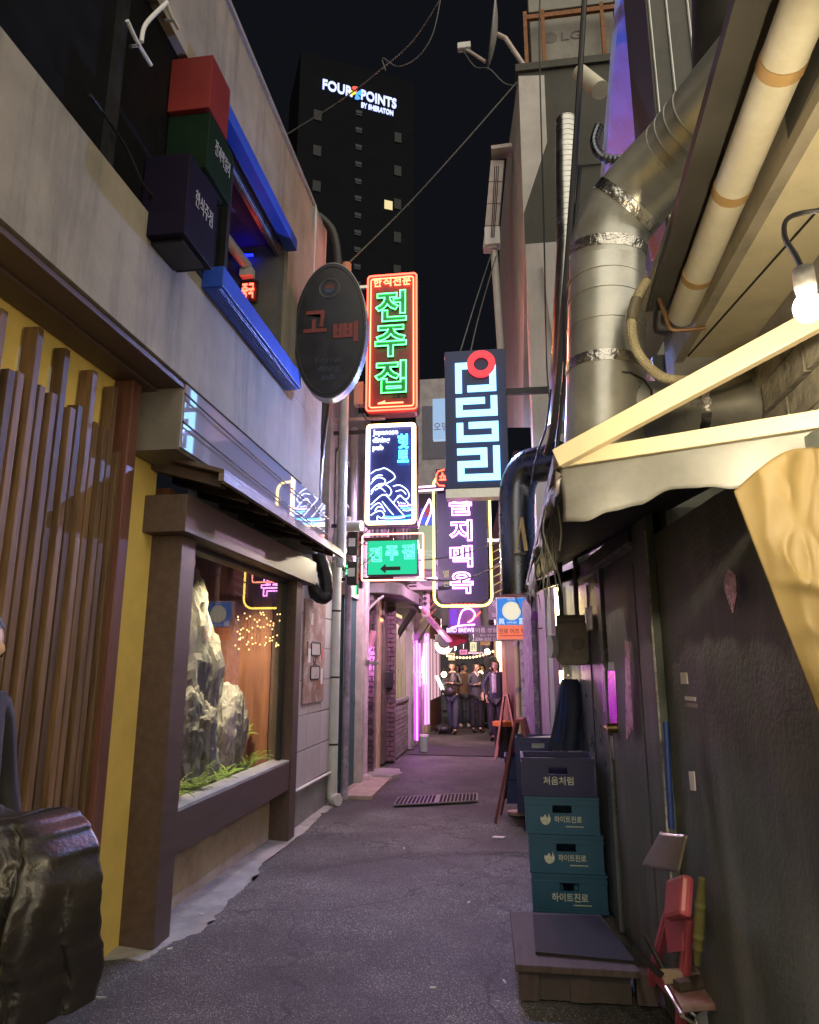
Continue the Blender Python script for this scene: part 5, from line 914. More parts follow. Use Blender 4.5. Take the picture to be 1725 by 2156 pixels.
MB().grid(tf, 80, 90).build('sheet', TARP, tb, smooth=True, solid=.003)
bl_ = thing('light_bulb', 'bare glowing light bulb hanging at the right edge', 'light bulb', (.8, 1.7, 2.4)); bc = ay(1702, 648, 1.25)
MB().ball(bc, (.025, .025, .027), 20, 14).build('globe', em('bulb glow', (2100, 1700, 1080)), bl_, smooth=True)
MB().tube([bc + V((0, 0, .02)), bc + V((0, 0, .045)), bc + V((0, 0, .08))], [.016, .019, .018], 14).build('socket', pbr('grey socket', (.12, .12, .12), .5), bl_, smooth=True)
MB().tube(smoothpath([bc + V((0, 0, .078)), bc + V((-.01, 0, .11)), bc + V((-.02, .01, .16)), bc + V((.0, .01, .2)), bc + V((.1, 0, .2))], 6), .005, 6).build('wire', RUB, bl_, smooth=True)
# ================================================================ SOFFIT, BLOCK WALL, CREAM PIPE
so = thing('soffit', 'cream board soffit under the building above the bulb', 'soffit', (1, 2, 2.9)); ZS = 2.86
MB().box(.83, 1.6, .3, 3.05, ZS, ZS + .05).build('board', CREAM, so); MB().box(.79, .829, .3, 3.05, ZS - .02, ZS + .3).build('edge_beam', CONC, so)
MB().box(.79, 1.6, 3.06, 3.2, ZS - .12, ZS + .3).build('end_beam', CONC2, so); MB().box(.1 + .52, .788, .3, 3.4, ZS + .16, ZS + .2).build('dark_ledge', pbr('ledge underside', (.3, .28, .24), .7), so)
MB().cyl((1.0, 1.8, ZS - .012), (.84, 3.0, ZS - .012), .004, 6).build('wire', RUB, so)
bk = thing('block_wall', 'rough grey concrete block wall behind the cream bars', 'wall', (1.1, 2.4, 2.2)); BLK = pbr('split block', (.42, .39, .32), .9, var=.35, scale=14, bump=1, bscale=40, rnd=.12)
MB().box(1.08, 1.4, .5, 3.05, 2.1, ZS - .01).build('core', MORT, bk)
for r_ in range(6):
    for c_ in range(6):
        y0 = .6 + .4 * c_ + (.2 if r_ % 2 else 0); z0 = 2.12 + .125 * r_
        if y0 + .39 < 3.04 and z0 + .115 < ZS: MB().box(1.05 + .006 * ((r_ * 7 + c_ * 3) % 3), 1.079, y0, y0 + .388, z0, z0 + .113).build('block', BLK, bk, bevel=.004)
cpz = thing('cream_pipe', 'cream plastic pipe with rusty straps running overhead on the right', 'pipe', (.7, 2, 2.9))
pa, pb = ax(1725, -60, .70), ax(1434, 668, .70); pa = V((.7, pa.y, 3.0)); pb = V((.7, 2.95, 2.86))
e0 = ay(1735, -90, 1.25); e1 = ay(1436, 662, 2.75)
MB().tube([e0, e1], .055, 22).build('pipe', PVCC, cpz, smooth=True)
for px, py in ((1655, 130), (1540, 395), (1462, 573)):
    best = min((abs(V((px, py)).__sub__(V((0, 0))).length), 0) for _ in (0,)); 
    t_ = min(range(200), key=lambda k: (lambda s: ((862.5 + 1450 * ((s - EYEP).dot(RT)) / ((s - EYEP).dot(FW))) - px) ** 2 + ((1078 - 1450 * ((s - EYEP).dot(UP)) / ((s - EYEP).dot(FW))) - py) ** 2)(e0.lerp(e1, k / 200))) / 200
    s = e0.lerp(e1, t_); d = (e1 - e0).normalized(); MB().tube([s - d * .018, s + d * .018], .0575, 22).build('strap', pbr('tan strap', (.42, .27, .11), .6), cpz, smooth=True); MB().bar(s + V((0, 0, .05)), s + V((0, 0, .2)), .01, .03).build('hanger', RUST, cpz)
BEAMS = thing('overhead_beam', 'dark steel beam running beside the cream pipe overhead', 'beam', (.75, 2, 2.9)); MB().bar(e0 + V((.105, .02, .0)), e1 + V((.1, .03, .0)), .05, .09).build('web', pbr('dull beam', (.06, .056, .048), .7), BEAMS); MB().bar(e0 + V((-.1, 0, .07)), e1 + V((-.08, .05, .07)), .08, .04).build('flange', pbr('dull beam', (.14, .13, .11)), BEAMS)
# ================================================================ DUCTS
du = thing('round_duct', 'big dull steel duct with an elbow, tee and diagonal run at right', 'duct', (.5, 3, 2.4))
d0, d1 = ay(1272, 960, 3.0), ay(1278, 560, 3.0); RD_ = .172
def dpipe(name, pts, r, m=DUCTM, seg=28, par=du): return MB().tube(pts, r, seg).build(name, m, par, smooth=True)
dpipe('riser', [d0, d1], RD_); 
el = smoothpath([d1, ay(1290, 480, 2.96), ay(1345, 405, 2.88), ay(1420, 330, 2.75)], 5); dpipe('elbow', el, RD_ * 1.005)
dg = [el[-1], ay(1500, 235, 2.55), ay(1640, 70, 2.35)]; dpipe('diagonal_run', dg, RD_ * .99)
t0_, t1_ = ay(1275, 868, 3.0), ay(1640, 850, 3.0); dpipe('tee_branch', [t0_, V((1.3, 2.98, t0_.z))], .125)
def ring(par, c, d, r, w=.012, m=DUCTM, nm='seam'): d = V(d).normalized(); MB().tube([V(c) - d * w / 2, V(c) + d * w / 2], r, 28).build(nm, m, par, smooth=True)
FOIL = pbr('crumpled foil tape', (.62, .6, .55), .22, metal=1, var=.3, scale=12, bump=1, bscale=28)
for py in (600, 640, 700): ring(du, ay(1276, py, 3.0), d1 - d0, RD_ * 1.02, .008)
ring(du, ay(1274, 780, 3.0), d1 - d0, RD_ * 1.015, .05, FOIL, 'foil_tape'); ring(du, el[len(el) // 2], el[len(el) // 2 + 1] - el[len(el) // 2 - 1], RD_ * 1.03, .05, FOIL, 'foil_tape'); ring(du, el[2], el[3] - el[1], RD_ * 1.02, .05, FOIL, 'foil_tape')
for k in (.12, .35, .6, .85): c = dg[0].lerp(dg[1], k); ring(du, c, dg[1] - dg[0], RD_ * 1.005, .006)
for x in (.72, .78, .86, .95): ring(du, V((x, 2.99, t0_.z)), (1, 0, 0), .1275, .01 if x != .86 else .04, DUCTM if x != .86 else FOIL)
mb = MB()
seamp = [t0_ + V((.02 + .15 * abs(math.cos(k * .45 - 1.6)), -RD_ * .98 * math.cos((k - 3.5) * .1), .125 * math.sin(k * .45 - 1.6))) for k in range(8)]
MB().tube(seamp, .005, 5).build('tee_seam', RUB, du)
rd = thing('sheet_duct', 'large dark rectangular sheet metal duct with bright seams at top right', 'duct', (1, 3.4, 3.5))
SDM = pbr('dark sheet duct', (.07, .068, .058), .5, metal=.5, var=.3, bump=.1)
MB().box(.86, 1.4, 3.25, 3.75, 3.3, 7.0).build('body', SDM, rd)
for x in (.88, .97, 1.08): MB().cyl((x, 3.243, 3.35), (x - .01, 3.243, 7.0), .006, 6).build('seam', STEEL, rd)
MB().tube([ay(1490, 330, 2.9), ay(1560, 200, 2.7), ay(1560, -60, 2.6)], .2, 24).build('vertical_duct', SDM, rd, smooth=True); MB().cyl(ay(1545, 235, 2.62), ay(1556, 200, 2.6), .207, 24).build('foil_tape', FOIL, rd, smooth=True)
fc = thing('flexible_conduit', 'ribbed cream flexible conduit curving beside the steel duct', 'conduit', (.7, 2.7, 2.8))
cpts = smoothpath([ay(1362, 590, 2.62), ay(1340, 630, 2.62), ay(1330, 680, 2.6), ay(1340, 735, 2.6), ay(1375, 780, 2.6), ay(1420, 800, 2.62), ay(1500, 795, 2.75), ay(1600, 770, 2.9), ay(1640, 760, 3.0)], 24)
MB().tube(cpts, [.017 + .003 * (i % 2) for i in range(len(cpts))], 10).build('hose', pbr('ribbed conduit', (.45, .4, .26), .5), fc); MB().tube([cpts[24], cpts[36], cpts[46]], .022, 10).build('sleeve', pbr('tape sleeve', (.16, .14, .09), .5), fc, smooth=True)
hk = thing('copper_hook', 'bent brown pipe hook under the cream overhead pipe', 'pipe', (.7, 2.6, 2.9)); MB().tube(smoothpath([ay(1386, 625, 2.7), ay(1400, 660, 2.7), ay(1412, 692, 2.7), ay(1440, 695, 2.7), ay(1485, 690, 2.7)], 5), .009, 8).build('rod', pbr('brown copper', (.25, .14, .07), .5, metal=.5), hk, smooth=True)
# dark blue-black spiral duct hanging over the alley
sd = thing('spiral_duct', 'dark spiral steel duct bending down over the alley', 'duct', (.2, 6, 2.4)); R6 = .152
sp1 = smoothpath([ay(1185, 965, 5.6), ay(1150, 975, 5.7), ay(1112, 985, 5.8), ay(1092, 1020, 5.85), ay(1088, 1075, 5.85), ay(1090, 1160, 5.85), ay(1093, 1250, 5.85)], 8)
MB().tube(sp1, R6, 26).build('pipe', DUCTB, sd, smooth=True)
for i in range(2, len(sp1) - 1, 4): ring(sd, sp1[i], sp1[i + 1] - sp1[i - 1], R6 * 1.02, .01, DUCTB)
ring(sd, sp1[-1], sp1[-1] - sp1[-2], R6 * 1.05, .03, DUCTB, 'rim')
sd2 = thing('silver_duct', 'silver ribbed duct climbing the grey wall on the right', 'duct', (.7, 6.4, 5)); sp2 = [ay(1192, 255, 6.3), ay(1193, 380, 6.3), ay(1196, 520, 6.3), ay(1190, 640, 6.2), ay(1180, 900, 5.9)]
MB().tube(sp2, .11, 20).build('pipe', STEEL, sd2, smooth=True)
for k in range(24): c = sp2[0].lerp(sp2[2], k / 24); ring(sd2, c, sp2[2] - sp2[0], .1125, .007, STEEL)
tri = thing('wooden_bracket', 'pale wooden triangle bracket in front of the spiral duct', 'bracket', (.15, 5.6, 2.3))
MB().bar(ay(1098, 1090, 5.55), ay(1108, 1160, 5.55), .03, .02).build('strut', PALEWOOD, tri); MB().bar(ay(1098, 1092, 5.55), ay(1085, 1170, 5.55), .015, .015).build('strut', PALEWOOD, tri); MB().bar(ay(1083, 1168, 5.55), ay(1108, 1165, 5.55), .02, .02).build('strut', BLACKM, tri)
# ================================================================ RIGHT UPPER BUILDINGS
rb = thing('grey_house', 'tall grey rendered house with a pink lit side wall on the right', 'building', (.9, 8, 2.6))
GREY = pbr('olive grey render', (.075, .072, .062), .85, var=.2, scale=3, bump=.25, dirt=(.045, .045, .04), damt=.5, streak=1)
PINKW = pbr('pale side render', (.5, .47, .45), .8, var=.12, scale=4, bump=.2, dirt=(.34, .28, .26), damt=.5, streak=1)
z1, z2 = ay(1090, 155, 7).z, ay(1105, 525, 7).z
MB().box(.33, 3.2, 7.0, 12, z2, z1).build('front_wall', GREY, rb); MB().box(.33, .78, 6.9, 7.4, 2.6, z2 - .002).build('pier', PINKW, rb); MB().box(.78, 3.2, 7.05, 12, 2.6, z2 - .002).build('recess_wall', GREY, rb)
def onside(px, py): d = _ray(px, py); n_ = V((1, .1, 0)).normalized(); return EYEP + d * ((V((.325, 7.0, 0)) - EYEP).dot(n_) / d.dot(n_))
sp3 = [onside(x, y) for x, y in ((1092, 160), (1105, 530), (1101, 900), (1060, 900), (1052, 745), (1052, 500), (1068, 330), (1082, 230))]
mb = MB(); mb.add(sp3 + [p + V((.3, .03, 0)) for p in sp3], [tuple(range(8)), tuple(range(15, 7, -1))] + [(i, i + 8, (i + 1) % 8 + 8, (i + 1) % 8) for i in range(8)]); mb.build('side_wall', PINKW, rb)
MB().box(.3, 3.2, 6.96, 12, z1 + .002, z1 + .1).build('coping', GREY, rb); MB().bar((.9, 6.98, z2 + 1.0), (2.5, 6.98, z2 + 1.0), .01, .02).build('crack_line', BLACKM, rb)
mb = MB(); mb.prism([(0, 0), (.12, 0), (.26, -.9), (.26, -1.5), (.16, -1.5), (.05, -.7)], (.5, 6.86, z2 - .3), (1, 0, 0), (0, 0, 1), (0, .05, 0)); mb.build('scroll_bracket', PINKW, rb)
for px in (1112, 1125): pass
gt = thing('gutter_box', 'pinkish sheet metal gutter box hung on the side of the grey house', 'gutter', (.1, 8, 5.5))
def gb(px, py, y): return ay(px, py, y)
for k in range(4):
    a = ay(1048 - 4.0 * k, 345 + 46 * k, 7.7); b = ay(1044 - 4.0 * k, 390 + 46 * k, 7.7); MB().bar(a, b, .17, .14).build('section', pbr('pinkish sheet metal', (.5, .42, .4), .45, dirt=(.3, .22, .2), damt=.5), gt, bevel=.006)
MB().bar(ay(1035, 322, 7.6), ay(1078, 316, 7.6), .2, .05).build('cap', pbr('pinkish sheet metal', (.5, .4, .4)), gt); MB().box(*(lambda p: (p.x - .1, p.x + .09, 7.6, 7.75, p.z - .12, p.z + .12))(ay(1038, 505, 7.7))).build('hopper', WHITE, gt, bevel=.01)
MB().cyl(ay(1040, 520, 7.7), ay(1055, 745, 7.9), .045, 14).build('downpipe', PVC, gt, smooth=True)
for k in range(3): MB().tube(sag(ay(1042 + 4 * k, 350, 7.5), ay(1034 + 3 * k, 500, 7.5), .05), .006, 5).build('wire', RUB, gt)
ru = thing('roof_air_conditioner', 'large white rooftop air conditioner behind brown rails at top right', 'air conditioner', (1, 8, z1 + .1)); a, b = ay(1112, 152, 8.2), ay(1290, 12, 8.2)
MB().box(a.x + .05, b.x, 8.2, 8.9, a.z, b.z).build('case', pbr('roof unit case', (.2, .19, .165), .55, dirt=(.2, .18, .14), damt=.5), ru, bevel=.015); MB().box(a.x + .04, b.x + .01, 8.15, 8.95, b.z + .01, b.z + .4).build('upper_case', pbr('roof unit case', (.4, .38, .32)), ru, bevel=.01)
text('LG', .28, .14, (a.x + .62, 8.196, a.z + (b.z - a.z) * .56), 'lettering', pbr('grey mark', (.12, .11, .1), .6), ru); mb = MB(); mb.prism(ell(.09, .09, 20), (a.x + .33, 8.198, a.z + (b.z - a.z) * .56), (1, 0, 0), (0, 0, 1), (0, -.003, 0)); mb.build('emblem', pbr('grey mark', (.12, .11, .1)), ru)
for x in (a.x - .02, a.x + .22, a.x + 1.02, b.x + .02): MB().bar((x, 8.05, a.z - .05), (x, 8.05, b.z - .1), .05, .05).build('rail', RUST, ru)
MB().bar((a.x - .02, 8.05, b.z - .2), (b.x + .1, 8.05, b.z - .2), .05, .07).build('rail', RUST, ru)
ds = thing('satellite_dish', 'edge on grey satellite dish on the roof corner', 'satellite dish', (.3, 7.2, z1)); dc = ay(1041, 72, 7.3); nrm = V((-.93, -.12, .1)).normalized(); e1_ = V((0, 0, 1)) - nrm * nrm.z; e1_.normalize(); e2_ = nrm.cross(e1_)
DISH = pbr('dish grey', (.32, .32, .31), .5)
MB().grid(lambda a, b: dc + (e1_ * math.cos(6.2832 * a) + e2_ * math.sin(6.2832 * a)) * (.38 * b) + nrm * (.07 * b * b - .03), 32, 8).build('reflector', DISH, ds, smooth=True, solid=.01)
foot = ay(1103, 138, 7.3); MB().tube([dc - nrm * .04, dc - nrm * .1 + V((.04, 0, -.06)), foot], .03, 10).build('mast', pbr('pinkish dish arm', (.5, .42, .38), .5), ds, smooth=True); lnb = ay(975, 100, 7.3); low = ay(1022, 130, 7.3)
MB().cyl(low, lnb, .022, 10).build('arm', pbr('pinkish dish arm', (.5, .42, .38)), ds, smooth=True); MB().box(lnb.x - .07, lnb.x + .1, lnb.y - .04, lnb.y + .04, lnb.z - .04, lnb.z + .05).build('receiver', PVC, ds, bevel=.01); MB().bar(foot, foot + V((0, 0, -.25)), .06, .06).build('bracket', RUST, ds)
bp_ = thing('blue_fascia', 'long blue fascia panel high on the right', 'fascia', (.7, 4, 5)); q = [ay(1302, -20, 3.9), ay(1372, -20, 3.7), ay(1350, 300, 4.9), ay(1262, 450, 6.0)]
mb = MB(); mb.add(q + [p + V((.05, .03, .15)) for p in q], [(0, 1, 2, 3), (7, 6, 5, 4), (0, 4, 5, 1), (1, 5, 6, 2), (2, 6, 7, 3), (3, 7, 4, 0)]); mb.build('panel', pbr('blue fascia paint', (.16, .26, .9), .5), bp_); MB().bar(q[0], q[3], .03, .03).build('edge', WHITE, bp_)
gb_ = thing('grey_shed', 'grey sheet metal shed box above the diagonal duct', 'shed', (.8, 4.6, 4)); MB().box(.62, 1.3, 4.6, 5.4, 3.2, 4.55).build('wall', pbr('shed sheet', (.3, .29, .26), .6, var=.2), gb_, bevel=.01); MB().box(.58, 1.35, 4.55, 5.45, 4.552, 4.6).build('roof', CONC2, gb_)
tag(MB().tube(smoothpath([ay(1262, 265, 4.2), ay(1252, 300, 4.2), ay(1268, 330, 4.2), ay(1310, 335, 4.2), ay(1350, 312, 4.2)], 10), [.03 + .003 * (k % 2) for k in range(41)], 12).build('insulated_pipe', DUCTB), 'dark insulated pipe curling below the blue fascia', 'pipe')
tag(MB().tube([ay(1350, 315, 4.25), ay(1358, 270, 4.25), ay(1365, 215, 4.25), ay(1368, 150, 4.25)], .022, 10).build('elbow_pipe', PVC, smooth=True), 'thin pale elbow pipe right of the blue fascia', 'pipe')
tag(MB().cyl(ay(1222, 155, 6.5), ay(1265, 190, 6.2), .09, 16).build('vent_stub', PVCC, smooth=True), 'short cream vent pipe sticking out below the rooftop unit', 'pipe')
# black cable bundle down the right
for k, (pts, r, lab) in enumerate(([[(1232, -20, 4.6), (1215, 260, 4.6), (1200, 480, 4.5), (1188, 640, 4.4), (1168, 880, 4.3), (1150, 960, 4.3)], .022, 'thick black cable falling down the grey wall'], [[(1222, 350, 4.7), (1208, 500, 4.6), (1196, 700, 4.5), (1182, 860, 4.4), (1172, 950, 4.3)], .014, 'second black cable beside the thick one on the grey wall'], [[(1138, -20, 6.5), (1136, 100, 6.5), (1146, 500, 6.5), (1152, 780, 6.5), (1168, 900, 6.3)], .008, 'thin black wire hanging down the grey house front'], [[(1160, 820, 5.0), (1150, 900, 5.0), (1130, 960, 5.0), (1118, 1030, 5.0)], .008, 'loose black wire looping in front of the spiral duct'], [[(1188, 620, 3.3), (1192, 800, 3.3), (1196, 960, 3.2)], .012, 'shiny black cable running along the steel duct edge'])):
    tag(MB().tube(smoothpath([ay(*p) for p in pts], 6), r, 8).build('cable', RUB, smooth=True), lab, 'cable')
# overhead wires
for pts, r, lab in ([[(935, -15, 5.5), (870, 85, 5.9), (800, 148, 6.2), (720, 210, 6.5), (590, 292, 6.9)], .008, 'overhead wire crossing the sky from the top to the left wall'], [[(930, -15, 5.5), (912, 70, 5.6), (880, 120, 5.7), (838, 140, 5.8), (806, 122, 6.0), (812, 148, 6.0)], .006, 'loose wire looping below the upper overhead wire'], [[(1090, 172, 7.0), (960, 320, 7.2), (850, 440, 7.4), (732, 556, 7.6)], .009, 'long straight wire from the grey house to the oval sign'], [[(975, 105, 7.3), (1000, 140, 7.3), (1030, 145, 7.2), (1062, 175, 7.1), (1090, 180, 7.0)], .007, 'wire drooping from the satellite dish receiver'], [[(1038, 525, 7.7), (1000, 640, 7.2), (968, 745, 6.6)], .007, 'left stay wire running down to the square letter sign'], [[(1046, 535, 7.7), (1010, 660, 7.2), (990, 745, 6.6)], .007, 'right stay wire running down to the square letter sign'], [[(880, 1180, 8.6), (960, 1170, 9.0), (1060, 1140, 9.0)], .009, 'dark wire passing across the rounded pink sign'], [[(880, 1218, 8.6), (960, 1222, 9.0), (1020, 1205, 9.0), (1060, 1180, 8.0)], .012, 'thick sagging wire across the bottom letter of the rounded sign'], [[(720, 1200, 8.0), (760, 1190, 8.0), (790, 1165, 8.0)], .006, 'thin wire over the green arrow sign corner'], [[(640, 1200, 6.9), (690, 1185, 7.6), (722, 1178, 8.0)], .006, 'short wire between the shop eave and the drain pipe'], [[(700, 1250, 8.0), (730, 1180, 8.1), (750, 1150, 8.2)], .005, 'thin tangled wire left of the green arrow sign']):
    tag(MB().tube(smoothpath([ay(*p) for p in pts], 8), r, 6).build('wire', pbr('grey wire', (.12, .12, .12), .5), smooth=True), lab, 'wire')
# ================================================================ FAR END
fe = thing('far_building', 'dark building closing the far end of the alley', 'building', (-1, 24, 0)); FB = pbr('dark far wall', (.1, .09, .11), .7)
MB().box(-6, 6, 24, 26, 0, 5.2).build('wall', FB, fe); sh_ = MB().box(-1.3, .3, 23.9, 23.99, 1.9, 2.9).build('window', pbr('far dark glass', (.05, .05, .09), .2), fe)
MB().box(-1.35, .35, 23.86, 23.9, 1.85, 1.92).build('ledge', STEEL, sh_)
for k in range(14): MB().cyl((-1.2 + .1 * k, 23.84, 1.92), (-1.2 + .1 * k, 23.84, 2.35), .03, 8).build('bottle', pbr('far bottle', (.25, .25, .3), .2), sh_)
fu = thing('far_upper_house', 'blue lit plain house rising behind the rounded neon sign', 'building', (-1.5, 20, 3)); a, b = ay(876, 800, 20), ay(960, 1180, 20); MB().box(a.x, b.x, 20, 21, 2.6, a.z).build('wall', LWALL, fu); MB().box(a.x + .2, a.x + 1.0, 19.97, 19.99, a.z - 2.6, a.z - .9).build('window', pbr('far dark glass', (.05, .05, .09)), fu)
rh = thing('far_right_house', 'dark reddish house front behind the signs on the far right', 'building', (.5, 13, 2.6)); rbox(MB(), 9.9, 20, 2.56, 4.6, -.6, .05).build('wall', pbr('reddish dark brick', (.12, .07, .07), .8, var=.3, scale=10), rh)
for k in range(7): rbox(MB(), 10.2 + .5 * k, 10.5 + .5 * k, 2.7, 3.4, .05, .08).build('shutter_slat', pbr('rusty shutter', (.25, .13, .1), .6), rh)
up_ = thing('utility_pole', 'concrete utility pole at the far end of the alley', 'pole', (-.4, 19, 0)); p = az(1022, 1522); MB().tube([V((p.x + .12, 19, 0)), V((p.x + .12, 19, 6))], [.14, .11], 16).build('shaft', CONC2, up_, smooth=True); MB().box(p.x - .3, p.x + .5, 18.9, 18.96, 4.0, 4.08).build('crossarm', STEEL, up_)
# far signs
bd = thing('brewing_sign', 'violet board with white neon lettering under a pink neon drawing', 'neon sign', (-.9, 14, 2)); y = 14.0; a, b = ay(944, 1272, y), ay(1012, 1334, y); cx, w = (a.x + b.x) / 2, b.x - a.x
MB().box(a.x, b.x, y, y + .1, b.z, a.z).build('board', pbr('violet board', (.1, .03, .16), .5), bd); text('BIRD BREWING', w * 1.05, .09, (cx - .02, y - .02, b.z + .07), 'lettering', em('pink white lettering', (1.6, 1.0, 1.7)), bd, depth=.01, off=.02)
def fd(pts, m, r=.012): MB().tube(smoothpath([ay(x, yy, y - .03) for x, yy in pts], 4), r, 6).build('drawing_tube', m, bd, smooth=True)
fd([(950, 1322), (965, 1318), (985, 1316), (1000, 1315)], NPINK); fd([(965, 1318), (968, 1300), (975, 1285), (990, 1282), (1000, 1292), (995, 1305), (985, 1310)], NPINK); fd([(985, 1310), (1000, 1300), (1012, 1288)], NRED)
for k in range(6): fd([(950 + 9 * k, 1276), (953 + 9 * k, 1271), (957 + 9 * k, 1277)], NRED, .008)
mb = MB(); mb.obox(ay(948, 1316, y - .02), V((.14, 0, 0)), V((0, .01, 0)), V((.0, 0, .32))); mb.build('blue_panel', em('violet panel', (.18, .04, .6)), bd)
for (p0, p1, yy, words, col, nm, lab) in (((1028, 1262), (1062, 1304), 12.5, [('하우', .5, .38, .27), ('2266-', .55, .16, -.28)], (.05, .05, .06), 'hanging_sign', 'dark hanging sign with pale letters left of the light box sign'), ((998, 1318), (1062, 1350), 13.5, [('이룸.생활공', .9, .3, .22), ('회사 세탁시설', .6, .16, -.12), ('2268-3235 2277-0', .92, .18, -.36)], (.06, .055, .06), 'hanging_sign', 'long dark hanging sign with three lines of pale letters')):
    a, b = ay(*p0, yy), ay(*p1, yy); t = thing(nm, lab, 'sign', (a.x, yy, b.z)); MB().box(a.x, b.x, yy, yy + .06, b.z, a.z).build('board', pbr('dark sign board', col, .5), t)
    for wd, fw_, fh, dz in words: text(wd, (b.x - a.x) * fw_, (a.z - b.z) * fh, ((a.x + b.x) / 2, yy - .002, (a.z + b.z) / 2 + dz * (a.z - b.z)), 'lettering', pbr('pale sign print', (.5, .5, .48), .6), t)
    MB().bar((b.x, yy + .03, a.z), (b.x + .3, yy + .03, a.z), .03, .03).build('bracket', STEEL, t)
hs = thing('small_hanging_sign', 'small orange hanging sign below the long dark sign', 'sign', (-.5, 15, 1.9)); a, b = ay(1012, 1348, 15), ay(1032, 1358, 15); MB().box(a.x, b.x, 15, 15.03, b.z, a.z).build('board', em('dim orange sign', (.45, .2, .06)), hs); text('피자파인', (b.x - a.x) * .8, (a.z - b.z) * .6, ((a.x + b.x) / 2, 14.998, (a.z + b.z) / 2), 'lettering', INK, hs)
ra = thing('red_awning', 'small red fabric awning below the brewing sign', 'awning', (-1, 15, 2)); q = [ay(945, 1335, 14.6), ay(982, 1338, 14.6), ay(985, 1352, 14.3), ay(946, 1365, 14.3)]; mb = MB(); mb.add(q, [(0, 1, 2, 3)]); mb.build('cloth', pbr('red awning cloth', (.4, .04, .06), .6), ra, solid=.01); MB().bar(q[2], q[3], .02, .02).build('bar', BLACKM, ra)
for k, (px, py, yy, m, lab) in enumerate(((1012, 1418, 17.6, em('warm lantern', (25, 15, 6)), 'glowing warm lantern behind the people'), (1026, 1372, 16, em('white lamp', (25, 22, 18)), 'small white lamp under the small orange sign'), (955, 1365, 15.5, em('white lamp', (25, 22, 18)), 'small white lamp below the red awning'), (935, 1420, 15.6, em('warm lantern', (25, 15, 6)), 'warm lamp shining inside the left shop door'))):
    q = ay(px, py, yy); t = thing('lamp', lab, 'lamp', q); MB().ball(q, .06).build('globe', m, t, smooth=True); MB().cyl(q + V((0, 0, .05)), q + V((0, 0, .16)), .012, 8).build('stem', BLACKM, t)
# poster light box and cat-panel signs between the neon signs
pz = thing('poster_light_box', 'pale green and blue poster light box with a neon outline behind the signs', 'sign', (-1.2, 11, 2.5)); y = 11.0; a, b = ay(880, 1040, y), ay(918, 1200, y)
MB().box(a.x, b.x, y, y + .1, b.z, a.z).build('box', BLACKM, pz); MB().box(a.x + .01, b.x, y - .006, y - .001, b.z + .02, (a.z + b.z) / 2 + .1).build('green_face', em('pale green face', (.3, .36, .2)), pz); MB().box(a.x + .05, b.x, y - .006, y - .001, (a.z + b.z) / 2 + .11, a.z - .25).build('blue_face', em('poster blue face', (.06, .13, .7)), pz)
MB().tube(smoothpath([ay(880, 1112, y - .03), ay(888, 1085, y - .03), ay(900, 1060, y - .03), ay(905, 1052, y - .03), ay(908, 1075, y - .03), ay(897, 1105, y - .03)], 5), .012, 6).build('outline_tube', NPINK, pz, smooth=True); mb = MB(); mb.prism([(-.05, -.08), (.05, -.06), (.04, .08), (-.02, .09)], ay(900, 1078, y - .01), (1, 0, 0), (0, 0, 1), (0, .005, 0)); mb.build('red_shape', em('red print', (.4, .05, .06)), pz); text('Euljiro\ncraft beer', .28, .1, ((a.x + b.x) / 2, y - .009, b.z + .28), 'lettering', em('white print', (.5, .55, .5)), pz)
ct = thing('pale_blue_sign', 'narrow pale blue panel sign peeking out left of the square letters', 'sign', (-1, 9, 4)); y = 9.0; a, b = ay(911, 840, y), ay(940, 924, y); MB().box(a.x, b.x, y, y + .1, b.z, a.z).build('face', em('pale blue face', (.28, .42, .62)), ct); text('오뎅', .2, .12, ((a.x + b.x) / 2 + .02, y - .004, b.z + .18), 'lettering', pbr('sign red print', (.3, .05, .05), .5), ct)
sm = thing('small_red_neon', 'small red neon sign with curved border left of the blue sign', 'neon sign', (-1, 9.5, 3.6)); y = 9.5; q = ay(932, 1006, y); MB().tube([V((q.x + .03, y, q.z + .12)), V((q.x - .06, y, q.z + .1)), V((q.x - .09, y, q.z + .04)), V((q.x - .09, y, q.z - .06)), V((q.x - .05, y, q.z - .11)), V((q.x + .03, y, q.z - .12))], .01, 6).build('border_tube', NRED, sm, smooth=True); text('쇼', .1, .12, (q.x, y, q.z + .02), 'lettering', NRED, sm, tube=.006); MB().box(q.x - .1, q.x + .15, y + .03, y + .05, q.z - .14, q.z + .14).build('board', BLACKM, sm)
wt = thing('white_tube_light', 'pair of white neon tubes between the pub sign and the blue sign', 'light', (-1.1, 9.6, 3.3))
for k in (0, 8): MB().cyl(ay(880, 1026 + k, 9.6), ay(934, 1022 + k, 9.6), .014, 8).build('tube', em('soft pink tube', (3, 1.6, 2.6)), wt, smooth=True)
MB().bar(ay(880, 1031, 9.65), ay(934, 1027, 9.65), .03, .05).build('holder', BLACKM, wt)
wt2 = thing('low_tube_light', 'white neon tubes at the right of the green arrow sign', 'light', (-1, 9.4, 2.6)); MB().cyl(ay(884, 1221, 9.4), ay(921, 1217, 9.4), .016, 8).build('tube', em('soft pink tube', (3, 1.6, 2.6)), wt2, smooth=True); MB().bar(ay(884, 1224, 9.45), ay(921, 1220, 9.45), .03, .04).build('holder', BLACKM, wt2)
fs2 = thing('fire_escape', 'pink lit perforated steel stair side behind the green arrow sign', 'stair', (-1.2, 12.5, 2.6)); a, b = ay(890, 1225, 12.5), ay(905, 1275, 12.5); MB().box(a.x, b.x, 12.5, 12.55, b.z - .2, a.z).build('stringer', pbr('pink steel', (.5, .4, .42), .5), fs2)
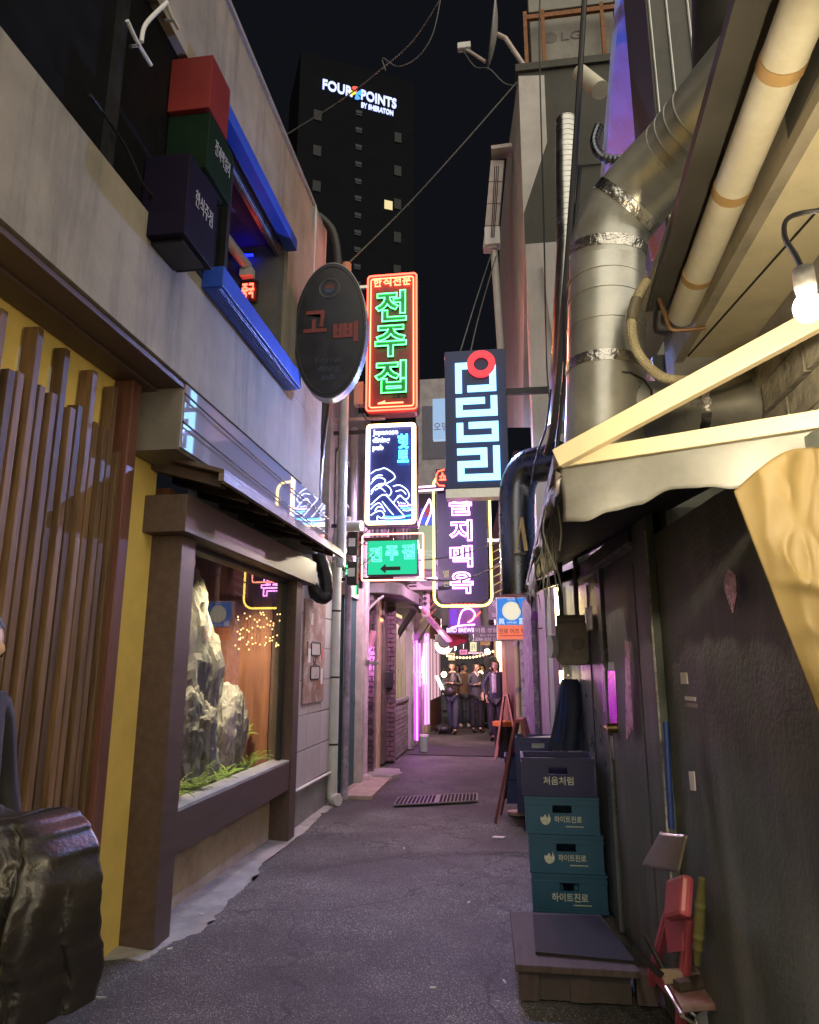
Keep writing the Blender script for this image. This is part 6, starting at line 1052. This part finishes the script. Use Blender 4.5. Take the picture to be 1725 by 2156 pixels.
for k in range(5): MB().bar(ay(893, 1230 + 11 * k, 12.48), ay(897, 1224 + 11 * k, 12.48), .02, .06).build('slot', BLACKM, fs2); MB().bar(ay(905, 1240 + 14 * k, 12.7), ay(918, 1226 + 14 * k, 12.7), .03, .03).build('brace', RUST, fs2)
for (p0, p1, yy, col, wd, lab) in (((924, 1330), (934, 1352), 15.6, (.9, .5, .25), '술', 'small warm light box sign added over the left shop door'), ((968, 1368), (984, 1378), 18.2, (.9, .25, .5), 'BAR', 'added pink light box sign above the heads of the people'), ((1036, 1318), (1050, 1340), 14.2, (.25, .5, .9), '맥주', 'small blue light box sign added on the far right wall'), ((990, 1352), (1004, 1372), 19.0, (.95, .8, .5), '골목', 'cream light box sign added beside the utility pole'), ((944, 1372), (958, 1390), 17.2, (.9, .7, .35), '포차', 'yellow light box sign added at the left beyond the red awning')):  # invented light boxes, added to give the far end more glow
    a, b = ay(*p0, yy), ay(*p1, yy); t = thing('added_light_box', lab, 'sign', (a.x, yy, b.z)); MB().box(a.x - .015, b.x + .015, yy, yy + .1, b.z - .015, a.z + .015).build('case', BLACKM, t); MB().box(a.x, b.x, yy - .006, yy - .001, b.z, a.z).build('face', em('far face ' + wd, col), t); text(wd, (b.x - a.x) * .7, (a.z - b.z) * .6, ((a.x + b.x) / 2, yy - .008, (a.z + b.z) / 2), 'lettering', INK, t)
    MB().bar(((a.x + b.x) / 2, yy + .05, a.z), ((a.x + b.x) / 2, yy + .05, a.z + .3), .02, .02).build('hanger', STEEL, t)
fb = thing('added_festoon_lights', 'added string of small warm bulbs across the far end of the alley', 'string lights', (-.8, 18, 2.3)); fp = sag(ay(935, 1375, 17), ay(1045, 1365, 17), .12, 16); MB().tube(fp, .006, 5).build('cord', RUB, fb)  # invented cord of bulbs, added as more light at the far end
for q in fp[1:-1]: MB().ball(q - V((0, 0, .04)), .028, 8, 6).build('bulb', em('festoon glow', (4, 2.5, 1.1)), fb, smooth=True)
# ================================================================ HOTEL TOWER
ht = thing('hotel_tower', 'dark high rise hotel tower with a glowing white name sign', 'tower', (-30, 130, 0)); ang = math.radians(27); tu = V((math.cos(ang), math.sin(ang), 0)); tn = V((math.sin(ang), -math.cos(ang), 0)); TV_ = V((0, 0, 1)); to = ay(680, 180, 130)
TW = pbr('tower wall', (.009, .0095, .012), 1, var=.1, scale=.2, bump=0, spec=0, rvar=0)
def onT(px, py, off=.1): d = _ray(px, py); return EYEP + d * ((to + tn * off - EYEP).dot(tn) / d.dot(tn))
ta, tb_ = onT(632, 160, 0), onT(872, 160, 0); ow = (tb_ - ta); ow.z = 0; MB().obox(V((ta.x, ta.y, 0)), ow, -tn * 16, V((0, 0, onT(680, 120, 0).z))).build('wall', TW, ht)
DW = em('faint glow window', (.0045, .0047, .0055)); LWN = em('lit window', (.75, .62, .3))  # unlit tower windows get a faint glow for the dim reflection in them
def twin(px, py, w, h, m): c = onT(px, py); MB().obox(c - tu * w / 2 - TV_ * h / 2, tu * w, tn * .15, TV_ * h).build('window', m, ht)
for k in range(9): twin(669 - 1.1 * k, 243 + 76 * k * .98, 1.8, 2.6, DW); twin(838 - .4 * k, 290 + 70 * k, 1.7, 2.6, DW) if k < 6 else None
for k in range(11): twin(756 - .4 * k, 236 + 36 * k, 1.5, .7, em('faint glow stair window', (.014, .0145, .017))); twin(756 - .4 * k, 240 + 36 * k + 2, 1.4, .3, em('faint glow stair window', (.03, .03, .04)))  # the same faint glow put into the stair windows
twin(818, 432, 1.9, 2.2, LWN)
f0, f1 = onT(680, 178, .4), onT(746, 190, .4); f2, f3 = onT(761, 198, .4), onT(835, 213, .4); c1_ = (f0 + f1) / 2; Wd = abs((f1 - f0).dot(tu)); Wp = abs((f3 - f2).dot(tu))
HWHT = em('hotel sign white', (.75, .85, 1.5)); zz = (onT(712, 188, .4).z + onT(800, 209, .4).z) / 2
def onTz(px, z): q = onT(px, 190, .4); return V((q.x, q.y, z))
hh = abs(onT(700, 170, .4).z - onT(700, 192, .4).z) * .95
text('FOUR', Wd * .95, hh, onTz(711, zz), 'sign_lettering', HWHT, ht, u=tu, v=TV_, depth=.3, off=.02); text('POINTS', Wp, hh, onTz(798, zz), 'sign_lettering', HWHT, ht, u=tu, v=TV_, depth=.3, off=.02); text('BY SHERATON', Wp * .9, hh * .5, onTz(795, zz - hh * 1.05), 'sign_lettering', HWHT, ht, u=tu, v=TV_, depth=.3, off=.02)
pc = onTz(750, zz)
for k, c in enumerate(((1.2, .12, .08), (.08, .5, 1.1), (.1, .45, 1.2), (1.2, .95, .06))):
    t = math.radians(110 - 90 * k); mb = MB(); R_ = hh * .62; mb.prism([(0, 0)] + [(R_ * math.cos(t + s) * (1 if abs(s) < .3 else .9), R_ * math.sin(t + s)) for s in (-.55, -.3, 0, .3, .4)], pc, tu, TV_, tn * .3); mb.build('petal', em('petal %d' % k, c), ht)
# ================================================================ PEOPLE
def skin_mesh(verts, edges, root=0, sub=1):
    """verts: list of (pos, (rx, ry)); grown with the Skin modifier and evaluated to a mesh"""
    me = bpy.data.meshes.new('figure'); me.from_pydata([v[0] for v in verts], edges, [])
    o = bpy.data.objects.new('figure', me); COL.objects.link(o); o.modifiers.new('skin', 'SKIN')
    for i, v in enumerate(verts):
        s = me.skin_vertices[0].data[i]; s.radius = v[1] if isinstance(v[1], tuple) else (v[1], v[1]); s.use_root = (i == root)
    sm_ = o.modifiers.new('sub', 'SUBSURF'); sm_.levels = sub; sm_.render_levels = sub
    bpy.context.view_layer.update(); r = bpy.data.meshes.new_from_object(o.evaluated_get(bpy.context.evaluated_depsgraph_get()))
    bpy.data.objects.remove(o); bpy.data.meshes.remove(me); r.polygons.foreach_set('use_smooth', [True] * len(r.polygons)); return r
def merge(meshes, mats):
    bm = bmesh.new()
    for m, k in meshes:
        n0 = len(bm.faces); bm.from_mesh(m); bm.faces.ensure_lookup_table()
        if k is not None:
            for f in bm.faces[n0:]: f.material_index = k
    me = bpy.data.meshes.new('body'); bm.to_mesh(me); bm.free()
    for m in mats: me.materials.append(m)
    me.polygons.foreach_set('use_smooth', [True] * len(me.polygons)); return me
SK = pbr('skin', (.5, .32, .23), .5, var=.06, bump=0); LIP = pbr('lips', (.4, .12, .11), .4, bump=0); EYE_M = pbr('eye dark', (.03, .02, .02), .3, bump=0)
HAIR = pbr('black hair', (.012, .009, .008), .4, var=.4, scale=30, bump=.5, bscale=90, stretch=(8, 8, 1))
def head_mesh(c, yaw=0, tilt=0, s=1.0):
    bm = bmesh.new(); bmesh.ops.create_uvsphere(bm, u_segments=28, v_segments=22, radius=1); R = Matrix.Rotation(yaw, 3, 'Z') @ Matrix.Rotation(tilt, 3, 'X')
    for v in bm.verts:
        x, y, z = v.co; p = V((x * .073, y * .09, z * .113))
        if z < -.1: p.x *= 1 - .30 * (-z - .1); p.y *= 1 - (.12 if y < 0 else .35) * (-z)
        if y < -.4:
            p.y -= .026 * math.exp(-((x / .16) ** 2 + ((z + .12) / .2) ** 2))            # nose
            p.y += .012 * math.exp(-(((abs(x) - .38) / .18) ** 2 + ((z - .1) / .12) ** 2))  # eye sockets
            p.y -= .008 * math.exp(-((x / .25) ** 2 + ((z + .48) / .1) ** 2)); p.y -= .01 * math.exp(-((x / .3) ** 2 + ((z + .85) / .15) ** 2))
        if abs(x) > .93 and abs(z) < .3: p.x *= 1.13
        v.co = V(c) + (R @ p) * s
    inv = R.inverted()
    for f in bm.faces:
        q = inv @ (f.calc_center_median() - V(c)) / s; x, z = q.x / .073, q.z / .113; f.material_index = 0
        if q.y < -.05:
            if abs(abs(x) - .4) < .17 and abs(z - .08) < .07: f.material_index = 2
            elif abs(abs(x) - .42) < .2 and abs(z - .3) < .045: f.material_index = 2
            elif abs(x) < .3 and abs(z + .5) < .055: f.material_index = 1
    me = bpy.data.meshes.new('head'); bm.to_mesh(me); bm.free(); return me
def hair_mesh(c, length, yaw=0, tilt=0, fringe=.42, s=1.0):
    bm = bmesh.new(); bmesh.ops.create_uvsphere(bm, u_segments=30, v_segments=22, radius=1); R = Matrix.Rotation(yaw, 3, 'Z') @ Matrix.Rotation(tilt, 3, 'X')
    kill = [v for v in bm.verts if (v.co.y < -.30 and v.co.z < fringe and abs(v.co.x) < (.62 if length > .05 else .82)) or (v.co.z < -.55 and (length < .05 or v.co.y < -.1))]
    bmesh.ops.delete(bm, geom=kill, context='VERTS')
    for v in bm.verts:
        x, y, z = v.co; p = V((x * (.083 if length < .05 else .092), y * .102 + .006, z * .122 + .006))
        if z < .1 and length > .0: k = (.1 - z) / .9; p.z -= length * k; p.x *= 1 + .35 * k * length / .3; p.y = p.y * (1 - .25 * k) - .035 * k
        p += V((noise.noise(v.co * 6), noise.noise(v.co * 6 + V((9, 0, 0))), 0)) * .005
        v.co = V(c) + (R @ p) * s
    me = bpy.data.meshes.new('hair'); bm.to_mesh(me); bm.free(); me.materials.append(HAIR); me.polygons.foreach_set('use_smooth', [True] * len(me.polygons)); return me
def hand(v, e, iw, wrist, dirn, side, curl):
    """adds palm, five fingers to the skeleton starting at wrist index"""
    d = V(dirn).normalized(); sd = d.cross(V((0, 0, 1))); sd = sd.normalized() if sd.length > .1 else V((1, 0, 0)); dn = d.cross(sd) * curl
    k = len(v); palm = V(wrist) + d * .06; v.append((palm, (.026, .017))); e.append((iw, k))
    for f, (o, ln) in enumerate(((-.024, .062), (-.008, .072), (.008, .068), (.024, .052))):
        b = palm + d * .02 + sd * o; v.append((b, .0085)); v.append((b + d * ln * .5 + dn * .01, .008)); v.append((b + d * ln * .8 + dn * .03, .007)); n = len(v); e += [(k, n - 3), (n - 3, n - 2), (n - 2, n - 1)]
    t0 = V(wrist) + d * .03 + sd * (-.026 * side); v.append((t0, .011)); v.append((t0 + sd * (-.02 * side) + d * .03, .009)); n = len(v); e += [(iw, n - 2), (n - 2, n - 1)]
def person(name, label, x, y, H=1.64, rz=0, top=None, bottom=None, shoe=None, hair=.0, pose='down', head_yaw=0, head_tilt=0, step=.0, shirt=None, fringe=.42, coat=.62, fat=1.0, cap=None):
    t = thing(name, label, 'person', (x, y, 0), rz, local=True, group='people standing in the alley' if 0 else None); k = H / 1.66
    P = lambda a, b, c: V((a * k, b * k, c * k))
    if pose == 'phone': LE, LW, RE, RW_ = (.24, -.03, 1.12), (.05, -.24, 1.16), (-.24, -.03, 1.12), (-.05, -.24, 1.16)
    elif pose == 'cross': LE, LW, RE, RW_ = (.25, -.06, 1.12), (-.04, -.2, 1.14), (-.25, -.06, 1.12), (.06, -.17, 1.17)
    elif pose == 'pocket': LE, LW, RE, RW_ = (.29, .05, 1.1), (.2, -.05, .9), (-.29, .05, 1.1), (-.2, -.05, .9)
    else: LE, LW, RE, RW_ = (.24, .02, 1.1), (.25, -.06, .86), (-.24, .02, 1.1), (-.25, -.06, .86)
    hp = P(0, -.012, 1.545); v = [(P(0, 0, .93), .1 * k), (P(0, 0, 1.1), .09 * k), (P(0, 0, 1.28), (.11 * k, .08 * k)), (P(0, .01, 1.39), .06 * k), (P(0, 0, 1.47), .042 * k)]; e = [(0, 1), (1, 2), (2, 3), (3, 4)]
    for s_, E_, W_ in ((1, LE, LW), (-1, RE, RW_)):
        n = len(v); v += [(P(.15 * s_, .01, 1.36), .045 * k), (P(*E_), .032 * k), (P(*W_), .022 * k)]; e += [(3, n), (n, n + 1), (n + 1, n + 2)]
        hand(v, e, n + 2, P(*W_), P(*W_) - P(*E_), s_, 1 if pose != 'phone' else .5)
        n = len(v); st_ = step * s_; v += [(P(.085 * s_, 0, .88), .075 * k), (P(.09 * s_, -.02 - st_ * .5, .48), .05 * k), (P(.09 * s_, .01 - st_, .09), .033 * k), (P(.095 * s_, -.12 - st_, .04), .03 * k)]; e += [(0, n), (n, n + 1), (n + 1, n + 2), (n + 2, n + 3)]
    body = skin_mesh(v, e); me = merge([(body, 0), (head_mesh(hp, head_yaw, head_tilt, k), None)], [SK, LIP, EYE_M]); link('body', me, t)
    # jacket
    jv = [(P(0, .0, .86), (.17 * k * fat, .12 * k)), (P(0, 0, 1.02), (.155 * k * fat, .115 * k)), (P(0, .005, 1.25), (.165 * k * fat, .12 * k)), (P(0, .015, 1.38), (.1 * k, .075 * k))]; je = [(0, 1), (1, 2), (2, 3)]
    jv[0] = (P(0, 0, coat + .12), jv[0][1])
    for s_, E_, W_ in ((1, LE, LW), (-1, RE, RW_)):
        n = len(jv); el_ = V(E_); wr = V(E_).lerp(V(W_), .88); jv += [(P(.16 * s_, .01, 1.355), .062 * k), (P(*el_), .055 * k), (P(*wr), .043 * k)]; je += [(3, n), (n, n + 1), (n + 1, n + 2)]
    j = skin_mesh(jv, je, 2); j.materials.append(top); jo = link('jacket', j, t)
    if shirt:
        MB().grid(lambda a, b: P(-.05 + .1 * a + .0, -.128 - .012 * math.sin(math.pi * a) + .03 * max(0, b - .75), .98 + .4 * b), 6, 8).build('shirt', shirt, t, smooth=True, solid=.004)
    tv_ = [(P(0, 0, .9), (.15 * k * fat, .11 * k))]; te = []
    for s_ in (1, -1): st_ = step * s_; n = len(tv_); tv_ += [(P(.085 * s_, 0, .82), .095 * k), (P(.095 * s_, -.02 - st_ * .5, .46), .078 * k), (P(.095 * s_, .005 - st_, .1), .068 * k)]; te += [(0, n), (n, n + 1), (n + 1, n + 2)]
    q = skin_mesh(tv_, te); q.materials.append(bottom); link('trousers', q, t)
    for s_ in (1, -1):
        st_ = step * s_; z = 0; mb = MB(); c = P(.095 * s_, -.05 - st_, .045)
        mb.grid(lambda a, b: c + V((.045 * math.sin(math.pi * b) * math.cos(6.2832 * a), (.125 if math.sin(6.2832 * a) < 0 else .1) * math.sin(math.pi * b) * math.sin(6.2832 * a), max(-.043, -.05 * math.cos(math.pi * b)))) * k, 14, 8); mb.build('shoe', shoe, t, smooth=True)
    link('hair', hair_mesh(hp, hair, head_yaw, head_tilt, fringe, k), t)
    if cap: mb = MB(); mb.ball(hp + V((0, 0, .045 * k)), (.09 * k, .108 * k, .085 * k), 18, 10); mb.build('cap', cap, t, smooth=True); MB().grid(lambda a, b: hp + (Matrix.Rotation(head_yaw, 3, 'Z') @ V(((-.07 + .14 * a), -.09 - .06 * b * math.sin(math.pi * a), .05))), 8, 3).build('cap_visor', cap, t, smooth=True, solid=.004)
    return t, P
NAVY = pbr('navy cloth', (.018, .02, .035), .7, var=.3, bump=.3); JEAN = pbr('dark denim', (.025, .03, .05), .75, var=.35, scale=12, bump=.3); COATG = pbr('grey violet coat', (.06, .055, .07), .75, var=.2, bump=.2); BLKC = pbr('black cloth', (.012, .012, .015), .75, var=.3, bump=.2)
SHOE = pbr('black shoe', (.012, .012, .012), .3); SHOEW = pbr('white shoe', (.5, .48, .46), .5); GREYT = pbr('grey shirt', (.35, .32, .33), .8)
def pos(px, py): p = az(px, py); return p.x, p.y
def zat(px, py, y): return ay(px, py, y).z
x, y = pos(955, 1545); H1 = zat(952, 1392, y)
t, P = person('person', 'person with long dark hair in a black leather jacket looking at a phone', x, y, H1, -.3, LEATH, JEAN, SHOE, .26, 'phone', .1, .35, .12, coat=.66)
mb = MB(); mb.obox(P(-.035, -.33, 1.13), V((.07, 0, 0)), V((0, -.04, .12)), V((0, .008, .003))); ph = mb.build('phone', pbr('phone case', (.05, .04, .05), .3)); ph.location = (x, y, 0); ph.rotation_euler = (0, 0, -.3); tag(ph, 'small dark phone held in both hands by the person in leather', 'phone')
bgq = thing('shoulder_bag', 'black leather shoulder bag slung on the person with the phone', 'bag', (x, y, 0), -.3, local=True); MB().ball(P(-.05, -.17, .98), (.15, .06, .12), 18, 12).build('body', LEATH, bgq, smooth=True); MB().tube(smoothpath([P(-.17, -.14, 1.02), P(-.12, -.12, 1.25), P(.02, -.08, 1.38), P(.09, .04, 1.4)]), .012, 6).build('strap', LEATH, bgq, smooth=True)
x, y = pos(1005, 1542); H2 = zat(1003, 1395, y); t, P = person('person', 'person in a grey violet coat with folded arms and white collar', x, y, H2, .4, COATG, BLKC, SHOE, .0, 'cross', .25, .05, .0, coat=.52, fat=1.05, fringe=.5)
MB().tube([P(-.05, -.07, 1.42), P(0, -.115, 1.33), P(.05, -.07, 1.42)], .018, 8).build('collar', WHITE, t, smooth=True)
y = 14.6; x = ay(1045, 1450, y).x; H3 = zat(1045, 1390, y); person('person', 'person in a black jacket over a grey shirt with hands in pockets', x, y, H3, -.3, NAVY, BLKC, SHOE, .1, 'pocket', .05, .02, .0, shirt=GREYT, coat=.64, fat=1.05)
xx = ay(976, 1420, 17.6).x; H4 = zat(977, 1397, 17.6); person('person', 'person with short hair looking sideways behind the one with the phone', xx, 17.6, H4, .3, pbr('brown jacket', (.12, .07, .045), .7), JEAN, SHOEW, .02, 'down', .9, 0, .05, fringe=.5)
xx = ay(1016, 1420, 17.9).x; H5 = zat(1015, 1399, 17.9); person('person', 'person with long hair half hidden behind the folded arms', xx, 17.9, H5, -.4, pbr('mauve top', (.2, .1, .12), .7), BLKC, SHOE, .22, 'down', .1, 0, 0)
xx = ay(1040, 1420, 15.8).x; H6 = zat(1040, 1383, 15.8); person('person', 'tall person in a dark cap behind the one with hands in pockets', xx, 15.8, H6, .0, BLKC, BLKC, SHOE, .0, 'down', .6, 0, 0, cap=BLKC)
xx = ay(963, 1420, 18.6).x; H7 = zat(963, 1400, 18.6); person('person', 'person mostly hidden just right of the long haired one with the phone', xx, 18.6, H7, .0, BLKC, JEAN, SHOE, .12, 'down', -.3, 0, 0)
# the passer-by cut off by the left edge
nose = ay(7, 1368, 2.05); k = 1.66 / 1.66
lx, ly = nose.x - .118, nose.y; hz = nose.z + .014
t, P = person('person', 'passer by in dark clothes cut off by the left edge of the picture', lx, ly, 1.66 * (hz / 1.545), math.radians(90), BLKC, BLKC, SHOE, .02, 'down', 0, 0, .05, fringe=.35)
# glossy leather coat over the passer-by's arm
def lerps(tab, b):
    for i in range(len(tab) - 1):
        if b <= tab[i + 1][0]: f = (b - tab[i][0]) / (tab[i + 1][0] - tab[i][0]); f = f * f * (3 - 2 * f); return tab[i][1] * (1 - f) + tab[i + 1][1] * f
    return tab[-1][1]
RE_ = [(0, 60), (.04, 112), (.1, 150), (.2, 186), (.34, 206), (.5, 204), (.66, 186), (.8, 166), (1, 140)]
LE_ = [(0, 72), (.03, 20), (.1, -40), (.3, -70), (1, -70)]
def coatf(a, b):
    # hangs like a thrown-over coat: rolls over the arm at the top, then falls in long uneven folds
    hb = max(0, (b - .1) / .9); r_, l_ = lerps(RE_, .012 + .988 * hb) * .84 - 4, -70; px = l_ + (r_ - l_) * a; py = 1728 + 446 * hb - 6 * math.sin(3 * a)
    wv = noise.noise(V((a * 2.2, hb * 1.1, 3))); ph = 6.2832 * (2.7 * a + .55 * hb + .5 * wv); am = (.008 + .03 * hb ** .7) * min(1, (1 - a) * 6)
    fold = am * (math.sin(ph) + .45 * math.sin(2 * ph + 1)) + .02 * noise.noise(V((a * 6, hb * 3, 9))) + .009 * (1 - abs(noise.noise(V((a * 9 + hb * 4, hb * 9 - a * 3, 5))))) ** 3 + .06 * wv
    belly = .07 * math.sin(math.pi * min(1, hb * 1.3)) + .05 * (1 - (2 * a - 1) ** 2)
    p = ay(px, py, 1.98) + V((0, -belly - fold, 0))
    if b < .1: t = (1 - b / .1) * 2.6 * (1 - a ** 4); p += V((0, .055 * (1 - math.cos(t)), .055 * math.sin(t) * (.6 + .5 * math.sin(5 * a + 1))))
    edge = max(0, a - .62) / .38; p += V((0, .2 * edge ** 2.2, 0)); return p
ctg = thing('leather_coat', 'glossy dark leather coat hanging over the arm at the left edge', 'coat', (-1.3, 1.9, .4)); MB().grid(coatf, 150, 130).build('shell', LEATH, ctg, smooth=True, solid=.006)
MB().tube([coatf(.52 + .12 * q, .1 + .85 * q) + V((0, -.005, 0)) for q in [k / 24 for k in range(25)]], .0045, 6).build('seam', LEATH, ctg, smooth=True)
MB().grid(lambda a, b: coatf(.38 + .16 * a * (1 - .6 * b) + .04 * b, .1 + .32 * b) + V((0, -.018 - .012 * math.sin(3.1 * a), 0)), 10, 16).build('lapel', LEATH, ctg, smooth=True, solid=.005)
for o in bpy.data.objects:
    if '_loc' in o: del o['_loc']
